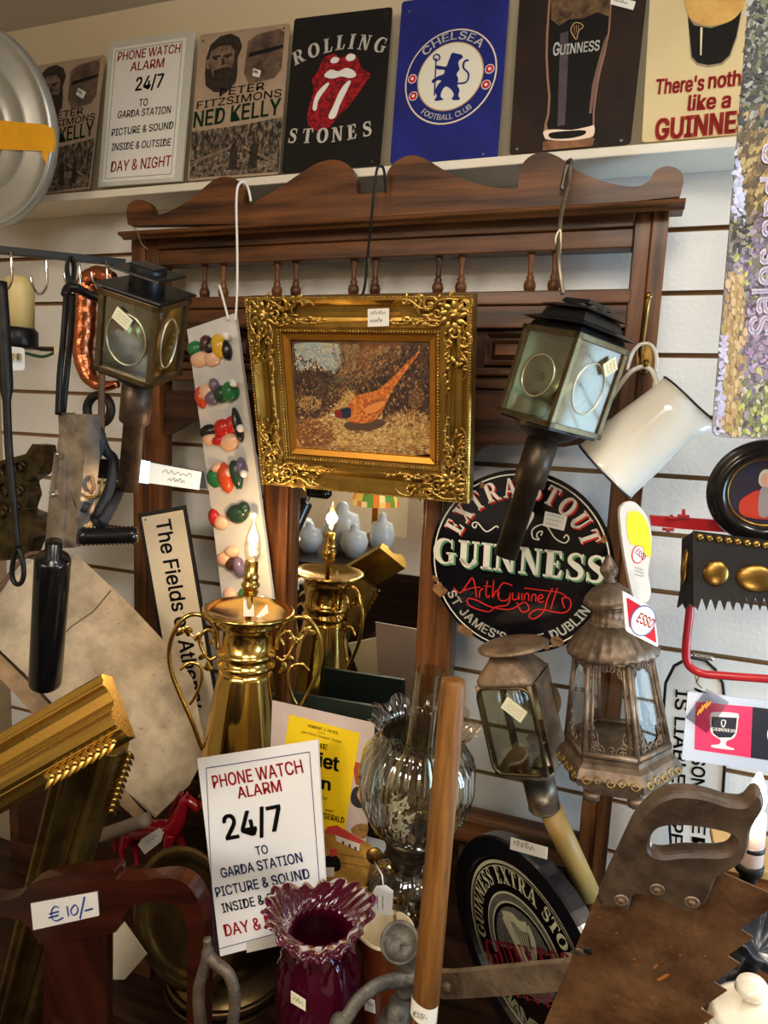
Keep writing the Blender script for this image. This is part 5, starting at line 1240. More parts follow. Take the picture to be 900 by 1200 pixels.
b = MB(); Mx = Matrix.Translation((2*u, -6*u, 160*u+off)) @ Matrix.Rotation(R_(70), 4, 'X')
b.poly([(-8*u, 0), (-9*u, 20*u), (3*u, 12*u), (4*u, 0)], 0, PAPER, Mx); b.poly([(6*u, 0), (18*u, 14*u), (20*u, 4*u), (10*u, -2*u)], 0, PAPER, Mx); b.build('paper_ticket', t)
# crate the ewer stands on
base = M2.translation
hb = base.z-ZL-.022; DBR = mat("dark_brass", (132, 108, 68), .3, .9, col2=(84, 66, 42), scale=10, rvar=.08)
tag(MB().lathe([(0, 0), (.05, 0), (.056, .03), (.058, hb*.5), (.056, hb-.03), (.059, hb-.02), (.064, hb-.012), (.064, hb-.004), (.058, hb), (0, hb)], DBR, 56).build('drum'), 'dark brass drum carrying the tall brass ewer lamp', 'drum').location = (base.x, base.y+.003, ZL+.021)

# ------------------------------------------------------------------ front notice
PLf = Plane((231, 889, .385), (372, 867, .385), (258, 1121, .445))
NA, NR = NAVY, RED
notice('white phone watch alarm notice leaning in front of the brass ewer lamp', PLf, [(231, 889), (372, 867), (384, 1088), (258, 1121)], [(242, 900), (363, 881), (378, 1079), (252, 1113)],
       [('PHONE WATCH', (251, 923.5), (356, 905), 14.5, RED, .025), ('ALARM', (280, 935.5), (331, 926.7), 13, RED, .025), ('24/7', (266, 984), (334, 971.5), 28, BLACK, .035), ('TO', (301, 1002), (315, 999.5), 10, NAVY, .025),
        ('GARDA STATION', (260.5, 1028.5), (355.5, 1009.7), 11, NAVY, .025), ('PICTURE & SOUND', (254.5, 1051), (364, 1028.6), 11, NAVY, .025), ('INSIDE & OUTSIDE', (262, 1069.4), (366, 1047), 10.5, BLACK, .025), ('DAY & NIGHT', (265, 1097), (362, 1077), 13.5, RED, .02)])
b = MB(); b.poly(PLf.L([(289, 1103), (325, 1094), (326, 1108), (290, 1116)]), .0016, mat('clear_tape', (206, 202, 188), .3)); b.build('tape', SC.objects['notice_board.001'])

# ------------------------------------------------------------------ film poster and green board behind it
PLq = Plane((319, 822, .315), (439, 849, .315), (316, 1012, .345))
t = thing('film_poster', 'faded film poster with yellow panel and red-roofed cottage behind the front notice', 'poster', PLq.M)
b = MB(); q = PLq.L([(319, 821), (439, 848), (425, 1040), (312, 1014)]); b.prism(q, -.003, 0, mat('poster_pink_paper', (206, 186, 178), .5, var=.06, scale=12)); b.build('board', t)
o5 = lambda pts: PLq.L(cr(200, 780, 1/3.6, pts))
b = MB(); b.poly(o5([(500, 205), (800, 285), (735, 700), (640, 690), (440, 640)]), .0004, YELLOW); b.build('yellow_panel', t)
b = MB()
T5 = lambda s, a, c_, hp, m, bo, sh=0, z=.0009: b.text(s, o5([a])[0], o5([c_])[0], hp/3.6*S(390, 900, .32), m, z, bo, shear=sh)
T5('HERBERT J. YATES', (580, 258), (705, 290), 12, BLACK, .02); T5('presents', (622, 282), (652, 290), 6, BLACK, 0); T5("John Ford's Greatest Triumph", (550, 282), (720, 326), 11, BLACK, 0, .3)
T5('THE', (590, 338), (660, 355), 22, BLACK, .03)
T5('Quiet', (530, 400), (706, 444), 58, BLACK, .055); T5('Man', (530, 495), (672, 526), 50, BLACK, .055)
T5('colour', (620, 556), (662, 566), 14, BLACK, .0, .3); T5('BARRY', (655, 612), (690, 620), 9, BLACK, .02); T5('FITZGERALD', (600, 632), (732, 664), 24, BLACK, .035)
b.build('lettering', t)
b = MB(); m_fd = mat('poster_field', (196, 150, 66), .5, col2=(150, 104, 44), scale=40); m_rf = mat('poster_roof', (196, 62, 60), .5)
b.poly(o5([(630, 690), (735, 690), (850, 760), (838, 880), (820, 945), (640, 900)]), .0003, m_fd)
b.poly(o5([(660, 680), (700, 672), (808, 735), (800, 752), (690, 712), (655, 706)]), .0007, m_rf); b.poly(o5([(695, 714), (800, 752), (796, 782), (700, 740)]), .0006, mat('poster_white_wall', (224, 214, 200), .5))
for x, y in ((724, 738), (752, 750), (776, 762)): b.poly(o5([(x, y), (x+9, y+3), (x+8, y+18), (x-1, y+14)]), .0009, p_dk)
b.poly(o5(spl([(760, 690), (790, 668), (830, 670), (832, 700), (815, 730), (780, 716)], 3, True)), .0005, mat('poster_tree', (176, 130, 70), .5, col2=(120, 84, 40), scale=80))
b.poly(o5(spl([(650, 810), (690, 798), (715, 820), (715, 860), (680, 868), (650, 850)], 3, True)), .0006, BLACK); b.poly(o5([(668, 775), (700, 770), (706, 800), (676, 806)]), .0008, m_rf)
b.poly(o5([(655, 850), (690, 850), (690, 890), (655, 890)]), .0007, mat('poster_white_wall', (224, 214, 200), .5))
for i in range(12):
    x, y = 700+i*11, 790+((i*37) % 70); b.rib(o5([(x, y), (x+30, y+8)]), .0011, .0006, mat('poster_brown', (120, 82, 44), .5))
b.poly(o5(spl([(770, 520), (800, 510), (830, 540), (830, 590), (790, 600), (760, 570)], 3, True)), .0006, mat('poster_hat', (40, 44, 48), .5)); b.ell(*o5([(806, 545)])[0], .0075, .009, .0008, mat('poster_skin', (206, 140, 130), .5), 16)
b.poly(o5([(780, 405), (802, 412), (808, 510), (780, 500), (772, 440)]), .0006, mat('poster_scarf', (180, 70, 50), .5))
b.build('cottage_scene', t)
PLm = Plane((344, 815, .15), (444, 832, .15), (342, 960, .16)); t = thing('green_board', 'dark green board standing behind the film poster', 'board', PLm.M)
MB().prism(PLm.L([(343, 812), (445, 829), (443, 980), (341, 965)]), -.008, 0, mat('dark_green_paint', (26, 36, 30), .45)).build('board', t, False, .001)

# ------------------------------------------------------------------ oil lamp
M, ln = axis((463, 1128, .355), (503, 786, .365)); u = ln/math.hypot(40, 342)
# the lamp stands upright: its axis is plumb, the shade stack follows the photo's lean
t = thing('oil_lamp', 'glass oil lamp with frilled clear shade, etched globe and tall chimney', 'lamp', M)
OG = glass('lamp_shade_glass', (226, 222, 204), .1, .03, 1.5)
zq = (ZT-M.translation.z)/u+5; MB().lathe([(0, zq*u), (40*u, zq*u), (42*u, (zq+6)*u), (30*u, (zq+14)*u), (16*u, max(zq+30, -8)*u), (14*u, 30*u), (22*u, 44*u)], BLKMET, 36).build('foot', t)
rb3 = lambda r, z, a: (r*(1+.012*math.cos(26*a)), z)
MB().lathe([(16*u, 46*u), (34*u, 54*u), (44*u, 70*u), (46*u, 92*u), (43*u, 110*u), (31*u, 124*u), (14*u, 128*u)], OG, 96, fn=rb3, close=False).build('reservoir', t)
MB().lathe([(0, 54*u), (26*u, 56*u), (38*u, 72*u), (40*u, 84*u), (0, 84*u)], glass('lamp_oil', (206, 190, 120), .05), 36).build('oil', t)
mb_ = MB().lathe([(13*u, 124*u), (20*u, 127*u), (20*u, 134*u), (26*u, 136*u), (27*u, 142*u), (24*u, 146*u), (30*u, 152*u), (34*u, 158*u), (30*u, 162*u), (10*u, 162*u)], mat('tarnished_burner', (74, 64, 50), .4, .85, var=.2), 40).build('burner', t)
b = MB(); b.tube([(-20*u, -10*u, 138*u), (-36*u, -16*u, 138*u)], 2*u, BRASSD, 8); b.lathe([(0, -2*u), (9*u, -2*u), (10*u, 0), (9*u, 2*u), (0, 3*u)], BRASSD, 20, Matrix.Translation((-38*u, -17*u, 138*u)) @ Matrix.Rotation(PI/2, 4, 'X')); b.build('wick_knob', mb_)
MB().lathe([(20*u, 160*u), (32*u, 168*u), (36*u, 190*u), (34*u, 214*u), (26*u, 238*u), (18*u, 256*u), (16.5*u, 270*u), (16.5*u, 345*u)], OG, 40, close=False).build('chimney', t)
def frill(r, z, a):
    k_ = max(0, (z/u-268)/22); return (r*(1+.022*math.cos(30*a))+k_*3*u*math.cos(9*a), z+k_*3.5*u*math.sin(9*a+.8))
MB().lathe([(30*u, 162*u), (48*u, 172*u), (62*u, 196*u), (67*u, 222*u), (64*u, 248*u), (52*u, 264*u), (46*u, 270*u), (47*u, 276*u), (54*u, 284*u), (62*u, 290*u)], OG, 120, fn=frill, close=False).build('frilled_shade', t)
etch = mat('etched_frost', (226, 226, 218), .7)
b = MB(); rnd = random.Random(9)
for i in range(26):
    a = R_(-112+rnd.uniform(-22, 22)); z = (200+rnd.uniform(-18, 18))*u; r = 66*u if False else 37*u
    for j in range(3):
        bb = MB(); leaf(bb, 0, 0, rnd.uniform(5, 9)*u, 1.4*u, rnd.uniform(0, 6.3), 0, etch, .3)
        Mx = Matrix.Rotation(a+PI/2, 4, 'Z') @ Matrix.Translation((0, -r, z)) @ Matrix.Rotation(PI/2, 4, 'X'); b.add([Mx @ p for p in bb.v], bb.f, etch, True)
b.build('etched_flower', t)
b = MB(); kn = M @ Vector((-38*u, -17*u, 132*u)); PLtag = Plane((436, 1037, .45), (460, 1040, .45), (437, 1072, .45))
b.tube([kn, P(448, 1026, .448), P(449, 1038, .451)], .0008, WHITE, 5); b.build('tag_string', t, True)
b = MB(); b.prism(PLtag.L([(441, 1038), (452, 1037), (461, 1044), (459, 1072), (436, 1069), (437, 1045)]), 0, .0008, WHITE)
for i in range(2): p0, p1 = PLtag.L([(443+6*i, 1050), (443+6*i, 1066)]); scribble(b, p0[0], p0[1], p1[0], p1[1], .006, MATS['ticket_ink'], .0011, 4, None, i)
b.v = [PLtag.M @ p for p in b.v]; b.build('price_tag', t, True)

# ------------------------------------------------------------------ cranberry vase
M, ln = axis((372, 1215, .53), (374, 1050, .53)); u = ln/165
M2 = M.copy(); vb = P(372, 1215, .53)
t = thing('ruffled_vase', 'purple glass vase with swirled ribs and ruffled rim', 'vase', M)
VG = mat('cranberry_glass', (84, 8, 38), .06, trans=.5, ior=1.3, spec=.7, coat=.5)
def vfn(r, z, a):
    k_ = max(0, (r/u-38)/26) if z/u > 118 else 0; tw = a+z/u*.018
    return (r*(1+.035*math.cos(22*tw))*(1+.035*k_*math.cos(5*a+.5)+.04*k_*math.cos(17*a)), z+k_*u*(11*math.cos(2*a)+2.4*math.sin(5*a+1.9)+2.2*math.sin(17*a+1)))
zv0 = (ZT-M.translation.z)/1.0
zq = (ZT+.004-M.translation.z)/u; b = MB(); vp = [(0, zq), (20, zq), (34, zq), (36, zq), (39, zq+8), (41, min(-16, zq*.4)), (46, 20), (49, 60), (47, 86), (40, 108), (34, 120), (35, 128), (43, 138), (53, 146), (61, 150), (63, 147)]
b.lathe([(r*u, z*u) for r, z in spl(vp, 3)], VG, 154, fn=vfn, close=False); b.lathe([(max(0, r-2.5)*u, (z+2)*u) for r, z in spl(vp[1:], 3)], VG, 154, fn=vfn, close=False)
b.build('body', t)
b = MB(); Mx = Matrix.Rotation(R_(-115), 4, 'Z') @ Matrix.Translation((50.5*u, 0, 84*u)) @ Matrix.Rotation(PI/2, 4, 'Z') @ Matrix.Rotation(PI/2, 4, 'X')
b.prism([(-9*u, -5*u), (9*u, -9*u), (9*u, 3*u), (-9*u, 8*u)], 0, .001, mat('ticket_paper', (234, 228, 196), .7), Mx); scribble(b, -6*u, 0, 6*u, -4*u, 5*u, MATS['ticket_ink'], .0013, 3, Mx); b.build('price_sticker', t)

# ------------------------------------------------------------------ brown jug
M, ln = axis((455, 1180, .448), (454, 1090, .448)); u = ln/90
t = thing('brown_jug', 'small brown glazed jug with cream inside below the hanging price tag', 'jug', M)
def jl(r, z, a):
    k_ = max(0, (z/u-66)/24); g_ = math.exp(-((abs(a-PI))/.35)**2); return (r+g_*k_*12*u, z+g_*k_*6*u)
JB = mat('brown_glaze', (92, 42, 18), .18, coat=.5, var=.3, scale=12); JC = mat('cream_glaze', (214, 196, 160), .3)
zj = -(M.translation.z-ZT)
b = MB(); b.lathe([(0, zj+.001), (26*u, zj+.001), (33*u, zj+.01), (38*u, 10*u), (38*u, 40*u), (33*u, 70*u), (32*u, 88*u), (31*u, 91*u)], JB, 48, fn=jl, close=False); b.build('body', t)
b = MB(); b.lathe([(32*u, 89*u), (31.5*u, 92*u), (29*u, 91*u), (29*u, 70*u), (34*u, 40*u), (32*u, 10*u), (0, 6*u)], JC, 48, fn=jl, close=False); b.build('inside', t)
b = MB(); rod(b, [(30*u, 8*u, 80*u), (52*u, 14*u, 78*u), (58*u, 16*u, 50*u), (36*u, 10*u, 20*u)], 4.5*u, JB, 10, 6); b.build('handle', t)
b = MB(); Mx = Matrix.Rotation(R_(-122), 4, 'Z') @ Matrix.Translation((38.5*u, 0, 30*u)) @ Matrix.Rotation(PI/2, 4, 'Z') @ Matrix.Rotation(PI/2, 4, 'X')
b.prism([(-7*u, -8*u), (7*u, -6*u), (6*u, 8*u), (-7*u, 7*u)], 0, .001, PAPER, Mx); scribble(b, -5*u, 0, 5*u, 0, 5*u, INK, .0013, 3, Mx); b.build('price_sticker', t)

# ------------------------------------------------------------------ cast iron corker, pole
CI = mat('grey_cast_iron', (114, 108, 98), .55, .4, col2=(72, 66, 60), scale=60, bump=.35, bscale=160); CIB = mat('brown_iron_bar', (136, 116, 92), .5, .4, col2=(92, 76, 60), scale=40, bump=.3, bscale=140)
t = thing('bottle_corker', 'old cast iron lever tool with long flat arm and curved handle', 'tool', at(P(470, 1190, .53)))
PLa = Plane((510, 1150, .53), (668, 1128, .58), (512, 1168, .53))
MB().prism(PLa.L([(505, 1138), (530, 1139), (668, 1126), (664, 1160), (560, 1168), (520, 1170), (503, 1162)]), -.006, .002, CIB, PLa.M).build('flat_arm', t, True, .0015)
c0 = P(524, 1156, .537); MB().ball(c0, (.0065, .006, .0065), CIB, 14, 10).build('rivet', t, True)
b = MB(); p = PP((392, 1206, .61), (404, 1196, .605), (420, 1172, .59), (444, 1154, .57), (475, 1147, .55), (500, 1149, .54)); rod(b, p, .0085, CI, 10, 6, False, .7); b.ball(P(398, 1200, .608), .012, CI, 12, 8); b.build('curved_handle', t, True)
b = MB(); rod(b, PP((478, 1106, .535), (477, 1124, .54), (475, 1162, .535)), [.011+.002*(i/12) for i in range(13)], CI, 14, 6); b.build('column', t, True)
Mr = axis((470, 1109, .53), (466, 1096, .56))[0].to_3x3().normalized().to_4x4(); Mr.translation = P(469, 1106, .545); b = MB(); b.lathe([(0, -.012), (.012, -.012), (.018, -.006), (.022, .001), (.0235, .007), (.0215, .009), (.019, .003), (.012, -.004), (0, -.005)], CI, 36, Mr); b.build('cup', t, True)
Mr, ln = axis((462, 1215, .52), (470, 1160, .53)); u = ln/55; b = MB(); b.lathe([(0, -50*u), (34*u, -50*u), (28*u, -10*u), (22*u, 10*u), (20*u, 20*u), (13*u, 22*u), (12*u, 40*u), (0, 42*u)], CI, 28, Mr); b.build('collar', t, True)
w_p = mat('pole_wood', (86, 52, 20), .5, col2=(138, 92, 42), scale=45, stretch=(2.2, 2.2, .18), detail=9, bump=.15, bscale=60, spec=.3)
A = P(532, 796, .57); B = P(496, 1205, .60); d = (B-A).normalized(); Bt = A+d*((ZT+.02-A.z)/d.z); ln = (Bt-A).length
z = -d; x = z.cross(Vector((0, -1, 0))).normalized()*-1; y = z.cross(x)
t = thing('wooden_pole', 'thick worn wooden pole with a white price band, standing in the centre foreground', 'pole', basis(x, y, z, Bt))
rr = 15.6*S(515, 1000, .585)
MB().lathe([(0, 0), (rr*1.1, 0), (rr*1.03, ln*.5), (rr*.95, ln-.008), (rr*.9, ln-.003), (rr*.78, ln), (0, ln+.001)], w_p, 32).build('shaft', t)
zz_ = (P(498, 1180, .6)-Bt).dot(z); b = MB()
n = 14; v = []
for i in range(n+1):
    a = R_(2+(160)*i/n); v += [(rr*1.1*math.cos(a), rr*1.1*math.sin(a), zz_-.010+.002*math.sin(i*.4)), (rr*1.1*math.cos(a), rr*1.1*math.sin(a), zz_+.010+.002*math.sin(i*.4))]
b.add(v, [(2*i, 2*i+2, 2*i+3, 2*i+1) for i in range(n)], PAPER, True)
Mx = Matrix.Rotation(R_(85), 4, 'Z') @ Matrix.Translation((rr*1.12, 0, zz_-.003)) @ Matrix.Rotation(PI/2, 4, 'Z') @ Matrix.Rotation(PI/2, 4, 'X'); b.text('€10/-', (-.008, .0), (.008, .001), .006, mat('pencil_grey', (96, 90, 84), .7), .0006, .01, shear=.15, M=Mx)
b.build('price_band', t)

# ------------------------------------------------------------------ round stout mirror
PLr2 = Plane((541, 1100, .20), (691, 1128, .45), (612, 1250, .31))
cx, cy = PLr2.loc(613, 1118)
R0 = (PLr2.loc(691, 1128)[0]-PLr2.loc(541, 1100)[0])/2
t = thing('round_mirror', 'round black framed advertising mirror with harp and raised lettering leaning at the bottom', 'mirror', PLr2.M)
RYm = (PLr2.loc(613, 972)[1]-cy)
el = lambda k_, n=64: [(cx+R0*k_*math.cos(2*PI*i/n), cy+RYm*k_*math.sin(2*PI*i/n)) for i in range(n)]
MBK = mat('satin_black_frame', (16, 16, 22), .3, coat=.3); MGL = mat('dark_mirror_glass', (34, 24, 24), .05, .6); IVO = mat('ivory_print', (206, 200, 164), .4); MRD = mat('crimson_print', (150, 28, 48), .4); CHC = mat('dotted_grey_print', (64, 62, 64), .5, col2=(120, 116, 106), scale=300)
b = MB(); o_, i_ = el(1), el(.8)
n = 64; b.add([(x, y, -.02) for x, y in o_]+[(x, y, .0) for x, y in o_]+[(x, y, .004) for x, y in el(.985)]+[(x, y, .004) for x, y in el(.82)]+[(x, y, -.004) for x, y in i_], [(r*n+k_, r*n+(k_+1) % n, (r+1)*n+(k_+1) % n, (r+1)*n+k_) for r in range(4) for k_ in range(n)]+[tuple(range(n))[::-1]], MBK)
b.build('frame', t)
MB().poly(el(.81), -.003, MGL).build('glass', t)
b = MB(); e_ = el(.765); b.rib(e_+[e_[0]], .005, -.002, IVO); e_ = el(.73); b.rib(e_+[e_[0]], .0012, -.002, IVO)
e_ = [(cx+R0*.46*math.cos(R_(a)), cy+RYm*.46*math.sin(R_(a))) for a in range(-8, 189, 6)]; b.rib(e_, .016, -.002, IVO); b.rib(e_, .010, -.0017, CHC); b.build('ring_border', t)
b = MB(); b.arctext('GUINNESS EXTRA STOUT', cx, cy, R0*.585, 172, -12, RYm*.15, IVO, -.0014, serif=True, ry=RYm*.575, wk=.98); b.arctext("ST JAMES'S GATE", cx, cy, R0*.72, 186, 330, RYm*.13, IVO, -.0014, serif=False, bold=.04, inside=True, ry=RYm*.72); b.build('arched_lettering', t)
b = MB(); b.serif('GUINNESS', (cx-R0*.66, cy-RYm*.17), (cx+R0*.66, cy-RYm*.17), RYm*.24, MRD, -.0012); b.build('name_lettering', t)
b = MB(); b.ell(cx, cy, R0*.38, RYm*.38, -.0022, CHC, 40); b.poly([(cx-R0*.4, cy-RYm*.16), (cx+R0*.4, cy-RYm*.16), (cx+R0*.4, cy+RYm*.02), (cx-R0*.4, cy+RYm*.02)], -.002, MGL)
h0 = (cx-R0*.02, cy-RYm*.12); hs = RYm*.42; hx_ = R0*.36
hp = lambda x, y: (h0[0]+x*hx_, h0[1]+y*hs)
b.rib(spl([hp(-.3, 1), hp(.1, .98), hp(.3, .84), hp(.62, .82)], 5), .014, -.0012, IVO); b.rib(spl([hp(.62, .84), hp(.66, .6), hp(.5, .3), hp(.25, .06), hp(.1, -.06)], 5), .013, -.0012, IVO); b.rib([hp(-.26, 1), hp(-.1, .5), hp(.05, .0), hp(.16, -.08)], .02, -.0013, IVO)
for i in range(8): b.rib([hp(-.14+.09*i, .94-.03*i), hp(-.05+.05*i, .46-.03*i+.0)], .0022, -.0012, IVO)
b.build('harp', t)
b = MB()
for i in range(5): b.rib([(cx-R0*.55, cy-RYm*(.24+.035*i)), (cx+R0*.55, cy-RYm*(.24+.035*i))], .001, -.0018, CHC)
scr2 = spl([(cx+R0*(-.4+.8*i/16), cy-RYm*(.34+.06*math.sin(i*2.1))) for i in range(17)], 4); b.rib(scr2, .004, -.0015, MRD); b.build('signature', t)
sticker('price_label', t, PLr2, [(599, 981), (642, 993), (641, 1007), (598, 995)], 1, lift=.005)

# ------------------------------------------------------------------ handsaw
PLw = Plane((705, 1045, .70), (836, 1022, .70), (640, 1205, .66))
t = thing('handsaw', 'large rusty handsaw with dark worn wooden handle in the right foreground', 'saw', PLw.M)
o9 = lambda pts: PLw.L(cr(650, 900, 1/3.6, pts))
RST = mat('rusty_blade', (70, 40, 18), .62, .2, col2=(124, 88, 52), scale=16, detail=10, bump=.25, bscale=120, rvar=.12)
tp = []
for k_ in range(17): tp += [(899-15.6*k_, 1068+31*k_), (868-15.6*k_, 1089+31*k_)]
wz = lambda p: (PLw.M @ Vector((*PLw.loc(*p), 0))).z
tp = [p for p in tp if wz(p) > ZT+.012]
def to_table(x, y, dx, dy):
    while wz((x, y)) > ZT+.004: x += dx; y += dy
    return (x, y)
pb = [(700, 1050), (745, 1000), (836, 1018), (868, 1032), (900, 1046), (912, 1054)]+tp+[to_table(tp[-1][0], tp[-1][1], -.5, 1), to_table(640, 1200, -.42, 1)]
zc = 0
q = PLw.L(pb)
b = MB().prism(q, -.0012, 0, RST); OR_ = mat('orange_rust', (176, 104, 44), .8); rb6 = random.Random(12)
b.poly(o9([(428, 890), (446, 880), (470, 866), (486, 868), (470, 884), (440, 898)]), .0003, OR_); b.poly(o9([(414, 838), (432, 824), (438, 832), (420, 846)]), .0003, OR_)
for i in range(40):
    x, y = rb6.uniform(180, 640), rb6.uniform(600, 1050); c0 = o9([(x, y)])[0]; b.ell(c0[0], c0[1], rb6.uniform(.0004, .0016), rb6.uniform(.0003, .0009), .0003, rb6.choice([OR_, RUSTM, RUSTM]), 7)
b.build('blade', t)
ho = [(185, 540), (200, 480), (228, 415), (260, 350), (320, 220), (345, 180), (370, 150), (402, 118), (440, 95), (480, 81), (520, 75), (570, 78), (620, 85), (672, 99), (720, 115), (780, 121), (800, 108), (816, 88), (838, 72), (862, 78), (874, 104), (874, 140), (850, 182), (828, 216), (818, 250), (815, 290), (806, 325), (790, 356), (760, 385), (700, 420), (676, 436), (664, 466), (650, 505), (634, 535), (612, 556), (580, 572), (545, 570), (520, 560), (440, 530), (400, 512), (370, 504), (348, 500), (332, 508), (322, 525), (310, 565), (250, 552)]
hi_ = [(400, 285), (406, 258), (424, 234), (450, 221), (490, 215), (540, 215), (620, 224), (690, 238), (728, 250), (746, 272), (742, 298), (716, 324), (660, 330), (600, 328), (540, 328), (500, 332), (460, 338), (420, 332), (402, 312)]
HW = mat('worn_saw_handle', (44, 32, 24), .5, col2=(92, 74, 56), scale=22, bump=.25, bscale=110, detail=8, rvar=.08)
def holed(mb, out, hole, z0, z1, m, ins=.0):
    bm = bmesh.new(); es = []
    for lp in (out, hole):
        vs = [bm.verts.new((x, y, 0)) for x, y in lp]
        for i in range(len(vs)): es.append(bm.edges.new((vs[i], vs[(i+1) % len(vs)])))
    bmesh.ops.triangle_fill(bm, edges=es, use_beauty=True)
    bm.verts.index_update(); v = [tuple(p.co) for p in bm.verts]; f = [tuple(p.index for p in fc.verts) for fc in bm.faces]
    bm.free(); n = len(v); no = len(out)
    F = [q for q in f]+[tuple(i+n for i in q) for q in f]; V = [(x, y, z1) for x, y, _ in v]+[(x, y, z0) for x, y, _ in v]
    for a, c in ((0, no), (no, n)):
        for i in range(a, c):
            j = a+(i-a+1) % (c-a); F.append((i, j, j+n, i+n))
    mb.add(V, F, m); return mb
def grow(p, d):
    """offset a closed outline inwards by d"""
    n = len(p); A = sum(p[i][0]*p[(i+1) % n][1]-p[(i+1) % n][0]*p[i][1] for i in range(n)); s_ = 1 if A > 0 else -1; out = []
    for i in range(n):
        a, c = Vector(p[i-1]), Vector(p[(i+1) % n]); t_ = (c-a).normalized(); out.append((p[i][0]-t_.y*d*s_, p[i][1]+t_.x*d*s_))
    return out
so = o9(spl([tuple(p) for p in ho], 2, True)); sh_ = o9(spl(hi_, 2, True))
b = MB()
lay = [(-.005, .002), (-.003, .0006), (-.001, 0), (.004, 0), (.0065, .0008), (.009, .003)]
n1, n2 = len(so), len(sh_)
for i in range(len(lay)-1):
    for loop, sg in ((so, 1), (sh_, -1)):
        A = grow(loop, lay[i][1]*sg); B = grow(loop, lay[i+1][1]*sg); n = len(loop)
        b.add([(x, y, lay[i][0]) for x, y in A]+[(x, y, lay[i+1][0]) for x, y in B], [(j, (j+1) % n, (j+1) % n+n, j+n) for j in range(n)], HW, True)
holed(b, grow(so, .003), grow(sh_, -.003), -.005, .009, HW)
b.build('handle', t)
for x, y in ((275, 515), (424, 470), (568, 522)):
    c0 = o9([(x, y)])[0]; b = MB(); b.lathe([(0, .0085), (.0058, .0085), (.0058, .0098), (.0046, .0104), (.0042, .0098), (.0026, .0098), (.002, .0108), (0, .011)], RUSTM, 20, at((c0[0], c0[1], 0))); b.build('bolt', t)
for x, y, m in ((102, 776, PEWTER), (142, 773, BLACK)):
    c0 = o9([(x, y)])[0]; MB().lathe([(0, .0008), (.0035, .0006), (.004, 0)], m, 16, at((c0[0], c0[1], 0)), close=False).build('rivet' if m != BLACK else 'rivet_hole', t)

# ------------------------------------------------------------------ right corner: candle lamp, dish, sugar bowl, box
M, ln = axis((876, 1030, .45), (889, 918, .45)); u = ln/112.7
M2 = M.copy(); drop = (M.translation.z-ZT)
t = thing('candle_lamp', 'white candle lamp with glowing bulb behind the saw handle', 'lamp', at(Vector((M.translation.x, M.translation.y, ZT))))
def ap(mb): mb.v = [M @ p for p in mb.v]; return mb
ap(MB().lathe([(12*u, 18*u), (14*u, 20*u), (13*u, 70*u), (12*u, 78*u)], mat('ivory_candle_tube', (236, 206, 190), .4), 24)).build('candle_tube', t, True)
ap(MB().lathe([(13.6*u, 36*u), (14.6*u, 37*u), (14.6*u, 41*u), (13.6*u, 42*u)], BLACK, 24)).build('black_ring', t, True)
ap(MB().lathe([(7*u, -22*u), (12*u, -14*u), (9*u, -6*u), (10*u, 6*u), (15*u, 10*u), (16*u, 19*u), (13*u, 22*u), (0, 22*u)], IRON, 24)).build('candle_cup', t, True)
MB().lathe([(0, ZT), (.038, ZT), (.04, ZT+.008), (.014, ZT+.03), (.009, ZT+.06), (.009, M.translation.z-.01)], IRON, 28, at((M.translation.x, M.translation.y, 0))).build('stem', t, True)
bz = 78*u
bb = ap(MB().lathe([(6*u, bz), (9*u, bz+8*u), (10.5*u, bz+18*u), (8*u, bz+32*u), (3*u, bz+45*u), (0, bz+48*u)], mat('lit_bulb', (255, 244, 226), .4, emit=14), 20)).build('bulb', t, True)
l = bpy.data.lights.new('candle_bulb_light', 'POINT'); l.energy = 1.1; l.color = (1, .86, .66); l.shadow_soft_size = .014
lo_ = bpy.data.objects.new('candle_bulb_light', l); COL.objects.link(lo_); lo_.parent = t; lo_.location = t.matrix_world.inverted() @ (M @ Vector((0, -.02, bz+22*u)))
# scalloped dish
M, ln = axis((872, 1146, .54), (905, 1084, .56)); u = ln/70
t = thing('scalloped_dish', 'dark grey glazed dish with scalloped edge beside the saw teeth', 'dish', M)
DG = mat('slate_glaze', (40, 46, 60), .35, coat=.15, col2=(36, 40, 50), scale=20)
sc_ = lambda r, z, a: (r*(1+.10*abs(math.cos(6*a))*min(1, r/(30*u))), z+.0)
MB().lathe([(0, 30*u), (16*u, 32*u), (32*u, 44*u), (40*u, 58*u), (41*u, 60*u), (38*u, 60*u), (30*u, 48*u), (14*u, 37*u), (0, 35*u)], DG, 96, fn=sc_, close=False).build('bowl', t)
MB().lathe([(18*u, -24*u), (20*u, -20*u), (9*u, 0), (8*u, 22*u), (14*u, 32*u)], DG, 32).build('stem', t)
MB().lathe([(30*u, -26*u), (28*u, -20*u), (12*u, -10*u), (0, -8*u)], DG, 72, fn=sc_).build('foot', t)
tag(MB().box((-.035, -.03, 0), (.035, .03, max(.02, M.translation.z-.05-ZT)), w_d).build('box', None, False, .003), 'brown wooden block under the scalloped grey dish', 'box').location = (M.translation.x, M.translation.y, ZT)
M, ln = axis((893, 1245, .635), (881, 1155, .635)); u = ln/90.8
t = thing('sugar_bowl', 'white china lidded pot at the bottom right corner', 'pot', M)
CH = mat('white_china', (234, 226, 208), .14, coat=.5)
MB().lathe([(0, -40*u), (30*u, -40*u), (44*u, -20*u), (56*u, 10*u), (57*u, 34*u), (50*u, 54*u), (46*u, 58*u)], CH, 48).build('body', t)
MB().lathe([(48*u, 57*u), (49*u, 60*u), (42*u, 64*u), (24*u, 70*u), (10*u, 74*u), (0, 75*u)], CH, 48).build('lid', t)
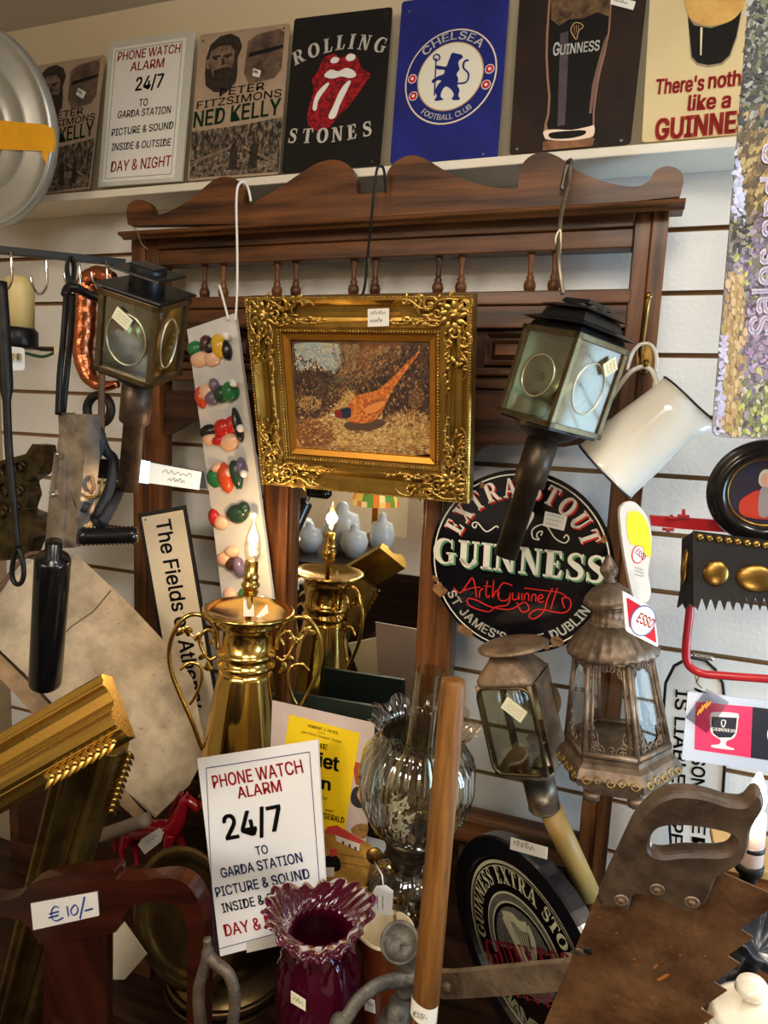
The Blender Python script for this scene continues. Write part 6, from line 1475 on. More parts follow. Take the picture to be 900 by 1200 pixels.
MB().lathe([(8*u, 72*u), (7*u, 76*u), (14*u, 80*u), (19*u, 88*u), (15*u, 95*u), (0, 98*u)], CH, 28).build('knob', t)
b = MB(); rod(b, [(-42*u, -14*u, 20*u), (-60*u, -14*u, 40*u), (-62*u, -14*u, 62*u), (-70*u, -14*u, 76*u)], [10*u-4*u*i/18 for i in range(19)], CH, 12, 6); b.build('spout', t)
wb_ = min((c_.matrix_world @ v_.co).z for c_ in t.children for v_ in c_.data.vertices) if bpy.context.view_layer.update() is None else 0
wc_ = M @ Vector((0, 0, -40*u))
tag(MB().box((-.03, -.03, 0), (.03, .03, wb_-ZT-.001), w_d).build('box', None, False, .003), 'dark wooden block under the white china lidded pot', 'box').location = (wc_.x, wc_.y, ZT)
t = thing('wooden_box', 'brown wooden box edge behind the saw teeth on the right', 'box', at(Vector((.36, -.42, ZT))))
p0, p1 = P(846, 1006, .36), P(985, 1035, .36)
MB().box((p0.x, -.36, ZT), (p1.x, -.29, p0.z-.012), mat('mid_brown_wood', (112, 66, 34), .45, col2=(140, 88, 48), scale=12, stretch=(.3, 2, 2))).build('body', t, True, .002)
MB().box((p0.x-.006, -.366, p0.z-.012), (p1.x, -.284, p0.z), mat('pale_wood_edge', (196, 160, 104), .5, var=.1)).build('lid', t, True, .002)
# ------------------------------------------------------------------ left side: can, hook rail, gun and its neighbours
ALU = mat('dull_aluminium', (190, 190, 184), .36, .7, var=.1, scale=4)
M, ln = axis((-30, 150, .22), (-30, 149, .24))
PLc2 = Plane((-128, 150, .26), (62, 148, .22), (-30, 240, .22))
cx, cy = PLc2.loc(-32, 149); R0 = PLc2.loc(62, 149)[0]-cx
t = thing('film_can', 'round grey metal can lid with yellow tape at the top left edge', 'can', PLc2.M)
pr = [(0, .004), (.1, .004), (.16, .004), (.18, .006), (.2, .004), (.42, .004), (.44, .007), (.46, .004), (.66, .004), (.68, .007), (.71, .004), (.86, .003), (.93, .0), (.96, .006), (.99, .006), (1, 0), (1, -.014), (0, -.014)]
MB().lathe([(r*R0, z) for r, z in pr], ALU, 72, at((cx, cy, 0))).build('lid', t)
TP = mat('yellow_tape', (240, 170, 24), .35, var=.08, scale=20, bump=.3, bscale=30)
b = MB(); q = [PLc2.loc(*p, .008) for p in ((-80, 136), (0, 141), (54, 146), (61, 152), (62, 178), (54, 177), (0, 175), (-80, 172))]
b.prism(q, .0066, .0082, TP); q = [PLc2.loc(*p) for p in ((52, 176), (62, 150), (64, 170), (57, 192), (53, 184))]; b.prism(q, -.004, .0075, TP); b.build('tape', t)
# hook rail with its chrome hooks
t = thing('hook_rail', 'black metal rail with hanging hooks reaching out at the left', 'rail', at(P(60, 300, .35)))
a, c = P(-60, 287, .52), P(146, 308, .30); up = Vector((0, 0, 1)); sd = (c-a).cross(up).normalized()
b = MB(); v = []
for p in (a, c):
    for sy, sz in ((-1, -1), (1, -1), (1, 1), (-1, 1)): v.append(p+sd*.006*sy+up*.0055*sz)
b.add(v, [(0, 1, 2, 3)[::-1], (4, 5, 6, 7), (0, 1, 5, 4), (1, 2, 6, 5), (2, 3, 7, 6), (3, 0, 4, 7)], BLKMET)
e_ = Vector((XL+.001, a.y, a.z)); b.tube([a, e_], .005, BLKMET, 8); b.build('bar', t, True, .001)
def s_hook(x0, y0, d, h, label):
    b = MB(); b.tube(spl([tuple(p) for p in PP((x0+1, y0, d-.004), (x0, y0-3, d+.004), (x0+1, y0+4, d+.008), (x0+2, y0+h*.7, d+.008), (x0-2, y0+h, d+.008), (x0-9, y0+h+2, d+.008), (x0-15, y0+h-8, d+.008), (x0-17, y0+h-18, d+.008))], 5), .0021, CHROME, 8)
    simple('rail_hook', label, 'hook', b, P(x0, y0, d), 'chrome hooks on the left rail')
s_hook(12, 297, .45, 40, 'chrome rail hook at the left end, in front of the yellow canister')
s_hook(53, 301, .40, 41, 'empty chrome rail hook between the canister and the gun')
s_hook(92, 307, .36, 30, 'chrome rail hook just right of the gun loop')
s_hook(124, 310, .33, 26, 'chrome rail hook nearest the left glass lamp')
# submachine gun, muzzle down
def q3(pl_, pts): return pl_.L(pts)
PLu = Plane((60, 480, .47), (110, 484, .47), (55, 690, .47))
t = thing('submachine_gun', 'black and worn steel submachine gun hanging muzzle down from the rail', 'gun', PLu.M)
GS = mat('worn_gun_steel', (166, 150, 130), .42, .6, col2=(108, 96, 84), scale=26, bump=.12, bscale=80)
b = MB(); b.prism(q3(PLu, [(68, 482), (72, 486), (100, 485), (101, 490), (99, 540), (95, 580), (91, 610), (88, 642), (54, 642), (57, 600), (62, 560), (66, 530), (69, 510)]), -.03, 0, GS); b.build('receiver', t, False, .003)
b = MB(); b.prism(q3(PLu, [(66, 530), (80, 534), (75, 642), (55, 641), (60, 580)]), 0, .004, GS); b.build('side_plate', t, False, .0015)
b = MB(); b.prism(q3(PLu, [(68, 530), (78, 533), (76, 538), (72, 538), (68, 574), (70, 580), (62, 582), (61, 576), (64, 572)]), .004, .0065, STEEL)
for p in ((71, 532), (66, 579)): c0 = PLu.loc(*p); b.lathe([(0, .009), (.0026, .009), (.0032, .0064)], STEEL, 12, at((c0[0], c0[1], 0)))
b.build('bracket', t, False, .0006)
BG = mat('gloss_black_barrel', (18, 17, 18), .22, .3, coat=.3)
Mr, ln = axis((53, 800, .43), (63, 640, .49)); u = ln/math.hypot(10, 160)
MB().lathe([(0, 2*u), (9*u, 2*u), (9*u, 0), (18.5*u, 0), (19*u, 3*u), (19*u, 146*u), (17*u, 149*u), (9*u, 150*u), (9*u, 165*u)], BG, 36, Mr, fn=lambda r, z, a: (r*(1-.05*max(0, math.cos(9*a))**6 if 4*u < z < 145*u and r > 15*u else r), z) if False else (r, z)).build('barrel', t, True)
b = MB(); rod(b, PP((68, 486, .475), (70, 440, .478), (74, 400, .48), (77, 360, .48), (78, 342, .482)), .0042, BLKMET, 8); rod(b, PP((74, 484, .455), (78, 440, .458), (83, 390, .46), (85, 344, .462)), .0042, BLKMET, 8)
rod(b, PP((77, 346, .482), (80, 338, .475), (90, 338, .465), (104, 345, .45), (116, 350, .44)), .0065, BLKMET, 10); b.build('folding_stock', t, True)
b = MB(); rod(b, PP((84, 338, .47), (79, 322, .465), (79, 308, .45), (83, 303, .44), (87, 312, .44), (85, 335, .45)), .0055, LEA, 8, 5, False, .5); b.build('hanging_loop', t, True)
PLw2 = Plane((82, 445, .46), (94, 445, .46), (80, 486, .46)); MB().prism(PLw2.L([(84, 446), (93, 444), (92, 484), (80, 484)]), -.012, 0, mat('brown_gun_wood', (110, 74, 42), .45, var=.2)).build('wood_fore', t, True, .002)
PLm2 = Plane((97, 525, .42), (240, 560, .25), (97, 560, .42))
MB().prism(PLm2.L([(97, 524), (138, 530), (140, 560), (112, 558), (97, 545)]), -.02, 0, mat('grey_housing', (132, 126, 114), .45, .5, var=.15)).build('magazine_housing', t, True, .002)
b = MB(); b.prism(PLm2.L([(112, 538), (172, 540), (240, 553), (243, 573), (170, 566), (112, 560)]), -.012, -.002, IRON); mg = b.build('magazine', t, True, .0015) if False else None
b.v = [PLm2.M @ p for p in b.v]; mg = b.build('magazine', t, True, .001)
b = MB(); b.prism(PLm2.L([(162, 538), (176, 541), (174, 567), (161, 565)]), -.0135, .0005, STEEL, PLm2.M); b.build('clip_band', mg, False) if False else b.build('clip_band', t, True, .001)
b = MB(); b.prism(PLm2.L([(176, 542), (236, 553), (233, 574), (174, 566)]), -.013, .0012, PAPER)
for i in range(2): p0, p1 = PLm2.L([(190+6*i, 554+9*i), (224-8*i, 559+7*i)]); scribble(b, p0[0], p0[1], p1[0], p1[1], .007, INK, .0016, 5, None, i+3)
b.v = [PLm2.M @ p for p in b.v]; b.build('price_label', t, True)
b = MB(); rod(b, PP((99, 582, .46), (112, 583, .455), (117, 578, .455), (120, 560, .452)), .0022, BRASSD, 8, 4); b.build('trigger_guard', t, True)
b = MB(); rod(b, PP((107, 560, .455), (110, 570, .455), (106, 578, .455)), .003, mat('tan_trigger', (150, 110, 76), .5), 8); b.build('trigger', t, True)
Mr, ln = axis((95, 629, .46), (162, 627, .42)); u = ln/67
MB().lathe([(0, 0), (10*u, 0)]+[((9.5 if i % 2 else 11.5)*u, (5+i*2.3)*u) for i in range(26)]+[(9*u, 66*u), (0, 66*u)], BG, 24, Mr).build('ridged_grip', t, True)
b = MB(); 
def strapband(pts, wd, m):
    p = [P(*q) for q in pts]; p = [Vector(q) for q in spl([tuple(x) for x in p], 6)]; v = []
    for i, x in enumerate(p):
        tn = (p[min(len(p)-1, i+1)]-p[max(0, i-1)]).normalized(); sd_ = tn.cross((CP-x).normalized()).normalized()*wd/2; nn = sd_.cross(tn).normalized()*.0012
        v += [x+sd_+nn, x-sd_+nn, x-sd_-nn, x+sd_-nn]
    b.add(v, [(i*4+k_, i*4+(k_+1) % 4, i*4+4+(k_+1) % 4, i*4+4+k_) for i in range(len(p)-1) for k_ in range(4)]+[(0, 1, 2, 3), tuple(range(len(v)-4, len(v)))], m, True)
STR = mat('black_webbing', (30, 29, 31), .6, bump=.2, bscale=200)
strapband([(112, 500, .44), (118, 516, .44), (108, 545, .445), (94, 572, .46), (94, 590, .465), (104, 596, .46)], .016, STR)
strapband([(113, 502, .435), (124, 528, .42), (133, 540, .41), (129, 570, .42), (116, 600, .44), (112, 608, .44), (120, 612, .44), (134, 588, .42), (145, 562, .37)], .015, STR)
b.build('sling', t, True)
# iron ring and brown rod, copper mould, canister etc
b = MB(); b.tube([P(116+14*math.cos(a_), 480+17*math.sin(a_), .235) for a_ in [2*PI*i/24 for i in range(24)]], .008, IRON, 10, True); simple('iron_ring', 'dark iron ring hanging behind the brown rod', 'ring', b, P(116, 480, .2))
b = MB(); rod(b, PP((120, 400, .3), (119, 470, .3), (119, 522, .3)), .0055, mat('brown_rod_wood', (92, 66, 42), .5, var=.2), 10, 4); simple('wooden_rod', 'thin brown wooden rod beside the left lamp tube', 'rod', b, P(119, 522, .3))
t = thing('copper_mould', 'crumpled copper crescent mould hanging left of the glass lamp', 'mould', at(P(105, 390, .2)))
COP = mat('copper', (190, 112, 74), .22, 1.0, var=.25, scale=30, bump=.5, bscale=90)
b = MB(); pts = spl([tuple(p) for p in PP((132, 327, .2), (118, 322, .2), (104, 330, .2), (100, 350, .2), (99, 380, .2), (97, 412, .2), (104, 440, .2), (120, 452, .2), (138, 450, .2))], 8); n = len(pts)
b.tube(pts, [.007+.014*math.sin(PI*min(1, .12+i/n*.9))*(1+.05*math.cos(i*1.3)+.04*math.cos(i*2.9)) for i in range(n)], COP, 16); b.build('body', t, True)
b = MB(); b.tube([P(111+4*math.cos(a_), 319+4*math.sin(a_), .21) for a_ in [2*PI*i/12 for i in range(12)]], .0013, BRASSD, 6, True); b.build('hanging_ring', t, True)
Mr, ln = axis((22, 384, .2), (22, 322, .2)); u = ln/62
t = thing('canister', 'cream yellow plastic canister behind the chrome hook', 'canister', Mr)
MB().lathe([(0, 0), (17*u, 0), (17*u, 48*u), (14*u, 57*u), (8*u, 61*u), (0, 62*u)], mat('cream_plastic', (222, 196, 130), .4), 28).build('body', t)
MB().lathe([(0, -24*u), (19*u, -24*u), (21*u, -20*u), (21*u, -4*u), (18*u, 0)], BLKMET, 28).build('black_base', t)
b = MB(); rod(b, PP((30, 400, .2), (45, 409, .2), (70, 410, .2)), .003, BLACK, 8); rod(b, PP((30, 414, .2), (50, 418, .2), (66, 412, .2)), .003, mat('green_cable', (30, 80, 44), .5), 8); b.prism([(P(66, 408, .2).x+x, P(66, 408, .2).z+z) for x, z in ((0, .004), (.014, .004), (.014, -.012), (0, -.012))], .194, .206, CREAM, Matrix.Rotation(PI/2, 4, 'X')); b.build('cable', t, True)
PLz = Plane((8, 406, .28), (30, 408, .25), (8, 434, .28)); t = thing('plug_adaptor', 'white plug adaptor below the cream canister', 'plug', PLz.M)
MB().prism(rquad(PLz.L([(6, 405), (22, 405), (29, 412), (29, 430), (20, 435), (6, 433)][:1]+[(29, 408), (29, 434), (6, 434)]), .006), -.03, 0, WHITE).build('body', t, False, .003)
for x in (13, 21): c0 = PLz.loc(x, 418); MB().box((c0[0]-.002, c0[1]-.006, 0), (c0[0]+.002, c0[1]+.006, .012), BRASSD).build('pin', t)
b = MB(); rod(b, PP((0, 330, .52), (6, 420, .52), (10, 520, .52), (17, 600, .52), (21, 642, .52)), [.009]*9+[.0055]*9+[.004]*7, IRON, 10, 6)
lp_ = [P(21+9*math.sin(a_)*(.45+.55*(1-math.cos(a_))/2), 664-21*math.cos(a_), .52) for a_ in [2*PI*i/24 for i in range(24)]]; b.tube(lp_, .0035, IRON, 8, True)
simple('iron_poker', 'long dark iron rod with looped end at the left edge', 'poker', b, P(20, 680, .52))
t = thing('carved_bracket', 'dark carved gilt metal bracket behind the looped iron rod', 'bracket', at(P(15, 640, .3)))
b = MB(); DGD = mat('dark_gilt', (96, 80, 48), .4, .8, col2=(44, 36, 26), scale=40, bump=.4, bscale=90); PLb2 = Plane((0, 540, .3), (50, 530, .3), (0, 640, .3))
b.prism(PLb2.L([(-40, 545), (0, 540), (30, 532), (38, 520), (50, 522), (52, 540), (44, 556), (30, 565), (34, 580), (28, 598), (44, 604), (56, 612), (54, 622), (40, 630), (30, 655), (-40, 660)]), -.03, 0, DGD); b.v = [PLb2.M @ p for p in b.v]; b.build('plate', t, True, .004)
b = MB()
for x, y, r in ((10, 552, 12), (24, 548, 9), (6, 575, 12), (22, 576, 9), (2, 600, 12), (18, 596, 8)):
    c0 = PLb2.loc(x, y); scroll(b, c0[0], c0[1], r*S(x, y, .3), 0, 1.3, 1, .003, .003, DGD)
b.v = [PLb2.M @ p for p in b.v]; b.build('scrolls', t, True)
# sign with sideways song title
PLy = Plane((162, 603, .16), (217, 593, .15), (196, 800, .17))
t = thing('slim_sign', 'slim cream sign with black edge and sideways lettering beside the peg board', 'sign', PLy.M)
q = PLy.L([(161, 602), (217, 592), (252, 800), (262, 870), (212, 880), (197, 800)]); q = PLy.L([(161, 602), (217, 592), (262, 860), (208, 872)])
MB().prism(q, -.004, 0, mat('sign_black_edge', (26, 24, 22), .4)).build('edge', t); i4 = [inq(q, u_, v_) for u_, v_ in ((.08, .018), (.94, .018), (.94, .985), (.08, .985))]
b = MB(); b.prism(i4, 0, .001, mat('sign_cream', (222, 208, 180), .45)); b.build('face', t)
b = MB(); e0 = PLy.loc(183, 611); e1 = PLy.loc(220, 806); hpx = .017; b.text('The Fields of Athenry', e0, PLy.loc(224, 830), abs(PLy.loc(200, 608)[0]-PLy.loc(183, 611)[0]), BLACK, .0016, .03); b.build('lettering', t)
c0 = PLy.loc(171, 609); MB().lathe([(0, .002), (.0018, .0018), (.002, .001)], STUD, 10, at((c0[0], c0[1], 0))).build('nail', t)
# weathered board
PLx = Plane((40, 700, .335), (215, 770, .205), (60, 850, .37))
t = thing('weathered_board', 'large pale weathered angular board with worn edges behind the gun barrel', 'board', PLx.M)
SND = mat('weathered_canvas', (206, 184, 152), .85, col2=(142, 126, 102), scale=13, lo=.36, hi=.68, bump=.3, bscale=120, detail=10)
SNE = mat('worn_wood_edge', (170, 134, 94), .7, col2=(120, 96, 68), scale=20, bump=.3)
q = PLx.L([(-60, 735), (0, 690), (44, 652), (90, 650), (150, 706), (205, 765), (226, 796), (234, 842), (243, 880), (222, 920), (182, 958), (150, 930), (118, 890), (60, 818), (0, 762), (-60, 716)][:-1])
MB().prism(q, -.03, 0, SND, None, SNE).build('board', t, False, .004)
b = MB(); b.prism(PLx.L([(-30, 736), (40, 806), (112, 886), (176, 960), (166, 966), (100, 905), (30, 826), (-40, 752)]), -.034, .004, SNE); b.build('edge_batten', t, False, .003)
b = MB(); b.tube([Vector((*PLx.loc(x, y), .003)) for x, y in spl([(-10, 705), (10, 676), (30, 652), (46, 648), (60, 650)], 5)], .004, mat('brown_binding', (96, 66, 42), .6), 8); b.build('binding', t)
b = MB(); b.rib(PLx.L([(130, 692), (110, 716), (84, 734), (74, 744)]), .0022, .0006, mat('board_seam', (96, 76, 56), .9)); b.rib(spl(PLx.L([(150, 930), (166, 942), (182, 956)]), 3), .0014, .0006, MATS['board_seam'])
rb5 = random.Random(6)
for i in range(46):
    x, y = rb5.uniform(60, 225), rb5.uniform(700, 920); c0 = PLx.loc(x, y); b.ell(c0[0], c0[1], rb5.uniform(.0006, .002), rb5.uniform(.0005, .0012), .0006, MATS['board_seam'], 7)
b.build('seam', t)
t2 = MB(); rod(t2, PP((96, 986, .36), (140, 972, .36), (172, 960, .36)), .012, mat('grey_driftwood', (130, 116, 98), .8, var=.2, scale=20, stretch=(.3, 2, 2)), 8, 4); simple('wooden_strut', 'grey weathered wooden strut under the pale board', 'strut', t2, P(100, 985, .36))
# ------------------------------------------------------------------ large gilt frame corner
GF = mat('antique_gilt', (206, 166, 82), .27, .95, col2=(160, 122, 50), scale=10, lo=.3, hi=.8, rvar=.06)
GFD = mat('antique_gilt_dark', (150, 122, 62), .36, .85, col2=(100, 78, 38), scale=14)
t = thing('gilt_frame', 'corner of a large gilt frame with leaf ornament at the lower left', 'frame', at(P(60, 1100, .5)))
def bar(name, A, B, wd, n, prof, m, cut=0.0):
    ax = (B-A).normalized(); n = (n-ax*n.dot(ax)).normalized(); w_ = ax.cross(n)
    v = []
    for p, s_ in ((A, 0), (B, 1)):
        for (x, h) in prof: v.append(p+w_*(x*wd)+n*h+ax*(s_*cut*x))
    k_ = len(prof); f = [(i, i+1, i+1+k_, i+k_) for i in range(k_-1)]+[(k_-1, 0, k_, 2*k_-1), tuple(range(k_))[::-1], tuple(range(k_, 2*k_))]
    MB().add(v, f, m).build(name, t, True, .0008); return ax, n, w_
prof1 = [(-.5, -.012), (-.5, .008), (-.46, .012), (-.36, .012), (-.33, .016), (-.29, .016), (-.26, .011), (-.2, .008), (-.06, .006), (.02, .009), (.05, .014), (.08, .012), (.12, .017), (.2, .022), (.27, .0225), (.34, .02), (.38, .015), (.4, .015), (.43, .008), (.5, .004), (.5, -.012)]
A, B = P(-140, 985, .70), P(138, 826, .60)
nn = ((CP-B).normalized()+Vector((0, 0, .55))).normalized()
ax1, n1_, w1_ = bar('top_rail', A, B, .09, nn, prof1, GF, .012)
A2, B2 = P(10, 1235, .42), P(112, 868, .57)
nn2 = ((CP-B2).normalized()+Vector((.15, 0, .35))).normalized()
ax2, n2_, w2_ = bar('side_rail', A2, B2, .085, nn2, prof1, GFD)
def leafrow(A, ax, n, w_, off, L, cnt):
    b = MB(); Mx = Matrix(((ax.x, w_.x, n.x, 0), (ax.y, w_.y, n.y, 0), (ax.z, w_.z, n.z, 0), (0, 0, 0, 1)))
    for i in range(cnt):
        o_ = A-ax*(L*i/cnt)+w_*off
        for s_ in (-1, 1):
            bb = MB(); leaf(bb, 0, s_*.001, .019, .0042, PI+s_*.35, .003, GF, .25*s_); b.add([o_+(Mx @ p) for p in bb.v], bb.f, GF, True)
        b.ball(o_+n*.007, .0036, GF, 8, 6)
    return b.build('leaf_ornament', t, True)
leafrow(B+n1_*.008-ax1*.006, ax1, n1_, w1_, .046, .10, 9)
leafrow(B2+n2_*.008, ax2, n2_, w2_, .044, .13, 11)
# ------------------------------------------------------------------ mahogany chair
MAH = wood('mahogany', (36, 13, 9), (66, 26, 16), 'x', .22, 6, .5); MAHZ = wood('mahogany_upright', (36, 13, 9), (64, 25, 15), 'y', .22, 6, .5)
PLh2 = Plane((-50, 1050, .62), (230, 1050, .62), (85, 1250, .58))
t = thing('chair', 'dark mahogany chair back with a white price sticker at the bottom left', 'chair', PLh2.M)
outr = [(-75, 1220), (-76, 1100), (-70, 1075), (-52, 1055), (-25, 1052), (0, 1056), (24, 1049), (36, 1036), (60, 1028), (90, 1023), (128, 1020), (134, 1022), (138, 1031), (165, 1032), (198, 1029), (220, 1038), (234, 1060), (239, 1084), (239, 1220), (219, 1220), (219, 1086), (212, 1068), (196, 1058), (172, 1056), (152, 1064), (142, 1080), (136, 1092), (128, 1095), (46, 1106), (40, 1096), (30, 1083), (10, 1076), (-20, 1076), (-42, 1084), (-54, 1104), (-55, 1220)]
k0 = outr.index((239, 1084)); k2 = outr.index((219, 1086)); k3 = outr.index((136, 1092)); k4 = outr.index((46, 1106)); k5 = outr.index((-54, 1104))
outr = [outr[0]]+spl(outr[1:k0+1], 4)+outr[k0+1:k2]+spl(outr[k2:k3+1], 4)+outr[k3+1:k4]+spl(outr[k4:k5+1], 4)+outr[k5+1:]
q = PLh2.L(outr)
dn = PLh2.M.to_3x3().inverted() @ Vector((0, 0, -1))
MB().prism(q, -.02, 0, MAH).build('crest_rail', t, False, .004, 3)
q = PLh2.L([(48, 1104), (123, 1094), (123, 1225), (48, 1225)]); MB().prism(q, -.016, -.004, MAHZ).build('splat', t, False, .002)
pz = PLh2.loc(85, 1218); sz = .46
W0 = PLh2.loc(239, 1218)[0]; W1 = PLh2.loc(-75, 1218)[0]; yb = pz[1]
Sb = [PLh2.M @ Vector((x, yb, -.01)) for x in (W1+.01, W0-.01)]
for p in Sb: MB().tube([p, Vector((p.x, p.y, .46)), Vector((p.x, p.y+.01, .002))], [.011, .013, .010], MAHZ, 12).build('back_leg', t, True)
MB().box((Sb[0].x-.01, Sb[0].y-.34, .44), (Sb[1].x+.01, Sb[0].y+.015, .47), MAH).build('seat', t, True, .006)
b = MB(); b.box((PLh2.M @ Vector((pz[0]-.035, yb, 0))).to_tuple()[0:1]+(Sb[0].y-.012, .47), ((PLh2.M @ Vector((pz[0]+.035, yb, 0))).x, Sb[0].y+.0, (PLh2.M @ Vector((0, yb, 0))).z-.01), MAHZ); b.build('lower_splat', t, True, .002)
for p in Sb: MB().lathe([(.012, 0), (.016, .3), (.018, .44)], MAHZ, 12, at((p.x, p.y-.31, 0))).build('front_leg', t, True)
q = PLh2.L([(36, 1059), (114, 1045), (116, 1073), (39, 1090)], .001); b = MB(); b.prism(q, .0004, .0012, WHITE)
BI = mat('blue_ink', (40, 66, 150), .6); o1 = lambda pts: PLh2.L(cr(0, 950, 1/3.6, pts), .0012)
for pts in ([(250, 408), (232, 404), (218, 425), (222, 455), (240, 464), (268, 450)], [(208, 436), (250, 424)], [(206, 452), (248, 440)], [(284, 402), (290, 445)], [(312, 400), (300, 420), (306, 438), (322, 436), (330, 414), (320, 398), (312, 400)], [(358, 362), (338, 456)], [(358, 422), (392, 412)]):
    b.rib(spl(o1(pts), 4), .0026 if len(pts) < 3 else .0022, .0016, BI)
b.build('price_sticker', t)
# ------------------------------------------------------------------ things on the low cabinet
Mr, ln = axis((268, 1190, .25), (268, 1135, .25)); u = ln/55
pb = Mr.translation
t = thing('brass_pot', 'wide dark brass pot with rolled rim behind the wishbone iron', 'pot', at(Vector((pb.x, pb.y, ZL+.003))))
us = .8*S(262, 1150, .25); zr = P(268, 1128, .25).z-ZL
DBR = mat("dark_brass", (132, 108, 68), .3, .9, col2=(84, 66, 42), scale=10, rvar=.08)
MB().lathe([(0, .0), (70*us, 0), (84*us, .02), (88*us, zr*.6), (86*us, zr-.02), (84*us, zr-.018), (90*us, zr-.008), (90*us, zr), (84*us, zr+.002), (82*us, zr-.02), (80*us, .02), (0, .012)], DBR, 64).build('body', t)
MB().lathe([(90*us, zr-.03), (91.5*us, zr-.028), (91.5*us, zr-.022), (90*us, zr-.02)], DBR, 64, close=False).build('band', t)
PLn2 = Plane((140, 1085, .36), (300, 1085, .37), (215, 1160, .39)); t = thing('brass_pan', 'large dark brass pan leaning behind the chair back', 'pan', PLn2.M)
cx, cy = PLn2.loc(216, 1075); R0 = 78*S(216, 1075, .365)
MB().lathe([(0, -.012), (R0*.72, -.012), (R0*.8, -.006), (R0*.86, .002), (R0, .004), (R0*1.02, .001), (R0*1.0, -.004), (R0*.7, -.018), (0, -.018)], DBR, 64, at((cx, cy, 0))).build('dish', t)
# added dark board: stands in for dark clutter and covers the pale wall
zp_ = P(110, 905, .13).z
tag(MB().box((-.30, -.012, 0), (.30, .012, zp_-ZL-.001), w_d).box((-.27, -.016, .04), (.27, -.012, zp_-ZL-.04), w_tb).build('dark_filler_board', None, False, .002), 'dark wooden board standing behind the red horse and brass pan', 'board').location = (-.98, -.135, ZL+.0005)
# red horse
us = S(185, 985, .29); t = thing('horse_figure', 'small red horse figure with a white price tag under the pale board', 'figurine', at(P(185, 1016, .29)))
HR = mat('red_lacquer', (150, 16, 34), .2, coat=.6, var=.15, scale=10)
def hp3(x, y, dd=0): return P(x, y, .29+dd)
b = MB(); 
me_pts = [(150, 975, 0, 9), (168, 972, 0, 12), (186, 972, 0, 12), (200, 972, 0, 13), (208, 962, 0, 10), (214, 948, 0, 7.5), (218, 938, 0, 7), (226, 942, 0, 5.5), (233, 950, 0, 4)]
pts = spl([tuple(hp3(x, y, d))+(r*us,) for x, y, d, r in me_pts], 5); b.tube([p[:3] for p in pts], [p[3] for p in pts], HR, 16)
for (x0, y0, x1, y1, x2, y2, dd) in ((150, 978, 143, 998, 145, 1022, .012), (156, 978, 160, 1000, 162, 1020, -.012), (200, 978, 194, 1000, 188, 1023, .014), (206, 976, 214, 992, 219, 1008, -.012)):
    p_ = spl([tuple(hp3(x0, y0, dd*.6))+(8*us,), tuple(hp3((x0+x1)/2, (y0+y1)/2, dd))+(6*us,), tuple(hp3(x1, y1, dd))+(3.6*us,), tuple(hp3(x2, y2-4, dd))+(3.0*us,), tuple(hp3(x2+1, y2, dd))+(4.6*us,)], 4); b.tube([q[:3] for q in p_], [q[3] for q in p_], HR, 12)
for dx in (-2, 3): b.tube([hp3(217+dx, 934, dx*.002), hp3(216+dx, 927, dx*.002)], [2.4*us, .6*us], HR, 8)
b.build('body', t, True)
b = MB(); rod(b, [hp3(142, 972), hp3(136, 982), hp3(135, 1000)], [4*us-.2*us*i for i in range(13)], HR, 8, 6); b.build('tail', t, True)
b = MB(); p_ = [hp3(x, y) for x, y in ((213, 930), (206, 940), (200, 956))]; rod(b, p_, 3.4*us, mat('dark_red_mane', (104, 10, 24), .3), 8, 5); b.build('mane', t, True)
PLg2 = Plane((163, 985, .31), (190, 972, .31), (168, 1002, .31)); b = MB(); b.prism(PLg2.L([(162, 990), (166, 983), (187, 970), (192, 976), (189, 986), (170, 1001)]), 0, .0008, WHITE); 
p0, p1 = PLg2.L([(172, 990), (184, 980)]); scribble(b, p0[0], p0[1], p1[0], p1[1], .006, INK, .0012, 3)
b.v = [PLg2.M @ p for p in b.v]; b.tube([P(187, 973, .312), P(196, 968, .30), P(206, 964, .285)], .0005, WHITE, 5); b.build('price_tag', t, True)
tag(MB().box((-.035, -.03, 0), (.035, .03, P(185, 1026, .29).z-ZL), w_d).build('box', None, False, .003), 'dark wooden block under the red horse', 'box').location = (P(185, 1026, .29).x-.03, P(185, 1026, .29).y, ZL)
# papers
PLpp = Plane((118, 1085, .44), (172, 1080, .44), (120, 1150, .46)); t = MB(); t.prism(PLpp.L([(126, 1078), (142, 1075), (172, 1118), (146, 1148), (114, 1148)]), -.001, 0, mat('old_paper', (190, 178, 154), .8, var=.08, scale=20), PLpp.M); simple('paper_sheet', 'creased cream paper standing behind the chair splat', 'paper', t, PLpp.o.copy())
PLpq = Plane((78, 1010, .45), (96, 996, .45), (76, 1026, .45)); t = MB(); t.prism(PLpq.L([(75, 1025), (94, 998), (92, 1014), (78, 1027)]), -.001, 0, WHITE, PLpq.M); simple('paper_ticket', 'small white printed ticket beside the gilt side rail', 'ticket', t, PLpq.o.copy())
# wishbone iron
t = MB(); IR2 = mat('brown_forged_iron', (84, 74, 64), .55, .6, col2=(120, 106, 90), scale=40, bump=.35, bscale=150)
rod(t, PP((243, 1100, .665), (243, 1122, .665), (238, 1140, .665), (233, 1160, .665), (234, 1190, .665), (238, 1225, .665)), [.0045]*4+[.0068]*27, IR2, 10, 6); rod(t, PP((243, 1118, .665), (252, 1128, .665), (268, 1142, .665), (275, 1165, .665), (274, 1190, .665), (268, 1225, .665)), .0066, IR2, 10, 6)
simple('wishbone_iron', 'forged iron wishbone-shaped tool standing right of the chair', 'tool', t, P(240, 1225, .665))

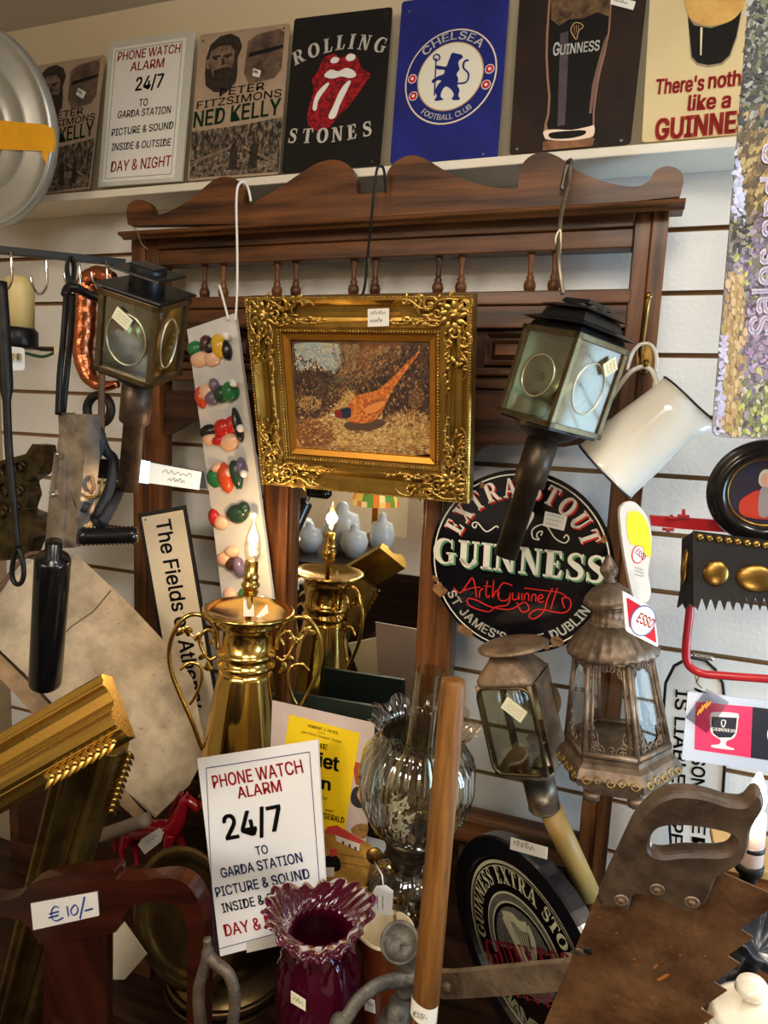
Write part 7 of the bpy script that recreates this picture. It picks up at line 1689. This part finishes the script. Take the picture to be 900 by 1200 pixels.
# ------------------------------------------------------------------ the shop behind, seen in the mirror
def QP(px, py, k_):
    p = P(px, py, -k_); return Vector((p.x, -.15-k_, p.z))
k1 = 1.45
a, c = QP(330, 660, k1), QP(520, 660, k1)
t = thing('display_table', 'dark display table in the mirror reflection under white china', 'table', at(Vector(((a.x+c.x)/2, a.y, 0))))
a.x = max(a.x, XL+.53)
tz = QP(430, 648, k1).z
MB().box((a.x-.5, a.y-.45, tz-.04), (c.x+.4, a.y+.3, tz), w_tb).build('table_top', t, True, .004)
MB().box((a.x-.45, a.y-.3, .0), (c.x+.35, a.y+.25, tz-.04), w_tb).build('panelled_base', t, True)
for i, (px, r, h) in enumerate(((350, .07, .15), (374, .06, .12), (400, .085, .2), (425, .06, .13), (447, .055, .17))):
    p = QP(px, 640, k1); z = Vector((p.x, p.y+.1*(i % 2), tz))
    MBp = MB().lathe([(0, 0), (r*.5, 0), (r*.9, h*.3), (r, h*.5), (r*.8, h*.8), (r*.35, h*.86), (r*.3, h), (r*.2, h*1.05), (0, h*1.08)], mat('grey_white_china', (206, 208, 210), .25), 28)
    o_ = MBp.build('china_jar'); o_.location = z
    tag(o_, 'white china jar in the mirror reflection, %s from its left edge' % ['first', 'second', 'third', 'fourth', 'fifth'][i], 'jar', 'china jars in the mirror')
p = QP(440, 588, 1.7); t = thing('stained_glass_lamp', 'stained glass table lamp lit red and orange in the mirror reflection', 'lamp', at(Vector((p.x, p.y, tz+.0))))
def tif(): 
    b = MB(); n = 24; cols = [mat('tiff_'+c_, v, .4, emit=.35) for c_, v in (('r', (210, 50, 30)), ('y', (255, 196, 80)), ('o', (240, 130, 40)), ('g', (110, 150, 60)), ('c', (255, 226, 150)))]
    prf = [(.03, .1), (.07, .085), (.095, .05), (.108, .01), (.11, -.015)]; rnd = random.Random(4)
    for i in range(len(prf)-1):
        for k_ in range(n):
            q = []
            for (r, z), kk in ((prf[i], k_), (prf[i], k_+1), (prf[i+1], k_+1), (prf[i+1], k_)): q.append((r*math.cos(2*PI*kk/n), r*math.sin(2*PI*kk/n), p.z-tz+z))
            b.add(q, [(0, 1, 2, 3)], rnd.choice(cols))
    return b
tif().build('shade', t); MB().lathe([(0, 0), (.08, 0), (.07, .02), (.015, .05), (.012, p.z-tz+.1), (0, p.z-tz+.105)], BRASSD, 24).build('stem', t)
p = QP(470, 720, 1.3)
t = thing('wall_clock', 'dark round clock in a carved case in the mirror reflection', 'clock', at(Vector((QP(470, 615, 2.5).x+.45, -3.44, QP(470, 615, 2.5).z))))
MB().lathe([(0, .0), (.2, 0), (.22, .03), (.17, .05), (.16, .03), (0, .03)], w_tb, 40, Matrix.Rotation(-PI/2, 4, 'X')).build('case', t); MB().lathe([(0, .032), (.155, .032)], mat('clock_face', (70, 62, 50), .4), 32, Matrix.Rotation(-PI/2, 4, 'X'), close=False).build('face', t)
# ------------------------------------------------------------------ tall landscape poster at the right edge
PLL = Plane((876, 0, .36), (1010, -8, .34), (834, 512, .34))
t = thing('landscape_poster', 'tall landscape photo sign with sideways white lettering at the right edge', 'sign', PLL.M)
q = PLL.L([(884, -70), (1030, -75), (1000, 520), (834, 512)])
b = MB().prism(rquad(q, .012), -.003, 0, mat('poster_hill_print', (120, 116, 108), .35, col2=(168, 164, 176), scale=10, detail=9)); b.build('panel', t)
b = MB(); O8 = lambda pts: PLL.L(pts); inside = .0005
pm = lambda n, c1, c2, sc: mat('landscape_'+n, c1, .35, col2=c2, scale=sc, detail=10, lo=.4, hi=.62)
LG = {'top': [pal(34, 42, 30), pal(62, 66, 50), pal(44, 44, 46), pal(120, 120, 112), pal(150, 148, 146), pal(96, 100, 70), pal(26, 26, 28)], 'fld': [pal(122, 98, 62), pal(168, 146, 92), pal(92, 74, 48), pal(140, 120, 76), pal(74, 62, 44)],
      'sky': [pal(168, 176, 206), pal(184, 190, 216), pal(196, 196, 220)], 'hse': [pal(66, 64, 66), pal(104, 100, 98), pal(136, 130, 120), pal(48, 48, 52), pal(150, 146, 90)], 'mid': [pal(98, 94, 106), pal(132, 122, 140), pal(150, 140, 156), pal(112, 108, 84), pal(120, 100, 130), pal(80, 78, 80)],
      'lil': [pal(168, 142, 176), pal(180, 156, 186), pal(156, 128, 160), pal(140, 126, 146)], 'tan': [pal(176, 146, 108), pal(156, 128, 92), pal(196, 172, 134), pal(166, 150, 96)], 'yel': [pal(150, 154, 84), pal(182, 184, 112), pal(128, 130, 90), pal(190, 184, 160), pal(110, 118, 84)], 'pale': [pal(184, 182, 210), pal(196, 194, 218), pal(176, 176, 202)]}
def lpaint(x, y, r):
    left = 877-(y+10)*.081; u = x-left
    if u < 2.5: return None, 0
    if y < 130+r.uniform(-20, 20): return r.choice(LG['top']), r.uniform(0, 3)
    if y < 255+r.uniform(-8, 8):
        if u < (y-160)*.22-r.uniform(0, 3): return r.choice(LG['sky']), r.uniform(0, 3)
        return r.choice(LG['fld'] if y > 150 else LG['fld']+LG['top']), 1.25+r.uniform(-.1, .1)
    if y < 292+r.uniform(-6, 6): return r.choice(LG['hse'] if u < 26 else LG['mid']), r.choice([0, PI/2])
    if u < 9+r.uniform(-3, 3) and y > 395: return r.choice(LG['pale']), r.uniform(0, 3)
    if u < 30-(460-y)*.05+r.uniform(-5, 5) and y > 318: return r.choice(LG['tan']), PI/2+.1+r.uniform(-.1, .1)
    if y > 440+r.uniform(-20, 20): return r.choice(LG['yel']+(LG['mid'] if r.random() < .3 else [])), r.uniform(.8, 2.2)
    if y > 370+r.uniform(-20, 20) and u > 30: return r.choice(LG['lil']+LG['mid'][:3]), r.uniform(0, 3)
    return r.choice(LG['mid']+(LG['yel'][:2] if r.random() < .4 else [])), r.uniform(.4, 2.6)
dabs(b, PLL, lpaint, 14000, 836, 1022, -64, 509, .0022, .0062, .0004, 14, 0, .5, 1e-7, (-9, max(p[0] for p in q)-.012, -9, 9))
b.build('landscape', t)
b = MB(); LIL = mat('pale_lilac_print', (226, 216, 236), .4); b.text('Sales and S', PLL.loc(903, 392), PLL.loc(921, 168), .024, LIL, .0028, .04); b.text('Parts', PLL.loc(930, 290), PLL.loc(938, 200), .024, LIL, .0028, .04); b.build('lettering', t)
c0 = PLL.loc(841, 502); MB().lathe([(0, .002), (.002, .0018), (.0022, .0005)], STUD, 12, at((c0[0], c0[1], 0))).build('nail_hole', t)
b = MB(); rod(b, PP((900, -60, .35), (900, -75, .2), (900, -80, .02)), .003, BLKMET, 8); b.build('bracket', t, True)
